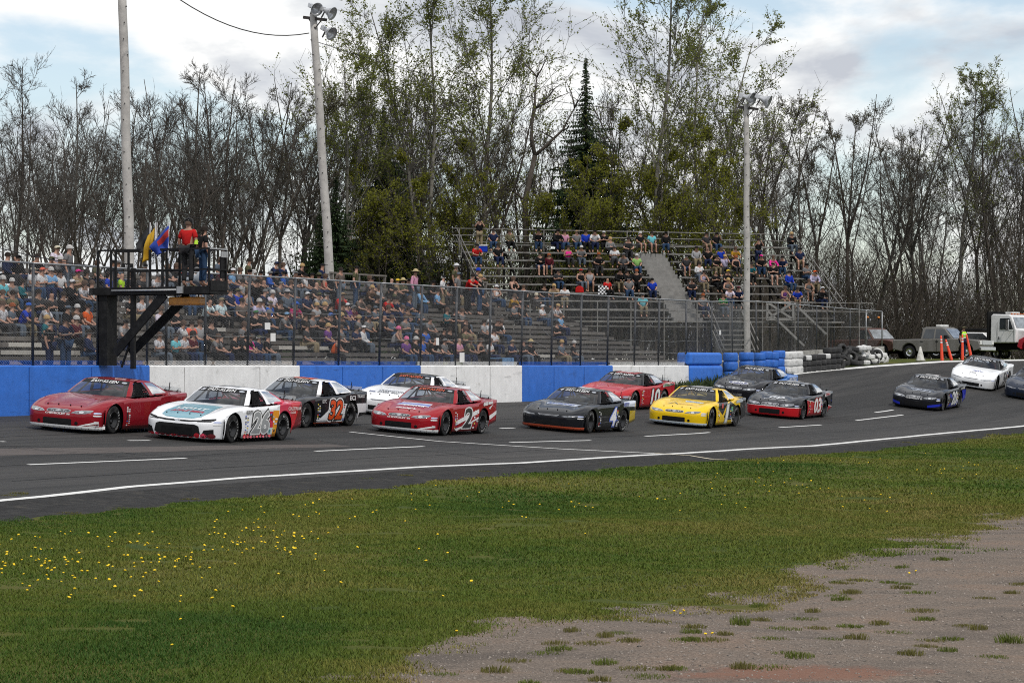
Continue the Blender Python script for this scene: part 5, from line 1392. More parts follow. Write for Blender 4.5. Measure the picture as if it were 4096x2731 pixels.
for z in (8.62, 8.27, 7.92):
    MB().tube([(-.4, .35, z), (LEN + .3, .35, z - .12)], .028, 6).build('back_rail', M_STEEL, mbz, True)
for q in range(9): MB().bar((q * LEN / 8, .35, 7.2), (q * LEN / 8, .35, 8.62), .05).build('rail_post', M_STEEL, mbz)
for x in (-.15, LEN + .15):
    y0, z0 = mrow(0)
    for h in (.45, .85): MB().tube([(x, .3, 7.78 + h), (x, y0 - 1.2, z0 + h - .35)], .028, 6).build('side_rail', M_STEEL, mbz, True)
    for k in (1, 4, 7):
        y, z = mrow(k); MB().bar((x, y, z - .3), (x, y, z + .85), .05).build('rail_post', M_STEEL, mbz)
nst = 16
for q in range(nst):      # central stairway
    f = q / (nst - 1); y = mrow(0)[0] - .55 + f * (0 - mrow(0)[0] + .4); z = mrow(0)[1] - .42 + f * (7.78 - mrow(0)[1])
    MB().box(((ST0 + ST1) / 2, y, z - .115), (ST1 - ST0, .42, .23)).build('step', M_STEP, mbz)
for q in range(9):       # access stairs up from the ground
    f = q / 8; y = -6.9 - 2.6 * (1 - f); z = 1.75 + f * 1.95
    MB().box((12.3, y, z - .03), (1.7, .30, .06)).build('step', M_STEEL, mbz); MB().box((12.3, y + .14, z - .14), (1.7, .03, .12)).build('riser', M_DST, mbz)
for x in (11.4, 13.2):
    MB().bar((x, -9.5, 1.65), (x, -6.9, 3.6), .06, .2).build('stair_stringer', M_STEEL, mbz)
    for h in (.5, .95): MB().bar((x, -9.5, 1.7 + h), (x, -6.9, 3.65 + h), .05).build('stair_rail', M_STEEL, mbz)
MB().box((LEN / 2, -7.3, 3.62), (LEN, 1.1, .08)).build('front_walkway', M_STEEL, mbz)
for h in (.5, .95, -.3): MB().tube([(0, -7.85, 3.66 + h), (11.3, -7.85, 3.66 + h)], .026, 6).build('front_rail', M_STEEL, mbz, True); MB().tube([(13.3, -7.85, 3.66 + h), (LEN + 1.5, -7.85, 3.66 + h)], .026, 6).build('front_rail', M_STEEL, mbz, True)
for q in range(12): MB().bar((q * 1.75, -7.85, 1.5), (q * 1.75, -7.85, 4.6), .05).build('rail_post', M_STEEL, mbz)
M_GRW = mat('grey_lumber', (.22, .215, .205), .85, var=.2)
for a, b in (((14.2, 4.62), (15.6, 4.62)), ((14.2, 3.75), (15.6, 3.75)), ((14.2, 3.75), (15.6, 4.62)), ((14.2, 4.62), (15.6, 3.75)), ((14.2, 3.7), (14.2, 4.65)), ((15.6, 3.7), (15.6, 4.65)), ((15.6, 4.62), (17.4, 3.0)), ((14.2, 4.2), (16.2, 2.4))):
    MB().bar((a[0], -8.0, a[1]), (b[0], -8.0, b[1]), .06, .11).build('gate_board', M_GRW, mbz)
# ================================================================ PEOPLE
def skin_mesh(name, V, E, Rd, sub=1, root=0):
    me = bpy.data.meshes.new(name); me.from_pydata(V, E, []); o = bpy.data.objects.new(name, me)
    m = o.modifiers.new('s', 'SKIN'); m.use_smooth_shade = True
    for i, r_ in enumerate(Rd):
        sv = me.skin_vertices[0].data[i]; sv.radius = (r_, r_) if not isinstance(r_, tuple) else r_; sv.use_root = (i == root)
    if sub: o.modifiers.new('u', 'SUBSURF').levels = sub
    res = to_mesh(o)
    bpy.data.objects.remove(o); bpy.data.meshes.remove(me); res.materials.clear(); res.materials.append(None)
    return res
def dome(r, cz, z0, n=10, m=5, sx=1.0, sy=1.08, cy=0.0):
    mb = MB()
    for i in range(m + 1):
        a = math.pi / 2 * i / m
        for k in range(n):
            g_ = 2 * math.pi * k / n
            mb.v.append((r * math.cos(a) * math.cos(g_) * sx, cy + r * math.cos(a) * math.sin(g_) * sy, cz + (r * math.sin(a)) if i else z0))
    for i in range(m):
        for k in range(n):
            a = i * n + k; b = i * n + (k + 1) % n; mb.f.append((a, b, b + n, a + n)); mb.m.append(0)
    return mb
# joints; the figure faces -y.  pelvis, spine, chest, neck, head, crown, L/R shoulder, elbow, wrist, hand, hip, knee, ankle, toe
def joints(pose):
    sit = pose.startswith('sit'); z0 = 0.0 if sit else .92; J = {}
    lean = {'sit_lean': .22, 'sit_rail': .1, 'stand_lean': .30}.get(pose, 0.03)
    J['pel'] = (0, 0, z0 + .10); J['spi'] = (0, -lean * .3, z0 + .30); J['che'] = (0, -lean * .75, z0 + .47); J['nec'] = (0, -lean - .01, z0 + .60); J['hea'] = (0, -lean - .035, z0 + .70); J['cro'] = (0, -lean - .03, z0 + .80)
    J['nos'] = (0, -lean - .115, z0 + .705)
    arms = {'sit': ((.245, -.05, .29), (.14, -.28, .17), (.12, -.36, .16)), 'sit_lean': ((.27, -.24, .28), (.10, -.45, .22), (.05, -.50, .20)), 'sit_cross': ((.255, -.06, .28), (.02, -.20, .32), (-.08, -.19, .34)),
            'sit_up': ((.25, -.16, .36), (.12, -.26, .60), (.09, -.25, .68)), 'stand': ((.27, .02, .27), (.27, -.06, .02), (.26, -.09, -.06)), 'stand_cross': ((.265, -.05, .28), (.03, -.22, .32), (-.06, -.21, .35)),
            'stand_lean': ((.26, -.36, .36), (.16, -.54, .30), (.10, -.58, .30)), 'stand_up': ((.25, -.20, .42), (.12, -.30, .62), (.07, -.29, .68)), 'drive': ((.26, -.22, .36), (.15, -.44, .38), (.12, -.50, .40))}
    el, wr, ha = arms.get(pose, arms['sit' if sit or pose == 'drive' else 'stand'])
    for s, n in ((1, 'L'), (-1, 'R')):
        k = -1 if 0 else 1
        J['sh' + n] = (s * .175, -lean * .85, z0 + .525)
        e, w, h = el, wr, ha
        if pose in ('sit_up', 'stand_up') and s < 0 and pose == 'sit_up': e, w, h = arms['sit']
        dy = -lean * .4
        J['el' + n] = (s * e[0], e[1] + dy, z0 + e[2]); J['wr' + n] = (s * w[0], w[1] + dy + (.02 if s > 0 else 0), z0 + w[2]); J['ha' + n] = (s * h[0], h[1] + dy + (.02 if s > 0 else 0), z0 + h[2] + (.03 if s > 0 else 0))
        J['hi' + n] = (s * .095, 0, z0 + .07)
        if sit: J['kn' + n] = (s * .14, -.42, .11); J['an' + n] = (s * .13, -.40, -.32); J['to' + n] = (s * .14, -.54, -.375)
        else: J['kn' + n] = (s * .105, -.02, .49); J['an' + n] = (s * .11, .02, .09); J['to' + n] = (s * .13, -.13, .03)
    return J
RAD = dict(pel=(.155, .12), spi=(.145, .11), che=(.165, .115), nec=.052, hea=.088, cro=.070, nos=.016, sh=.062, el=.044, wr=.031, ha=.038, hi=.088, kn=.062, an=.042, to=.036)
BASE_E = [('pel', 'spi'), ('spi', 'che'), ('che', 'nec'), ('nec', 'hea'), ('hea', 'cro')]
def body_parts(pose, sleeves, legs):
    J = joints(pose); mid = lambda a, b, t: tuple(a[k] + (b[k] - a[k]) * t for k in range(3))
    def build(nm, chain, grow):
        names = []; E = []
        for c in chain:
            for a, b in c:
                for q in (a, b):
                    if q not in names: names.append(q)
                E.append((names.index(a), names.index(b)))
        V = [J[n] for n in names]; Rd = []
        for n in names:
            r_ = RAD.get(n, RAD.get(n[:2], .05))
            Rd.append(tuple((x * grow[0] + grow[1]) for x in r_) if isinstance(r_, tuple) else r_ * grow[0] + grow[1])
        return skin_mesh(nm, V, E, Rd, 1, 0)
    limb = []
    for n in 'LR':
        limb += [[('che', 'sh' + n), ('sh' + n, 'el' + n), ('el' + n, 'wr' + n), ('wr' + n, 'ha' + n)], [('pel', 'hi' + n), ('hi' + n, 'kn' + n), ('kn' + n, 'an' + n), ('an' + n, 'to' + n)]]
    body = build('person', [BASE_E] + limb, (1.0, 0.0))
    for n in 'LR':
        J['sl' + n] = mid(J['sh' + n], J['el' + n], .78); J['sk' + n] = mid(J['hi' + n], J['kn' + n], .86); J['tr' + n] = mid(J['kn' + n], J['an' + n], .88)
    RAD.update(sl=.058, sk=.078, tr=.056)
    sh = [[('pel', 'spi'), ('spi', 'che')]]
    for n in 'LR': sh += [[('che', 'sh' + n), ('sh' + n, 'sl' + n)]] if sleeves == 'short' else ([[('che', 'sh' + n)]] if sleeves == 'none' else [[('che', 'sh' + n), ('sh' + n, 'el' + n), ('el' + n, 'wr' + n)]])
    shirt = build('shirt', sh, (1.08, .014))
    tr = []
    for n in 'LR': tr += [[('pel', 'hi' + n), ('hi' + n, 'kn' + n), ('kn' + n, 'tr' + n)]] if legs == 'long' else [[('pel', 'hi' + n), ('hi' + n, 'sk' + n)]]
    trs = build('trousers', tr, (1.06, .012))
    return body, shirt, trs, J['hea']
PROTO = {}
def proto(pose, sleeves, legs):
    k = (pose, sleeves, legs)
    if k not in PROTO: PROTO[k] = body_parts(*k)
    return PROTO[k]
def headgear(kind):
    if kind in ('hair', 'bald'): mb = dome(.104 if kind == 'hair' else .0, .015, -.015, cy=.012)
    elif kind == 'long':
        mb = dome(.107, .015, -.03, cy=.012); mb.prism([(-.085, .02), (.085, .02), (.075, -.22), (-.075, -.22)], .02, .085)
    elif kind in ('cap',):
        mb = dome(.101, .004, -.004); mb.v = [(x, y, z * .82) for x, y, z in mb.v]; mb.prism([(-.07, .018), (.07, .018), (.07, .03), (-.07, .03)], -.20, -.09)
    elif kind == 'toque': mb = dome(.115, .01, -.02, sy=1.05)
    elif kind == 'hat':
        mb = dome(.105, .03, .02); mb.lathe([(.09, .03), (.19, .015), (.19, .028), (.09, .045)], 14)
    elif kind == 'helmet':
        mb = dome(.135, .03, .0); mb.lathe([(.135, .0), (.138, -.09), (.11, -.13)], 12)
    return mb
HG = {k: headgear(k).mesh(k, [None], True) for k in ('hair', 'long', 'cap', 'toque', 'hat', 'helmet')}
def glasses_me():
    mb = MB(); mb.box((0, -.092, .012), (.13, .02, .030)); return mb.mesh('sunglasses', [None])
GL_ME = glasses_me()
CLO = dict(black=(.014, .014, .015), charcoal=(.045, .045, .048), grey=(.19, .19, .195), lgrey=(.38, .38, .39), white=(.72, .72, .73), navy=(.018, .028, .075), blue=(.03, .12, .50), royal=(.015, .05, .45), lblue=(.22, .42, .68), teal=(.015, .14, .17), aqua=(.18, .58, .66), green=(.03, .18, .05), lime=(.45, .75, .02), lgreen=(.30, .55, .16),
           red=(.55, .02, .02), orange=(.75, .12, .02), coral=(.80, .16, .10), magenta=(.42, .02, .12), hotpink=(.85, .04, .32), pink=(.62, .30, .42), lavender=(.52, .48, .66), purple=(.16, .06, .24), maroon=(.09, .012, .02), brown=(.085, .05, .03), tan=(.36, .26, .16), cream=(.66, .60, .46), olive=(.10, .10, .055), yellow=(.75, .52, .05), mustard=(.40, .22, .02),
           denim=(.035, .070, .14), khaki=(.27, .22, .14), plaid=(.50, .45, .52), floral=(.45, .55, .58), print=(.40, .40, .42), camo=(.11, .10, .06), straw=(.55, .45, .25), slate=(.12, .15, .19), taupe=(.14, .115, .10), lime2=(.5, .8, .05))
HAIR = dict(dark=(.018, .013, .010), brn=(.06, .032, .018), blond=(.36, .24, .11), silver=(.40, .39, .38), redh=(.22, .06, .02), pinkh=(.55, .12, .25))
def cloth_m(n):
    if n in ('plaid', 'floral', 'print', 'camo'): return mat('cloth_' + n, CLO[n], .9, var=.75, scale=16, spec=.1)
    return mat('cloth_' + n, tuple(c * .72 for c in CLO[n]), .9, var=.2, scale=5, spec=.12)
SKIN = [mat('skin_%d' % k, c, .6, var=.1) for k, c in enumerate([(.33, .18, .125), (.37, .21, .15), (.29, .155, .105), (.24, .13, .085)])]
M_SHAD = mat('dark_lens', (.01, .01, .012), .2)
NPER = [0]
def person(M, pose, shirt, head, label=None, group=None, sleeves='short', legs='long', trouser='denim', headcol=None, rnd=None, glasses=False, scale=1.0):
    rnd = rnd or random.Random(NPER[0]); NPER[0] += 1
    b, s, t, hp = proto(pose, sleeves, legs)
    def inst(nm, me, m, parent=None):
        o = link(nm, me, parent); o.material_slots[0].link = 'OBJECT'; o.material_slots[0].material = m; return o
    root = inst('person', b, rnd.choice(SKIN)); root.matrix_world = M @ Matrix.Scale(scale, 4)
    tag(root, label, 'person', group)
    inst('shirt', s, cloth_m(shirt), root); inst('trousers', t, cloth_m(trouser), root)
    if head != 'bald':
        hm = mat('hair_' + headcol, HAIR[headcol], .8, var=.25, scale=14, spec=.2) if headcol in HAIR else cloth_m(headcol)
        h = inst('hair' if head in ('hair', 'long') else 'hat', HG[head], hm, root); h.location = (hp[0], hp[1], hp[2] + .045); h.rotation_euler = (0, 0, rnd.uniform(-.5, .5))
        if head in ('cap', 'hat', 'toque') and rnd.random() < .8:
            h2 = inst('hair', HG['hair'], mat('hair_' + (hc := rnd.choice(['dark', 'brn', 'dark', 'brn', 'brn', 'silver'])), HAIR[hc], .8), root); h2.location = (hp[0], hp[1] + .012, hp[2] + .02); h2.scale = (.93, .93, .8)
    if glasses or rnd.random() < .4:
        g_ = inst('sunglasses', GL_ME, M_SHAD, root); g_.location = (hp[0], hp[1], hp[2] + .01)
    return root
CN = dict(lgrey='light grey', lblue='light blue', lgreen='pale green', hotpink='hot pink', royal='royal blue', lime='lime green', plaid='plaid', floral='floral', print='patterned', camo='camouflage', teal='teal', cream='cream')
HN = dict(dark='dark hair', brn='brown hair', blond='blond hair', silver='grey hair', redh='red hair', pinkh='pink hair')
# spectators: zoom code, head position, shirt, headgear[:colour], pose flags
# flags: s standing, w long sleeves, t tank, k shorts, c arms crossed, l lean, u hand up
CROWD = '''
A 60,400 navy hair:dark wu|A 165,430 black cap:black w|A 320,445 black hair:dark|A 465,450 grey cap:olive|A 555,395 plaid cap:cream|A 548,478 grey hair:silver|A 650,350 grey hair:silver s|A 955,470 olive long:brn|A 1060,480 black cap:black|A 1165,478 slate cap:grey|A 310,560 white cap:cream|A 405,580 white cap:coral c|A 490,605 lblue hair:silver c|A 575,590 white cap:black|A 730,605 tan cap:hotpink|A 845,560 black long:dark|A 90,645 grey hair:silver|A 205,635 teal long:dark w|A 700,700 black cap:white w|A 770,735 print long:brn l|A 900,740 white hair:brn
A 115,790 camo hair:dark|A 85,850 slate hair:redh|A 215,865 camo cap:grey|A 500,765 charcoal bald c|A 620,770 black hair:dark w|A 370,830 charcoal hair:dark|A 140,945 royal cap:blue|A 245,960 print long:dark|A 660,945 black cap:slate|A 755,945 brown hair:silver|A 860,985 orange cap:black|A 745,1035 maroon hair:silver|A 450,1030 teal hair:blond|A 650,1015 navy cap:black sc|A 490,1125 black cap:black s|A 870,1150 navy hair:dark w|A 8,960 print hair:brn|A 10,800 camo hair:brn|A 12,610 aqua hair:silver|A 1200,570 lime bald|A 1090,600 royal hair:dark|A 1290,610 charcoal long:brn|A 1205,1025 lgrey cap:black|A 1290,870 black hair:dark|A 1590,965 plaid hair:brn|A 1575,1300 print long:brn|A 1435,530 black cap:black|A 1400,830 print hair:brn
B 700,545 grey long:brn|B 795,545 black long:brn|B 880,550 red hair:brn|B 1035,545 white cap:grey|B 1120,850 floral bald|B 1275,900 floral cap:khaki|B 840,950 black long:dark|B 985,1120 coral hair:dark|B 1035,1140 lgrey hair:brn|B 850,1140 print long:brn|B 830,1220 aqua hair:dark|B 905,1225 print hair:silver|B 1180,1130 charcoal hair:dark|B 1195,1220 grey long:brn|B 1270,1215 black cap:black|B 960,1290 maroon long:dark|B 620,640 print cap:grey|B 480,640 charcoal hair:brn|B 540,820 grey hair:dark
C 75,250 lblue cap:white|C 130,255 grey long:brn|C 180,215 grey cap:black|C 270,215 grey long:silver|C 515,225 blue cap:grey w|C 570,265 black hat:black|C 670,220 blue cap:black|C 780,250 black cap:grey|C 830,265 grey cap:black|C 925,255 white cap:black|C 995,260 black cap:black|C 1060,260 olive hat:olive|C 1150,290 coral long:brn t|C 1350,205 taupe hair:dark s|C 1530,210 olive cap:black s|C 1630,330 grey long:brn|C 1720,300 navy cap:black|C 1945,385 black bald|C 2000,345 tan cap:yellow|C 2050,325 olive hat:straw|C 2225,225 pink hat:straw sw
C 120,475 royal cap:camo|C 255,435 lgrey long:brn t|C 440,415 black bald|C 545,450 plaid hair:silver|C 590,370 grey cap:grey|C 760,425 charcoal hair:brn|C 1060,400 charcoal bald|C 1185,495 grey cap:black|C 1320,500 red cap:tan|C 1740,500 black long:dark|C 1870,535 red hair:dark|C 1990,420 olive hair:dark|C 2100,390 black cap:black|C 2250,505 lblue long:brn w|C 2195,415 grey long:brn
C 50,525 navy cap:black|C 345,570 lavender hair:silver|C 460,565 blue cap:camo|C 430,640 charcoal hair:dark|C 720,525 slate hat:lgrey w|C 785,620 magenta hat:blue|C 955,560 navy cap:white|C 1040,570 lgrey cap:olive|C 1165,585 black cap:black|C 1265,600 charcoal hair:dark|C 1425,670 purple cap:white|C 1490,655 maroon cap:grey|C 545,670 black hair:dark|C 1680,640 charcoal hair:brn|C 650,760 grey cap:lblue
C 350,725 black cap:green|C 435,700 charcoal hat:grey|C 935,700 black hair:dark|C 1065,680 lgrey hair:blond|C 1160,670 black hair:blond|C 975,785 grey hair:brn|C 1070,785 black hair:dark|C 1230,805 black cap:blue|C 1320,800 charcoal long:blond|C 1560,740 grey hair:blond|C 1740,655 slate cap:slate|C 1920,600 navy cap:black|C 2020,600 black hair:dark|C 210,870 grey long:brn|C 950,855 charcoal hair:dark|C 1200,865 purple hair:blond|C 1535,870 navy hair:dark|C 1600,890 white cap:white w|C 1800,840 black bald|C 1970,900 lgrey hair:pinkh t|C 2045,890 tan long:brn|C 2240,920 black cap:black|C 2110,745 grey hair:brn
C 100,970 black cap:black|C 185,990 black long:dark|C 255,1000 hotpink long:brn|C 385,985 navy cap:olive|C 490,990 black hair:dark|C 1265,1020 orange cap:brown t|C 1350,920 grey hair:brn|C 2120,1120 purple hair:pinkh|C 2230,1050 black hair:silver|C 2310,1040 blue hair:dark
D 580,255 white cap:black s|D 720,260 olive hat:white s|D 880,275 red hair:dark sl|D 945,265 charcoal toque:royal sl|D 1035,290 black hair:blond s|D 750,360 grey cap:slate s|D 385,430 black cap:black|D 545,450 charcoal cap:yellow|D 600,455 grey cap:grey|D 480,520 lblue hair:dark|D 715,465 grey bald|D 1080,590 charcoal long:dark|D 1245,460 white cap:white t|D 1465,410 black long:brn t|D 1445,615 mustard hair:brn|D 1475,665 grey hair:dark|D 1590,685 black hair:dark|D 1850,715 white cap:white|D 1945,740 lgrey cap:black|D 2005,750 print hair:blond|D 2090,865 lblue hair:brn|D 2040,890 black hair:dark
D 600,765 teal hair:brn|D 715,795 black hair:dark|D 800,825 grey hair:brn|D 850,935 black cap:black|D 1085,945 lgrey hair:dark|D 1130,945 print hair:silver|D 1225,975 black hair:dark|D 1310,945 white long:brn|D 1455,1150 navy cap:tan|D 1220,1100 white hair:dark|D 840,1035 camo long:brn|D 510,1075 black cap:black|D 570,1095 grey cap:grey|D 640,1085 black hair:dark|D 850,1150 camo long:brn|D 760,1195 pink bald|D 410,1200 black bald|D 1040,1245 black long:brn t|D 1165,1245 white long:brn|D 1600,1255 charcoal hair:dark|D 1695,1235 black hat:straw|D 2100,1240 slate hair:blond|D 2260,1315 black hair:silver|D 320,1085 blue hair:dark
'''
FARC = '''
E 395,110 black cap:black su|E 580,210 navy hair:dark|E 800,220 camo cap:camo w|E 1185,240 black hat:black w|E 1415,205 black cap:black w|E 1525,240 pink hair:dark|E 1700,255 grey cap:tan|E 1815,255 royal hair:dark w|E 1940,260 white cap:black|E 2065,250 black cap:white|E 2150,285 grey hair:blond w|E 340,450 red cap:black|E 640,450 black hair:dark|E 1205,555 black cap:black wk|E 1320,555 maroon long:redh wk|E 1585,450 hotpink hair:dark t|E 1750,465 grey hair:silver|E 1985,480 black hair:redh|E 2210,410 white cap:grey c|E 1450,680 charcoal cap:black c|E 1750,730 black cap:red t|E 1820,770 lgrey hair:dark tk|E 2110,880 red bald|E 2260,740 black cap:black w|E 605,940 white cap:grey t|E 830,890 black long:brn t|E 985,965 charcoal hair:brn|E 1260,970 black hair:dark|E 1160,1010 charcoal toque:cream|E 1395,985 tan long:blond|E 1540,990 white hair:dark
F 255,240 charcoal hair:dark l|F 375,175 black hair:silver k|F 485,190 aqua hair:dark k|F 620,180 black cap:black w|F 1000,190 charcoal cap:black k|F 1095,180 black cap:black u|F 905,310 lgrey cap:black w|F 1015,305 black bald|F 1140,285 royal hair:brn u|F 1255,300 mustard long:brn|F 1490,200 black hair:dark su|F 1800,185 black hair:blond w|F 1510,360 black cap:hotpink|F 1610,360 hotpink hair:brn w|F 1715,360 navy cap:black|F 1880,350 navy cap:black k|F 810,395 charcoal cap:black k|F 930,415 white long:dark w|F 1080,395 black hair:dark|F 1175,405 lavender hair:blond u|F 1275,400 black long:redh t|F 1400,430 teal hair:dark|F 1625,465 black cap:camo k|F 1775,515 royal cap:black w|F 1940,455 grey cap:black c|F 2005,525 lavender cap:orange w|F 225,380 grey cap:grey|F 345,400 lgreen hair:silver|F 180,515 black cap:black w|F 300,520 black hair:redh|F 270,610 grey cap:black|F 490,630 royal cap:black
F 855,575 charcoal cap:brown|F 955,545 lavender hair:dark t|F 1085,545 black bald|F 1180,525 black cap:yellow|F 1195,590 grey long:blond t|F 1210,680 plaid hair:brn|F 1300,680 navy cap:maroon|F 965,770 grey hair:redh|F 1155,755 green hair:brn|F 1720,645 purple hair:brn tk|F 1855,675 royal hair:dark k|F 1950,640 grey hair:brn tk|F 2070,650 black cap:white w|F 400,845 aqua cap:grey
'''
ZC = {'A': (0, .10045, 212.5, .10045), 'B': (90, .10204, 210, .10204), 'C': (225, .08503, 250, .08503), 'D': (400, .07652, 250, .07652), 'E': (450, .0744, 215, .0744), 'F': (600, .1063, 215, .1063)}
FACE_T = Matrix.Rotation(math.atan2(VY, VX) + R(90), 4, 'Z')       # figure facing -y turned to face the track
def parse(txt):
    for it in txt.replace('\n', '|').split('|'):
        it = it.split()
        if len(it) < 4: continue
        z, xy, sh, hd = it[:4]; fl_ = it[4] if len(it) > 4 else ''
        x, y = map(float, xy.split(',')); a = ZC[z]
        h, _, hc = hd.partition(':')
        yield a[0] + a[1] * x, a[2] + a[3] * y, sh, h, hc, fl_
def look(fl_, rnd, seat):
    sl = 'long' if 'w' in fl_ else 'none' if 't' in fl_ else 'short'
    lg = 'short' if 'k' in fl_ else 'long'
    if not seat: ps = 'stand_cross' if 'c' in fl_ else 'stand_lean' if 'l' in fl_ else 'stand_up' if 'u' in fl_ else 'stand'
    else: ps = 'sit_cross' if 'c' in fl_ else 'sit_up' if 'u' in fl_ else 'sit_lean' if 'l' in fl_ else rnd.choice(['sit', 'sit', 'sit_lean', 'sit_cross'])
    return sl, lg, ps
recs = []
for px, py, sh, h, hc, fl_ in parse(CROWD):
    best = None
    for r in range(-1, NR + 1):
        st = 's' in fl_
        if r == -1:
            if not st: continue
            w, z = -1.3, 1.06
        elif r == NR:
            if not st: continue
            w, z = row_w(7) - .55, row_z(7) - .36
        else:
            w, z = (row_w(r) + .02, row_z(r)) if not st else (row_w(r) + .42, row_z(r) - .22)
        x, y = on_wline(px, w); hy = pix((x, y, z + (.75 if not st else 1.66)))[1]
        if best is None or abs(hy - py) < best[0]: best = (abs(hy - py), r, x, y, z)
    recs.append([best[1], px, best[2], best[3], best[4], sh, h, hc, fl_, 0])
rf_ = random.Random(61); added = 0           # the thick of the crowd, in dark clothes
for _ in range(900):
    if added >= 34: break
    r = rf_.choice([2, 3, 4, 4, 5, 5, 6, 6, 7]); px = rf_.uniform(176, 436) if r < 6 else rf_.uniform(176, 330)
    x, y = on_wline(px, row_w(r) + .02)
    if any(q[0] == r and math.hypot(q[2] - x, q[3] - y) < .62 for q in recs): continue
    recs.append([r, px, x, y, row_z(r), rf_.choice(['black', 'charcoal', 'navy', 'grey', 'slate', 'brown', 'maroon', 'olive', 'lgrey', 'taupe']), *rf_.choice([('hair', 'dark'), ('hair', 'brn'), ('long', 'brn'), ('cap', 'black'), ('cap', 'grey'), ('cap', 'navy'), ('hair', 'blond')]), rf_.choice(['', '', 'w', 'c']), 0]); added += 1
for px, py, sh, h, hc, fl_ in parse(FARC):
    best = None; st = 's' in fl_
    for k in range(NM):
        y, z = mrow(k); y0 = y if not st else y - .34; z0 = z if not st else z - .40
        # solve along the row
        kx = (px - CX) / FPX; A = ML @ Vector((0, y0 - .03, 0)); D = ML.to_3x3() @ Vector((1, 0, 0))
        t_ = (kx * A.y - A.x) / (D.x - kx * D.y); P = A + D * t_
        hy = pix((P.x, P.y, z0 + (.75 if not st else 1.66)))[1]
        if best is None or abs(hy - py) < best[0]: best = (abs(hy - py), k, P.x, P.y, z0)
    recs.append([best[1], px, best[2], best[3], best[4], sh, h, hc, fl_, 1])
# never two people in the same seat
recs.sort(key=lambda q: (q[9], q[0], q[1]))
for a, b in zip(recs[:-1], recs[1:]):
    if a[9] == b[9] and a[0] == b[0]:
        dx, dy = b[2] - a[2], b[3] - a[3]; dd = math.hypot(dx, dy)
        if dd < .50:
            ux, uy = (UX, UY) if b[9] == 0 else (.97, .242)
            b[2] = a[2] + ux * .50; b[3] = a[3] + uy * .50
ORD = lambda n: WORDS[n - 1]
used = {}
seq = {}
for r, px, x, y, z, sh, h, hc, fl_, far in recs:
    rnd = random.Random(int(px * 97 + y * 13))
    seat = 's' not in fl_
    sl, lg, ps = look(fl_, rnd, seat)
    cl = CN.get(sh, sh); top = 'tank top' if 't' in fl_ else 'long sleeved top' if 'w' in fl_ else 'shirt'
    if h == 'bald': hd = 'bald head'
    elif h in ('hair', 'long'): hd = ('long ' if h == 'long' else '') + HN[hc]
    else: hd = CN.get(hc, hc) + ' ' + {'cap': 'cap', 'toque': 'knit hat', 'hat': 'brimmed hat'}[h]
    sd_ = 'steel' if far else 'timber'
    seq[(far, r)] = seq.get((far, r), 0) + 1
    if not seat: lab = 'person standing on the %s bleachers in a %s %s, %s' % (sd_, cl, top, hd)
    else: lab = 'seated spectator in %s %s, %s, %s row of %s bleachers, %s along' % (cl, top, hd, ORD(r + 1), sd_, ORD(seq[(far, r)]))
    if len(lab.split()) > 16: lab = 'spectator in %s %s, %s, %s row of %s bleachers, %s along' % (cl, top, hd, ORD(r + 1), sd_, ORD(seq[(far, r)]))
    if len(lab.split()) > 16: lab = lab.replace('long sleeved top', 'top')
    F_ = Matrix.Rotation(ANG, 4, 'Z') if far else FACE_T
    Mx = Matrix.Translation((x, y, z)) @ F_ @ Matrix.Rotation(rnd.uniform(-.35, .35) + (.0 if far else -.0), 4, 'Z')
    person(Mx, ps, sh, h, lab, 'spectators on the %s bleachers' % sd_, sl, lg, rnd.choice(['denim', 'denim', 'black', 'charcoal', 'black', 'navy', 'navy', 'khaki', 'slate']) if lg == 'long' else rnd.choice(['khaki', 'grey', 'denim']), hc or None, rnd, scale=rnd.uniform(.92, 1.03))
# flag crew
def on_stand(px, w_s):
    lo, hi = -1.0, 5.0
    for _ in range(40):
        m_ = (lo + hi) / 2
        if pix(FS @ fp(w_s, m_, 0))[0] < px: lo = m_
        else: hi = m_
    return FS @ fp(w_s, lo, FZ)
fm = person(Matrix.Translation(on_stand(187.5, .5)) @ Matrix.Rotation(R(155), 4, 'Z'), 'stand', 'red', 'cap', 'flagman in red shirt and black headset on the flag stand', None, 'short', 'long', 'charcoal', 'black', scale=1.10)
MB().tube([(-.12, -.06, 1.63), (-.10, -.06, 1.76), (0, -.06, 1.80), (.10, -.06, 1.76), (.12, -.06, 1.63)], .03, 6).build('headset', mat('headset_black', (.01, .01, .01), .5), fm)
MB().tube([(-.268, .0, 1.10), (-.27, -.02, 1.21)], .064, 10).build('arm_band', mat('hi_vis_band', (.50, .80, .05), .5), fm)
person(Matrix.Translation(on_stand(202.5, .45)) @ Matrix.Rotation(R(120), 4, 'Z'), 'stand', 'black', 'long', 'person in black top and blue jeans at the end of the flag stand', None, 'short', 'long', 'denim', 'dark', scale=.98)
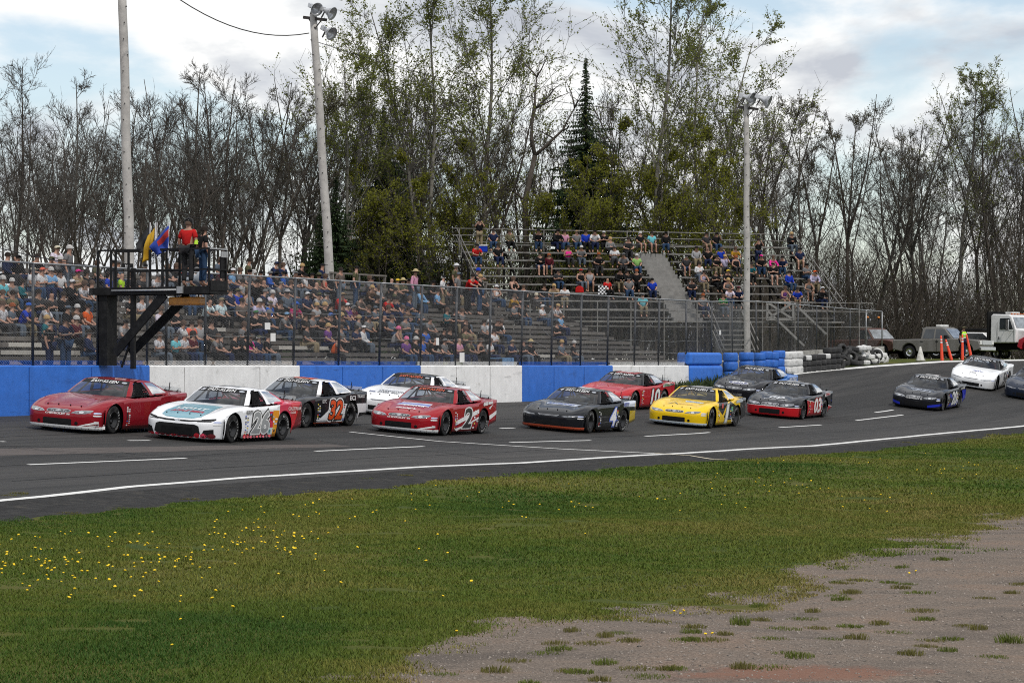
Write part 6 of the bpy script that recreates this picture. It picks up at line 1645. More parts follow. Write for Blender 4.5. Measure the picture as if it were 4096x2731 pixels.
# ================================================================ TREES
def perp(d):
    a = d.orthogonal().normalized(); return a, d.cross(a)
def grow_tree(seed, H, r0, kind):
    """returns (trunk segments, twig segments, leaf points); all in metres, root at the origin"""
    g = random.Random(seed); thick, thin, leaf = [], [], []
    P = dict(bare=dict(nl=16, up=.5, ang=(28, 60), cb=.30, ll=.30, n2=8, n3=5, n4=3, split=3, leaf=0), bud=dict(nl=15, up=.45, ang=(28, 60), cb=.38, ll=.27, n2=7, n3=6, n4=1, split=3, leaf=2.6),
             poplar=dict(nl=22, up=.7, ang=(28, 55), cb=.28, ll=.36, n2=9, n3=6, n4=1, split=2, leaf=7.0), fresh=dict(nl=16, up=.45, ang=(35, 70), cb=.26, ll=.34, n2=8, n3=6, n4=1, split=2, leaf=4.5), lite=dict(nl=10, up=.5, ang=(28, 58), cb=.40, ll=.30, n2=6, n3=3, n4=0, split=2, leaf=0))[kind]
    def branch(p, d, L, r, lev, nseg):
        pts = [p.copy()]; q = p.copy(); dd = d.copy()
        for k in range(nseg):
            jt = (.035, .085, .11, .13, .13)[lev]
            dd = (dd + Vector((g.gauss(0, jt), g.gauss(0, jt), g.gauss(0, .05) + P['up'] * .16 * (1 if lev > 0 else .3)))).normalized()
            q = q + dd * (L / nseg); pts.append(q.copy())
        for k in range(nseg):
            ra = r * (1 - .8 * k / nseg); rb = r * (1 - .8 * (k + 1) / nseg)
            (thick if lev <= 1 else thin).append((pts[k], pts[k + 1], max(ra, .006), max(rb, .005)))
        return pts
    def at(pts, t):
        x = t * (len(pts) - 1); i = min(int(x), len(pts) - 2); return pts[i].lerp(pts[i + 1], x - i), (pts[i + 1] - pts[i]).normalized()
    def side(d, amin, amax):
        a, b = perp(d); th = g.uniform(0, 6.283); an = R(g.uniform(amin, amax)); return (d * math.cos(an) + (a * math.cos(th) + b * math.sin(th)) * math.sin(an)).normalized()
    leaders = []
    base = Vector((0, 0, 0)); lean = Vector((g.gauss(0, .04), g.gauss(0, .04), 1)).normalized()
    h0 = H * P['cb'] * g.uniform(.8, 1.2)
    tr = branch(base, lean, h0, r0, 0, 5); thick[-5:] = [(a, b, r0 * (1 - .25 * i / 5), r0 * (1 - .25 * (i + 1) / 5)) for i, (a, b, _, _) in enumerate(thick[-5:])]
    ns = g.randint(1, P['split'])
    for k in range(ns):
        d = side(lean, 4, 14 + 6 * ns) if ns > 1 else lean
        leaders.append(branch(tr[-1], d, (H - h0) * (1 if k == 0 else g.uniform(.75, .98)), r0 * (.60 if ns > 1 else .74), 0, 9))
    for ld in leaders:
        for k in range(max(6, P['nl'] // ns + 3)):
            t = g.uniform(.02, .97); p, d = at(ld, t)
            L1 = H * P['ll'] * (1.05 - .78 * t) * g.uniform(.55, 1.15); r1 = r0 * .24 * (1.05 - .8 * t)
            b1 = branch(p, side(d, *P['ang']), L1, max(r1, .02), 1, 5)
            for m in range(P['n2']):
                p2, d2 = at(b1, g.uniform(.18, 1)); L2 = L1 * g.uniform(.22, .5)
                b2 = branch(p2, side(d2, 20, 50), L2, .017, 2, 3)
                for n in range(P['n3']):
                    p3, d3 = at(b2, g.uniform(.15, 1)); L3 = L2 * g.uniform(.3, .6)
                    b3 = branch(p3, side(d3, 15, 50), max(L3, .22), .011, 3, 2)
                    if P['leaf']:
                        for _ in range(int(P['leaf'] + g.random())): leaf.append(at(b3, g.uniform(.3, 1))[0] + Vector((g.gauss(0, .07), g.gauss(0, .07), g.gauss(0, .07))))
                    for o in range(P['n4']):
                        p4, d4 = at(b3, g.uniform(.2, 1)); branch(p4, side(d4, 15, 45), max(L3 * .5, .18), .0085, 4, 1)
    return thick, thin, leaf
def seg_arrays(segs, k):
    n = len(segs)
    A = np.array([s[0][:] for s in segs]); B = np.array([s[1][:] for s in segs]); ra = np.array([s[2] for s in segs]); rb = np.array([s[3] for s in segs])
    D = B - A; D /= np.maximum(np.linalg.norm(D, axis=1, keepdims=True), 1e-9)
    ref = np.where(np.abs(D[:, 2:3]) < .9, np.array([[0, 0, 1.0]]), np.array([[1.0, 0, 0]]))
    U = np.cross(D, ref); U /= np.linalg.norm(U, axis=1, keepdims=True); Vv = np.cross(D, U)
    th = np.arange(k) * 2 * np.pi / k
    ring = np.cos(th)[None, :, None] * U[:, None, :] + np.sin(th)[None, :, None] * Vv[:, None, :]
    v = np.concatenate([A[:, None] + ring * ra[:, None, None], B[:, None] + ring * rb[:, None, None]], 1).reshape(-1, 3)
    i = np.arange(n)[:, None] * 2 * k + np.arange(k)[None]; j = np.arange(n)[:, None] * 2 * k + (np.arange(k)[None] + 1) % k
    f = np.stack([i, j, j + k, i + k], -1).reshape(-1, 4)
    return v, f
def leaf_arrays(pts, size, seed):
    g = np.random.default_rng(seed); P_ = np.array([p[:] for p in pts]); n = len(P_)
    a = g.normal(0, 1, (n, 3)); a /= np.linalg.norm(a, axis=1, keepdims=True); b = np.cross(a, g.normal(0, 1, (n, 3))); b /= np.linalg.norm(b, axis=1, keepdims=True)
    s = size * g.uniform(.6, 1.2, (n, 1))
    v = np.stack([P_ - a * s, P_ + b * s * .62, P_ + a * s, P_ - b * s * .62], 1).reshape(-1, 3)
    return v, np.arange(4 * n).reshape(-1, 4)
def bark(name, c, d, sc=6): return mat(name, c, .9, var=.3, scale=sc, dirt=d, dscale=4, dlo=.5, dhi=.65, spec=.15)
M_BK = [bark('grey_bark', (.085, .077, .066), (.04, .035, .03)), bark('brown_bark', (.060, .050, .042), (.10, .09, .08)), bark('pale_bark', (.20, .19, .165), (.05, .045, .04))]
M_TWG = mat('twig', (.080, .073, .065), .9, var=.35, scale=.6, spec=.1); M_TWB = mat('brown_twig', (.062, .053, .044), .9, var=.35, scale=.6, spec=.1)
def leafm(name, c1, c2):
    m = bpy.data.materials.new(name); m.use_nodes = True; t = m.node_tree; b = t.nodes['Principled BSDF']
    tc = N(t, 'ShaderNodeTexCoord'); c = ramp(t, noise(t, tc.outputs['Object'], .9, 4, .7), [(.35, c1), (.65, c2)])
    t.links.new(c, b.inputs['Base Color']); b.inputs['Roughness'].default_value = .6; b.inputs['Specular IOR Level'].default_value = .25
    tr = N(t, 'ShaderNodeBsdfTranslucent'); t.links.new(c, tr.inputs['Color']); mx_ = N(t, 'ShaderNodeMixShader'); mx_.inputs[0].default_value = .55
    t.links.new(b.outputs[0], mx_.inputs[1]); t.links.new(tr.outputs[0], mx_.inputs[2]); t.links.new(mx_.outputs[0], t.nodes['Material Output'].inputs['Surface'])
    return m
M_LF = {'bud': leafm('bud_leaf', (.085, .080, .040), (.125, .120, .050)), 'poplar': leafm('poplar_leaf', (.130, .155, .028), (.215, .240, .050)), 'fresh': leafm('fresh_leaf', (.165, .180, .018), (.270, .275, .034))}
PT = {}
def tree_proto(kind, seed, H, r0):
    th, tn, lf = grow_tree(seed, H, r0, kind)
    v, f = seg_arrays(th, 6); trunk = np_mesh('trunk', v, f, M_BK[2 if kind == 'poplar' else seed % 2], True)
    v, f = seg_arrays(tn, 3); mats = [M_TWB if kind == 'bud' else M_TWG]
    ntw = len(f)
    if lf:
        v2, f2 = leaf_arrays(lf, {'bud': .050, 'poplar': .070, 'fresh': .066}[kind], seed); f = np.concatenate([f, f2 + len(v)]); v = np.concatenate([v, v2])
    crown = np_mesh('crown', v, f, mats[0])
    if lf:
        crown.materials.append(M_LF[kind]); crown.polygons.foreach_set('material_index', np.concatenate([np.zeros(ntw, np.int32), np.ones(len(f2), np.int32)]))
    return trunk, crown, H
for kind, seeds, H, r0 in (('bare', (1, 2, 3, 4, 5), 16, .15), ('bud', (11, 12, 13), 16, .145), ('poplar', (21, 22, 23), 22, .19), ('fresh', (31, 32), 11, .09)):
    PT[kind] = [tree_proto(kind, s, H, r0) for s in seeds]
def spruce_proto(H, rb, seed):
    g = random.Random(seed); tv = MB().tube([(0, 0, 0), (0, 0, H)], [.16, .03], 7).mesh('trunk', M_BK[1], True); mb = MB().tube([(0, 0, H - .8), (0, 0, H + .35)], [.06, .01], 5)
    z = H * .10
    while z < H - .02:
        f = 1 - z / H; L = rb * f ** 1.05 * g.uniform(.6, 1.2) + .02
        for k in range(int(9 + 16 * f)):
            a = g.uniform(0, 6.283); dz = g.uniform(-.16, .16); Lk = L * g.uniform(.35, 1.2); d = Vector((math.cos(a), math.sin(a), 0)); s = Vector((-d.y, d.x, 0)); n = max(3, int(Lk / .16))
            for q in range(n):
                t0 = q / n; p = d * (Lk * t0) + Vector((0, 0, z - .28 * Lk * t0 + .18 * Lk * t0 * t0)); sz = .30 + .70 * min(1, f * 1.8); w = (.26 + .16 * (1 - t0)) * g.uniform(.7, 1.2) * sz
                p = p + Vector((0, 0, dz))
                for sg in (1, -1): mb.add([p, p + d * .18 * sz + s * sg * .05, p + s * sg * w * .7 + d * .10 + Vector((0, 0, sz * g.uniform(-.34, -.08)))], [(0, 1, 2)])
                mb.add([p - s * .10 * sz, p + s * .10 * sz, p + d * .20 * sz + Vector((0, 0, sz * g.uniform(-.38, -.12)))], [(0, 1, 2)])
        z += .14 + .14 * f
    return tv, mb.mesh('crown', mat('spruce_needles', (.028, .046, .019), .8, var=.45, scale=1.2, spec=.15)), H
PT['spruce'] = [spruce_proto(18, 6.2, 1), spruce_proto(13, 5.2, 2)]
def dead_proto():
    g = random.Random(8); mb = MB()
    def br(p, d, L, r, lev):
        pts = [p]; q = p
        for k in range(6):
            d = (d + Vector((g.gauss(0, .22), g.gauss(0, .1), g.gauss(.05, .15)))).normalized(); q = q + d * (L / 6); pts.append(q)
        mb.tube(pts, [r * (1 - .85 * k / 6) for k in range(7)], 6)
        if lev < 3:
            for k in range(5 - lev):
                t = g.uniform(.35, 1); i = min(int(t * 6), 5); br(pts[i], Vector((g.uniform(-1, 1), g.gauss(0, .4), g.uniform(.1, .9))).normalized(), L * g.uniform(.25, .45), r * .45, lev + 1)
    tr = [Vector((0, 0, 0)), Vector((.05, 0, 5)), Vector((-.05, 0, 9)), Vector((.5, 0, 11.5))]; mt = MB().tube(tr, [.22, .18, .16, .13], 8)
    br(tr[-1], Vector((-.35, 0, 1)), 5.5, .12, 1); br(tr[-1], Vector((.75, .1, .65)), 4.2, .11, 1); br(tr[2], Vector((-.6, 0, .5)), 1.6, .07, 2)
    return mt.mesh('trunk', M_BK[1], True), mb.mesh('crown', M_BK[1], True), 17.0
PT['dead'] = [dead_proto()]
TN = dict(bare='bare_tree', bud='budding_tree', poplar='poplar_tree', fresh='green_tree', spruce='spruce_tree', dead='dead_tree')
TL = [('bare', 0, 2, 62, 142), ('bare', 1, 24, 84, 148), ('bare', 2, 46, 98, 140), ('bare', 3, 72, 74, 150), ('bare', 4, 96, 104, 143), ('bare', 0, 112, 92, 151), ('bare', 2, 140, 100, 141), ('bare', 1, 158, 84, 149), ('bare', 4, 176, 68, 143), ('bare', 3, 194, 64, 152), ('bare', 0, 210, 70, 144), ('bare', 2, 228, 66, 150), ('bare', 1, 246, 78, 145), ('bare', 4, 262, 72, 153), ('bud', 0, 284, 80, 147), ('bud', 1, 302, 68, 155),
      ('poplar', 0, 354, 0, 152), ('poplar', 1, 436, -48, 154), ('poplar', 2, 468, -22, 162), ('bud', 2, 398, 62, 160), ('bud', 0, 496, 72, 158), ('bud', 1, 478, 110, 154), ('dead', 0, 526, 52, 156), ('bud', 2, 548, 108, 162), ('bud', 0, 514, 120, 166), ('bud', 1, 620, 92, 167), ('bare', 4, 572, 112, 168), ('bud', 2, 666, 84, 168), ('bud', 0, 412, 88, 166), ('bud', 1, 330, 84, 164), ('bare', 2, 370, 96, 168), ('bud', 2, 724, 98, 168), ('spruce', 0, 586, 56, 160), ('poplar', 2, 640, -42, 153), ('poplar', 1, 694, -12, 158), ('fresh', 0, 604, 118, 154), ('fresh', 1, 676, 116, 153), ('fresh', 0, 716, 126, 156), ('fresh', 1, 572, 150, 153), ('fresh', 0, 420, 150, 151), ('fresh', 1, 470, 168, 152), ('fresh', 0, 386, 178, 150), ('fresh', 1, 700, 150, 152), ('fresh', 0, 656, 150, 151), ('fresh', 1, 590, 160, 152), ('fresh', 0, 450, 140, 153), ('fresh', 1, 362, 150, 152), ('fresh', 1, 734, 160, 155), ('spruce', 1, 336, 168, 151), ('spruce', 1, 384, 104, 158), ('spruce', 1, 320, 200, 149), ('spruce', 0, 405, 190, 152),
      ('bud', 0, 760, 84, 159), ('bud', 1, 784, 96, 163), ('bare', 3, 800, 118, 158), ('bud', 2, 822, 92, 160), ('bud', 0, 852, 88, 164), ('bare', 1, 876, 96, 160), ('bare', 4, 900, 112, 166), ('bud', 1, 918, 94, 160), ('poplar', 2, 950, 76, 162), ('bud', 2, 982, 100, 165), ('bare', 0, 1004, 82, 160), ('bare', 2, 1024, 68, 163), ('bud', 0, 1050, 76, 168), ('bare', 3, -22, 70, 146)]
kinds_count = {}
for kind, vi, px, ty, d in TL: kinds_count.setdefault(kind, []).append(px)
for kind, vi, px, ty, d in TL:
    tr, cr_, H_ = PT[kind][vi]
    if px > 740: d += 16
    x = (px - CX) / FPX * d; z = zat(x, d); h = (365 - ty) / FPX * d + CAMZ - z
    sc = h / H_; rnd = random.Random(px * 3 + vi)
    i = sorted(kinds_count[kind]).index(px) + 1; nn = len(kinds_count[kind])
    lab = {'bare': 'tall bare grey tree behind the stands, %s bare tree from the left', 'bud': 'tall twiggy tree just coming into bud, %s budding tree from the left', 'poplar': 'tall pale-trunked poplar with fresh sparse leaves, %s poplar from the left', 'fresh': 'low yellow-green leafing tree in front of the wood, %s from the left', 'spruce': 'dark pointed spruce among the bare trees, %s spruce from the left', 'dead': 'dead forked tree with twisted bare limbs %s'}[kind]
    lab = lab % (ORD(i) if kind != 'dead' else 'against the sky')
    rt = empty(TN[kind], Matrix.Translation((x, d, z - .2)) @ Matrix.Rotation(rnd.uniform(0, 6.28) if kind != 'dead' else 0, 4, 'Z') @ Matrix.Diagonal((sc * rnd.uniform(.9, 1.1) * (1.15 if kind == 'poplar' else 1), sc * .95, sc, 1)), lab, 'tree', 'trees of the wood behind the stands')
    link('trunk', tr, rt); link('crown', cr_, rt)
# the deeper wood reads as one mass: many thin trees in one mesh
def mass(name, spots, label, seed, leafy=.0):
    g = random.Random(seed); VV, FF, nv = [], [], 0; LV, LF_ = [], []
    protos = [grow_tree(s, 15, .095, 'lite') for s in (51, 52, 53, 54)]
    arr = []
    for th, tn, _ in protos:
        v1, f1_ = seg_arrays(th, 4); v2, f2_ = seg_arrays(tn, 3); arr.append((np.concatenate([v1, v2]), np.concatenate([f1_, f2_ + len(v1)])))
    for x, y, h in spots:
        v, f = arr[g.randrange(4)]; a = g.uniform(0, 6.28); s = h / 15; c_, s_ = math.cos(a), math.sin(a)
        q = v.copy(); q[:, 0], q[:, 1] = (v[:, 0] * c_ - v[:, 1] * s_) * s, (v[:, 0] * s_ + v[:, 1] * c_) * s; q[:, 2] *= s
        q += np.array([x, y, zat(x, y) - .2]); VV.append(q); FF.append(f + nv); nv += len(q)
    return link(name, np_mesh(name, np.concatenate(VV), np.concatenate(FF), M_TWG))
g = random.Random(99); spots = []
for k in range(120):
    px = g.uniform(-40, 1060) if k < 80 else g.uniform(300, 1060); d = g.uniform(158, 205) if px > 300 else g.uniform(152, 178)
    if px > 740: d = g.uniform(174, 215)
    ty = g.uniform(112, 185) if px < 300 or px > 740 else g.uniform(90, 190)
    x = (px - CX) / FPX * d; spots.append((x, d, (365 - ty) / FPX * d))
for k in range(34):
    px = g.uniform(-30, 290); d = g.uniform(156, 182); x = (px - CX) / FPX * d; spots.append((x, d, (365 - g.uniform(88, 150)) / FPX * d))
for k in range(34):
    px = g.uniform(290, 1060); d = g.uniform(205, 240); x = (px - CX) / FPX * d; spots.append((x, d, g.uniform(9, 14)))
tag(mass('woods', spots, '', 5), 'deep wood of thin bare trees behind the stands', 'woods', kind='stuff')
g = random.Random(98)
tag(mass('woods', [(g.uniform(-150, 150), -110 - g.uniform(0, 35), g.uniform(13, 19)) for _ in range(18)], '', 6), 'bare wood beyond the infield, behind the viewer', 'woods', kind='stuff')  # out-of-view trees, added so the car sides mirror a dark treeline
# brush and saplings at the foot of the trees
g = np.random.default_rng(55); n = 96000
px = np.where(g.random(n) < .25, g.uniform(750, 1055, n), g.uniform(-30, 1055, n)); d = g.uniform(150, 176, n) + np.where(px > 770, 20, 0); x = (px - CX) / FPX * d; z0 = height(x, d)
den = vnoise(x, d, 3.0, 61); hmax = np.where(px < 290, 3.0, np.where(px > 740, 7.0, 6.5)) * (.35 + den)
zz = g.random(n) ** 1.4 * hmax; L = g.uniform(.5, 1.5, n); a = g.uniform(0, 6.28, n); tl = g.uniform(.15, .8, n)
A = np.stack([x, d, z0 + zz], -1); B = A + np.stack([np.cos(a) * tl, np.sin(a) * tl, np.ones(n)], -1) * L[:, None]
sd2 = np.stack([-np.sin(a + 1.2), np.cos(a + 1.2), np.zeros(n)], -1) * .013
v = np.stack([A - sd2, A + sd2, B + sd2 * .4, B - sd2 * .4], 1).reshape(-1, 3); f = np.arange(4 * n).reshape(-1, 4)
tag(link('brush', np_mesh('brush', v, f, M_TWB)), 'tangled leafless brush at the foot of the wood', 'brush', kind='stuff')
n = 90000; px = g.uniform(-30, 1055, n); d = g.uniform(150, 170, n) + np.where(px > 770, 20, 0); x = (px - CX) / FPX * d
keep = g.random(n) < np.where((px > 290) & (px < 740), 1.0, .38) * (vnoise(x, d, 2.2, 63) > .42); x, d, px = x[keep], d[keep], px[keep]; n = len(x)
zz = g.random(n) ** 1.2 * np.where(px < 290, 3.5, 7.5) * (.3 + vnoise(x, d, 2.2, 63)); P_ = np.stack([x, d, height(x, d) + zz], -1)
v, f = leaf_arrays(P_, .085, 5)
tag(link('undergrowth', np_mesh('undergrowth', v, f, leafm('undergrowth_leaf', (.026, .030, .009), (.066, .070, .016)))), 'olive green leafing undergrowth along the edge of the wood', 'undergrowth', kind='stuff')
# ================================================================ VEHICLES OUTSIDE THE TURN
M_CG = mat('dark_car_glass', (.03, .035, .04), .08, coat=1, var=.5, scale=2)
M_CGL = mat('windscreen_glass', (.16, .18, .20), .08, coat=1, var=.7, scale=2.5)
M_CHROME = mat('chrome', (.62, .63, .64), .18, metal=.9, var=.1)
M_TYR = mat('road_tyre', (.016, .016, .017), .85, var=.3, spec=.15)
M_UND = mat('underside', (.012, .012, .012), .9, spec=.1)
M_LAMP = mat('lamp_glass', (.60, .60, .58), .15, var=.3, coat=1)
def arch(cx, r, z0, n=9): return [(cx + r * math.cos(math.pi * k / n), z0 + r * math.sin(math.pi * k / n)) for k in range(n + 1)]
def wheel(parent, x, y, r, w, rimm):
    h = empty('wheel', Matrix.Translation((x, y, r)) @ Matrix.Rotation(R(-90 if y > 0 else 90), 4, 'X')); h.parent = parent; h.matrix_parent_inverse = Matrix.Identity(4)
    MB().lathe([(r * .6, -w / 2), (r * .9, -w / 2), (r, -w * .35), (r, w * .35), (r * .9, w / 2), (r * .6, w / 2)], 22).build('tyre', M_TYR, h, True)
    MB().lathe([(.001, w * .30), (r * .22, w * .34), (r * .30, w * .20), (r * .52, w * .26), (r * .62, w * .46), (r * .62, -w * .4)], 16).build('rim', rimm, h, True)
def taper(o, z0, z1, sy, sx=1.0, cx=0.0):
    for v in o.data.vertices:
        if v.co.z > z0: t = (v.co.z - z0) / (z1 - z0); v.co.y *= 1 - (1 - sy) * t
    return o
def at_d(px, d):
    x = (px - CX) / FPX * d; return Vector((x, d, zat(x, d)))
def pickup(px, d, yawdeg, label, paint_m, crew, old, rimm, extra):
    p = at_d(px, d); f = Vector((math.sin(R(yawdeg)), -math.cos(R(yawdeg)), 0))
    rt = empty('pickup_truck', Matrix.Translation(p) @ Matrix.Rotation(math.atan2(f.y, f.x), 4, 'Z'), label, 'pickup truck')
    Wd = .96; fx, rx, ar = 1.75, -1.75, .46
    low = [(2.62, .52), (2.64, .78), (2.55, 1.02)] + [(2.0, 1.10), (1.05, 1.13), (.95, 1.13), (-.95 if crew else -.35, 1.12), (-2.75, 1.10), (-2.78, .55)] + arch(rx, ar, .42)[::-1] + [(-.95, .38), (.95, .38)] + arch(fx, ar, .42)[::-1]
    o = MB().prism(low, -Wd, Wd).build('body', paint_m, rt); bevel(o, .05, 2); fixnorm(o.data)
    xr = -1.05 if crew else -.42
    cab = [(1.02, 1.10), (.42, 1.72), (.25, 1.80), (xr + .25, 1.80), (xr + .08, 1.72), (xr, 1.10)]
    o = MB().prism(cab, -.90, .90).build('cab', paint_m, rt); taper(o, 1.1, 1.8, .84); bevel(o, .05, 2)
    def pane(nm, pts, yb, yt, m, off=.012):
        for s in ((1, -1)):
            mb = MB(); vs = [(x, s * (yb + (yt - yb) * (z - 1.1) / .7 + off), z) for x, z in pts]; mb.add(vs, [tuple(range(len(vs)))]); q = mb.build(nm, m, rt); md = q.modifiers.new('t', 'SOLIDIFY'); md.thickness = .008
    wins = [[(.80, 1.16), (.40, 1.66), (-.10, 1.69), (-.14, 1.16)], [(-.24, 1.16), (-.20, 1.69), (xr + .30, 1.69), (xr + .14, 1.16)]] if crew else [[(.80, 1.16), (.40, 1.66), (xr + .20, 1.69), (xr + .12, 1.16)]]
    for w_ in wins: pane('side_window', w_, .90, .756, M_CG)
    for nm, (x0, z0), (x1, z1), m in (('windshield', (.985, 1.17), (.47, 1.70), M_CGL), ('rear_window', (xr - .01, 1.2), (xr + .07, 1.68), M_CG)):
        s_ = .012 if nm == 'windshield' else -.012
        vs = [(x0 + s_, -.84, z0), (x0 + s_, .84, z0), (x1 + s_, .72, z1), (x1 + s_, -.72, z1)]
        q = MB().add(vs, [(0, 1, 2, 3)]).build(nm, m, rt); md = q.modifiers.new('t', 'SOLIDIFY'); md.thickness = .008
    for x in (fx, rx):
        for y in (.80, -.80): wheel(rt, x, y, .38, .25, rimm)
    MB().box((0, 0, .55), (4.6, 1.25, .5)).build('chassis', M_UND, rt)
    o = MB().box((2.68, 0, .55), (.16, 1.96, .22)).build('front_bumper', M_CHROME, rt); bevel(o, .04)
    o = MB().box((2.63, 0, .90), (.06, 1.30, .24)).build('grille', M_UND if old else M_CHROME, rt)
    for k in range(3): MB().box((2.665, 0, .82 + .08 * k), (.02, 1.28, .02)).build('grille_bar', M_CHROME, o)
    for s in (1, -1):
        q = MB().box((2.63, s * .80, .90), (.06, .26, .22)).build('headlight', M_LAMP, rt); bevel(q, .02)
        MB().box((.55, s * 1.02, 1.22), (.10, .20, .22)).build('mirror', M_CHROME if old else M_UND, rt)
        for k, x in enumerate((.0, -.95) if crew else (-.1,)): MB().box((x, s * .967, .98), (.16, .02, .05)).build('door_handle', M_UND, rt)
        MB().box((-.02, s * .962, .75), (.012, .012, .68)).build('door_seam', M_UND, rt)
    MB().box((-1.95 if crew else -1.6, 0, 1.02), (1.5 if crew else 2.1, 1.6, .22)).build('bed_liner', M_UND, rt)
    extra(rt)
    return rt
M_GREYP = mat('pewter_paint', (.150, .143, .132), .35, coat=.5, var=.1, scale=3)
M_RUSTP = mat('faded_red_paint', (.085, .036, .030), .6, var=.35, scale=2, dirt=(.10, .06, .04), dscale=3)
M_TRW = mat('truck_white', (.68, .68, .68), .35, coat=.5, var=.06); M_TRR = mat('truck_red', (.40, .02, .035), .35, coat=.6, var=.08)
def logo(rt, x, z, y, s=1.0):
    a = MB().add([(x + s * c[0], y, z + s * c[1]) for c in ell(0, 0, .24, .09, 16)], [tuple(range(16))]).build('door_logo', vinyl((.02, .02, .02)), rt)
    MB().add([(x + s * c[0], y + .004, z + s * c[1]) for c in ell(0, .0, .21, .055, 16)], [tuple(range(16))]).build('logo_band', vinyl((.45, .02, .04)), a)
    for k in range(4): MB().box((x + s * (-.12 + .08 * k), y + .003, z + s * (.11 + (.02 if k % 2 else 0))), (.05 * s, .004, .04 * s)).build('chequer', vinyl((.55, .55, .55)) if k % 2 else vinyl((.02, .02, .02)), a)
    bm = text_bm('Petty', .075 * s, 0, 0, w=.30 * s, bold=.03, shear=.2)
    for v in bm.verts: v.co = Vector((x - v.co.x, y + .010, z + v.co.y))
    bm_obj(bm, 'logo_lettering', vinyl(WHITE), a)
def ex_grey(rt):
    o = MB().box((-.1, 0, 1.87), (.30, 1.1, .14)).build('light_bar', M_LAMP, rt); bevel(o, .03)
    logo(rt, .45, .82, .975)
def ex_rust(rt):
    for k in range(2):
        MB().lathe([(.0, .12), (.06, .11), (.08, .0), (.0, .0)], 12, M=Matrix.Translation((.1 - .5 * 0, -.45 + .9 * k, 1.82 + .55))).build('beacon', mat('beacon_orange', (.70, .22, .02), .3), rt, True)
        MB().bar((.1, -.45 + .9 * k, 1.78), (.1, -.45 + .9 * k, 2.38), .04).build('beacon_post', M_UND, rt)
pickup(872, 158, 38, 'old rusty red pickup truck with chrome grille behind the tyre heap', M_RUSTP, False, True, M_CHROME, ex_rust)
pickup(944, 154, 56, 'dark grey crew cab pickup truck with white roof light bar', M_GREYP, True, False, M_CHROME, ex_grey)
def tow_truck(px, d, yawdeg):
    p = at_d(px, d); f = Vector((math.sin(R(yawdeg)), -math.cos(R(yawdeg)), 0))
    rt = empty('tow_truck', Matrix.Translation(p) @ Matrix.Rotation(math.atan2(f.y, f.x), 4, 'Z'), 'white tow truck with red front fender at the right edge', 'truck')
    cab = [(.75, .95), (.75, 1.75), (.42, 2.55), (.25, 2.66), (-.85, 2.70), (-1.0, 2.60), (-1.0, .95)]
    o = MB().prism(cab, -1.1, 1.1).build('cab', M_TRW, rt); taper(o, 1.75, 2.7, .93); bevel(o, .07, 3)
    hood = [(2.75, .85), (2.80, 1.30), (2.6, 1.52), (1.6, 1.66), (.70, 1.80), (.70, .90)]
    o = MB().prism(hood, -.80, .80).build('hood', M_TRW, rt); bevel(o, .10, 3)
    for s in (1, -1):
        fe = [(2.78, .62), (2.82, 1.15), (2.3, 1.38), (1.5, 1.40), (.95, 1.15), (.85, .70)] + [(1.75 - .62 * math.cos(math.pi * k / 10), .55 + .62 * math.sin(math.pi * k / 10)) for k in range(0, 11)]
        q = MB().prism(fe, s * .72, s * 1.16).build('fender', M_TRR, rt); fixnorm(q.data); bevel(q, .05, 2)
        MB().box((2.83, s * .92, 1.05), (.05, .34, .22)).build('headlight', M_LAMP, rt)
        vs = [(.56, s * 1.115, 1.78), (.30, s * 1.075, 2.44), (-.34, s * 1.075, 2.44), (-.34, s * 1.115, 1.78)]
        q = MB().add(vs, [(0, 1, 2, 3)]).build('side_window', M_CG, rt); md = q.modifiers.new('t', 'SOLIDIFY'); md.thickness = .01
        MB().bar((.35, s * 1.42, 1.70), (.35, s * 1.42, 2.35), .10, .16).build('mirror', M_CHROME, rt); MB().bar((.35, s * 1.1, 2.3), (.35, s * 1.42, 2.3), .03).build('mirror_arm', M_CHROME, rt); MB().bar((.6, s * 1.1, 1.7), (.35, s * 1.42, 1.75), .03).build('mirror_arm', M_CHROME, rt)
        for x in (.62, -.52): MB().box((x, s * 1.106, 1.6), (.014, .012, 1.25)).build('door_seam', M_UND, rt)
        MB().box((-.40, s * 1.12, 1.25), (.05, .02, .16)).build('door_handle', M_UND, rt)
        MB().box((2.0, s * .808, 1.42), (.28, .01, .10)).build('vent', M_UND, rt)
    vs = [(.735, -.96, 1.86), (.735, .96, 1.86), (.46, .90, 2.50), (.46, -.90, 2.50)]
    q = MB().add(vs, [(0, 1, 2, 3)]).build('windshield', M_CGL, rt); md = q.modifiers.new('t', 'SOLIDIFY'); md.thickness = .012
    o = MB().box((2.86, 0, .62), (.18, 2.3, .34)).build('bumper', M_CHROME, rt); bevel(o, .05)
    for k in range(5): MB().box((.25, -.7 + .35 * k, 2.71), (.08, .12, .06)).build('marker_lamp', mat('marker_amber', (.45, .10, .02), .4), rt)
    MB().box((-.2, .2, 2.77), (.4, 1.0, .12)).build('roof_light', M_LAMP, rt)
    MB().box((-1.16, 0, 1.9), (.10, 2.3, 1.9)).build('headboard', M_UND, rt); MB().box((-3.9, 0, 1.12), (5.4, 2.4, .18)).build('deck', M_UND, rt); MB().box((-1.5, 0, .75), (7.6, 1.1, .45)).build('frame', M_UND, rt)
    for x, ys in ((1.75, (.95, -.95)), (-3.6, (.95, -.95)), (-4.8, (.95, -.95))):
        for y in ys: wheel(rt, x, y, .50, .30, M_UND if x > 0 else M_CHROME)
    logo(rt, .05, 1.42, 1.118, 1.15)
    return rt
tow_truck(1014, 163, 50)
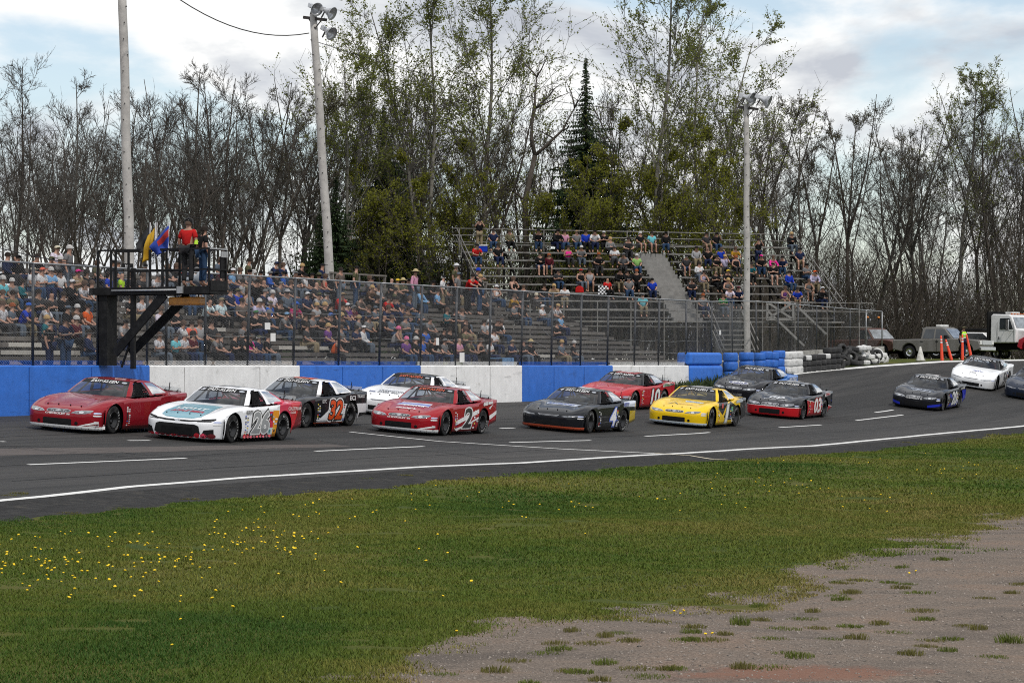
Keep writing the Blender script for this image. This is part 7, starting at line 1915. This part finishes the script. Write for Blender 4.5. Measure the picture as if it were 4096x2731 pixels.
# a white wagon behind, only its rear corner shows
p = at_d(980, 166)
rt = empty('parked_car', Matrix.Translation(p) @ Matrix.Rotation(R(-30), 4, 'Z'), 'white wagon with roof rack behind the dark grey pickup', 'car')
o = MB().prism([(2.2, .5), (2.2, .95), (1.2, 1.05), (.5, 1.62), (-1.7, 1.66), (-2.1, 1.1), (-2.15, .5)], -.88, .88).build('body', M_TRW, rt); bevel(o, .08, 3)
o = MB().box((-.6, 0, 1.80), (2.0, 1.2, .16)).build('roof_box', M_UND, rt); bevel(o, .06)
for s in (1, -1): MB().add([(1.0, s * .89, 1.1), (.5, s * .885, 1.55), (-1.6, s * .885, 1.58), (-1.85, s * .89, 1.12)], [(0, 1, 2, 3)]).build('side_window', M_CG, rt)
for x in (1.35, -1.35):
    for y in (.80, -.80): wheel(rt, x, y, .33, .2, M_CHROME)
# cones and posts
M_CONE = mat('white_cone', (.55, .54, .50), .7, var=.15, dirt=(.30, .28, .25), dscale=6); M_DEL = mat('orange_post', (.80, .075, .03), .5, var=.1); M_REF = mat('reflective_band', (.70, .70, .70), .4)
p = on_ground(920.4, 360.2, 100, 220)
cn = empty('traffic_cone', Matrix.Translation(p), 'faded white traffic cone at the track edge', 'cone')
MB().lathe([(.22, .04), (.045, .72), (.03, .74), (.0, .74)], 16).build('cone', M_CONE, cn, True); MB().box((0, 0, .02), (.46, .46, .04)).build('base', M_CONE, cn)
for k, (px, py, ty, lx) in enumerate([(942, 360, 335, -.05), (951.5, 359.6, 338, -.32), (962.4, 359.4, 334, .0), (971.5, 359, 333, -.28)]):
    p = on_ground(px, py, 100, 220); h = (py - ty) / FPX * p.y
    dl = empty('delineator_post', Matrix.Translation(p) @ Matrix.Rotation(math.atan2(lx, h), 4, 'Y'), '%s orange delineator post at the track edge, %s' % (['upright', 'shorter leaning', 'upright', 'leaning'][k], ['leftmost', 'second from left', 'third from left', 'rightmost'][k]), 'delineator', 'orange posts beside the grey pickup')
    MB().lathe([(.085, 0), (.075, h * .5), (.055, h * .8), (.05, h * .93), (.03, h), (.0, h)], 12).build('post', M_DEL, dl, True)
    if k < 3:
        for q in (.70, .80): MB().lathe([(.095 - .045 * q, h * q), (.092 - .045 * q, h * (q + .055))], 12).build('band', M_REF, dl, True)
# marshal
p = at_d(963, 151)
ms = person(Matrix.Translation(p) @ Matrix.Rotation(R(40), 4, 'Z'), 'stand', 'black', 'cap', 'marshal in lime safety vest standing by the grey pickup', None, 'short', 'long', 'navy', 'camo', scale=1.03)
b_, s_, t_, hp_ = proto('stand', 'none', 'long')
vt = link('safety_vest', s_, ms); vt.material_slots[0].link = 'OBJECT'; vt.material_slots[0].material = mat('hi_vis_lime', (.48, .82, .03), .6, var=.1); vt.scale = (1.08, 1.14, 1.0)
for z in (1.12, 1.30): MB().lathe([(.19, z), (.192, z + .05)], 14).build('reflective_strip', M_REF, vt)
# small things in the stands
for a_ in POLE_SIGNS: pole_sign(*a_)
M_PAPER = mat('white_board', (.70, .70, .69), .7, var=.06)
for k, (px, py, w_, h_) in enumerate([(437.5, 341, .16, .26), (462, 357, .27, .36), (267.5, 325.7, .25, .22), (273, 336.7, .23, .26), (720, 332, .12, .22)]):
    fpt = fpath(px); d_ = fpt.y - .12; p = at_depth(px, py, d_)
    o = MB().box((0, 0, 0), (w_, .012, h_)).build('fence_sign', M_PAPER, None); o.location = p; o.rotation_euler = (0, 0, math.atan2(UY, UX) * .8)
    tag(o, 'white board tied to the chain link fence, %s from the left' % ['third', 'fourth', 'first', 'second', 'fifth'][k], 'sign', 'white boards on the fence')
x, y = on_wline(501, -1.2); tb_ = empty('folding_table', Matrix.Translation((x, y, 1.06)) @ TRK, 'blue covered table at the foot of the timber bleachers', 'table')
MB().box((0, 0, .62), (1.0, .6, .04)).build('table_top', cloth_m('lblue'), tb_); MB().box((0, -.31, .36), (1.0, .02, .52)).build('cloth', cloth_m('lblue'), tb_)
for sx in (-.45, .45):
    for sy in (-.25, .25): MB().box((sx, sy, .3), (.04, .04, .6)).build('leg', M_POST, tb_)
def far_spot(px, py, k):
    yy, zz = mrow(k); kx = (px - CX) / FPX; A_ = ML @ Vector((0, yy, 0)); D_ = ML.to_3x3() @ Vector((1, 0, 0)); t_ = (kx * A_.y - A_.x) / (D_.x - kx * D_.y); P_ = A_ + D_ * t_; return Vector((P_.x, P_.y, zz))
cb_ = empty('cooler_box', Matrix.Translation(far_spot(483, 249, 7)), 'blue cooler box on the steel bleachers near the top left', 'cooler')
o = MB().box((0, 0, .16), (.46, .30, .32)).build('box', cloth_m('royal'), cb_); bevel(o, .03); o = MB().box((0, 0, .35), (.48, .32, .05)).build('lid', M_PAPER, cb_)
bg_ = empty('bag', Matrix.Translation(far_spot(579.5, 287, 2)), 'red bag on the steel bleachers beside the chequered cloth', 'bag')
o = MB().prism([(-.22, 0), (.22, 0), (.20, .26), (.08, .34), (-.08, .34), (-.20, .26)], -.12, .12).build('sack', cloth_m('red'), bg_); bevel(o, .05, 3)
MB().tube([(-.08, 0, .33), (0, 0, .44), (.08, 0, .33)], .015, 6).build('handle', cloth_m('maroon'), bg_)
ck = MB(); P0 = far_spot(598, 286, 2)
for i in range(6):
    for j in range(5): ck.add([(i * .09 + a * .09, -.15 - .03 * math.sin(i), .36 - j * .09 - b * .09) for a, b in ((0, 0), (1, 0), (1, 1), (0, 1))], [(0, 1, 2, 3)], (i + j) % 2)
o = ck.build('chequered_flag', [MF['white'], MF['black']], None); o.location = P0; md = o.modifiers.new('t', 'SOLIDIFY'); md.thickness = .006
tag(o, 'black and white chequered cloth draped on the steel bleachers', 'flag')
# drivers
for k, (rt, M) in enumerate(CARS):
    lab = rt['label'].split(' stock car')[0]
    det = ['leading beside the blue wall', 'with pale blue hood', 'with orange door number', 'half hidden behind the red one', 'with black door number', 'with orange front lip', 'hugging the white wall', 'ahead of the black and red one', 'beside the blue tyre stacks', 'behind the yellow one', 'entering the straight', 'rounding the turn', 'at the right edge'][k]
    person(M @ Matrix.Translation((-.52, .38, .30)) @ Matrix.Rotation(R(90), 4, 'Z'), 'sit', 'white' if k % 3 else 'lgrey', 'helmet', 'helmeted driver inside the %s car, %s' % (lab, det), 'race drivers', 'long', 'long', 'charcoal', ['white', 'black', 'red'][k % 3], scale=.92)
# ================================================================ FLOWERS AND TUFTS
M_DAND = mat('dandelion_yellow', (.85, .58, .01), .7, var=.15, scale=30); M_STEM = mat('dandelion_stem', (.07, .11, .03), .7)
def dand_mesh(seed):
    g_ = random.Random(seed); mb = MB(); h = g_.uniform(.04, .09); lx, ly = g_.gauss(0, .02), g_.gauss(0, .02)
    mb.tube([(0, 0, -.02), (lx * .5, ly * .5, h * .6), (lx, ly, h)], .004, 3, mi=1, caps=False)
    T = Matrix.Translation((lx, ly, h)) @ Matrix.Rotation(g_.uniform(-.4, .4), 4, 'X') @ Matrix.Rotation(g_.uniform(-.4, .4), 4, 'Y')
    mb.lathe([(.004, -.006), (.017, .0), (.019, .006), (.013, .013), (.0, .015)], 8, mi=0, M=T)
    return mb.mesh('dandelion', [M_DAND, M_STEM])
DM = [dand_mesh(k) for k in range(8)]
g = random.Random(33); nd = 0; spots = []
cl = [(60, 545, 60, 14), (25, 560, 40, 16), (130, 560, 60, 18), (190, 558, 45, 16), (245, 535, 50, 16), (290, 545, 35, 14), (330, 520, 60, 18), (120, 590, 90, 18), (70, 575, 60, 14), (400, 505, 80, 16), (540, 510, 90, 18), (660, 505, 90, 16), (780, 480, 90, 12), (880, 470, 80, 10), (960, 468, 60, 10), (850, 500, 90, 14), (300, 590, 120, 22), (180, 610, 110, 25), (420, 560, 100, 25)]
wt = [3.2, 2.6, 3.4, 3.2, 3.2, 2.4, 2.0, 2.2, 2.6, 1.4, 1.6, 1.6, 2.0, 1.8, 1.4, 1.4, .9, .7, .6]
while nd < 300:
    cx_, cy_, sx_, sy_ = g.choices(cl, wt)[0]; px, py = g.gauss(cx_, sx_ * .6), g.gauss(cy_, sy_ * .7)
    if not (-5 < px < 1028 and 440 < py < 676): continue
    p = on_ground(px, py); s, w = xy_to_sw(p.x, p.y)
    if w - float(w_out(s)) < float(apron_edge(s)) + .1 or float(grass_amount(p.x, p.y)) < .55: continue
    o = link('dandelion', DM[nd % 8]); o.location = p - Vector((0, 0, .012)); o.rotation_euler = (0, 0, g.uniform(0, 6)); o.scale = (g.uniform(.7, 1.15),) * 3
    tag(o, 'yellow dandelion flowering in the infield grass', 'dandelion', 'dandelions in the infield grass'); nd += 1
M_TUF = mat('tuft_green', (.105, .130, .026), .75, var=.4, scale=12, spec=.15); M_TUFD = mat('tuft_olive', (.135, .125, .040), .8, var=.4, scale=12, spec=.15)
TM = [tuft_mesh(150, .042, .13, 1, M_TUF, .004), tuft_mesh(150, .028, .17, 2, M_TUFD, .004), tuft_mesh(130, .05, .12, 3, M_TUFD, .004), tuft_mesh(140, .022, .19, 4, M_TUF, .004), tuft_mesh(150, .09, .14, 5, M_TUF, .004)]
for m_ in TM: m_.name = 'tuft'
t7 = '985,950 1020,955 1070,1015 985,1028 1015,1053 395,1205 525,1180 640,1230 510,1095 775,1022 840,1128 775,1172 1065,1218 860,1228 1105,1290 935,1292 1515,1175 1500,1122 2050,1015 2035,1310 1655,1365 1555,1302 1435,1385 1925,1402 1670,1295 1520,1338 410,1465 580,1462 90,1298 220,1300 300,1265 585,1290 1620,812 1885,1045 1370,985 1410,960 1300,952 1110,938 1840,1232 1330,1252 1380,860 2110,962 110,1222 690,1377 760,1402 1760,1212 1240,1203 1480,1012 10,1475'
t6 = '1320,1318 1400,1278 1040,1375 1130,1354 1100,1318 1550,1305 1480,1255 1400,1440 1590,1470 1370,1545 1660,1520 940,1560 840,1425 740,1490 395,1505 1240,1495 1170,1488 1790,1474 1920,1298 1920,1252 1700,1188 1200,1244 1460,1175'
pts = [(675 + .1644 * float(a.split(',')[0]), 425 + .1644 * float(a.split(',')[1])) for a in t7.split()] + [(375 + .1644 * float(a.split(',')[0]), 425 + .1644 * float(a.split(',')[1])) for a in t6.split()]
for k, (px, py) in enumerate(pts):
    p = on_ground(px, py); big = k in (5, 19)
    o = link('grass_tuft', TM[4] if big else TM[k % 4]); o.location = p - Vector((0, 0, .01)); o.rotation_euler = (0, 0, k * 1.7); o.scale = (.75 + .4 * ((k * 7) % 5) / 4,) * 2 + (.9 + .2 * (k % 3),)
    if big: tag(o, 'largest spiky grass tuft on the gravel, %s' % ('near the bottom centre' if k == 5 else 'near the right edge'), 'grass tuft', 'grass tufts on the gravel')
    else: tag(o, 'small grass tuft growing out of the bare gravel', 'grass tuft', 'grass tufts on the gravel')
for k, (px, py) in enumerate([(4, 494.5), (10, 494), (18, 493), (66, 512), (120, 507), (190, 499), (270, 488.5), (360, 477.5), (405, 475), (480, 470.5), (600, 463), (690, 461), (760, 455), (820, 451), (905, 442), (960, 438)]):
    p = on_ground(px, py); o = link('apron_weed', TM[[1, 3, 2][k % 3]]); o.location = p - Vector((0, 0, .01)); o.rotation_euler = (0, 0, k); o.scale = (1.6, 1.6, 1.0)
    tag(o, 'low weed rooted in the crumbling asphalt edge', 'weed', 'weeds along the inner edge of the track')
for k, (px, py) in enumerate([(674, 614), (679, 613.5), (683, 614), (707, 634.5), (711, 634), (909, 574.5), (915, 573)]):
    p = on_ground(px, py); o = link('dandelion', DM[k]); o.location = p - Vector((0, 0, .03)); o.scale = (.85,) * 3
    tag(o, 'yellow dandelion flowering on the gravel', 'dandelion', 'dandelions on the gravel')
bpy.data.scenes.remove(TMP)
bpy.context.view_layer.update()
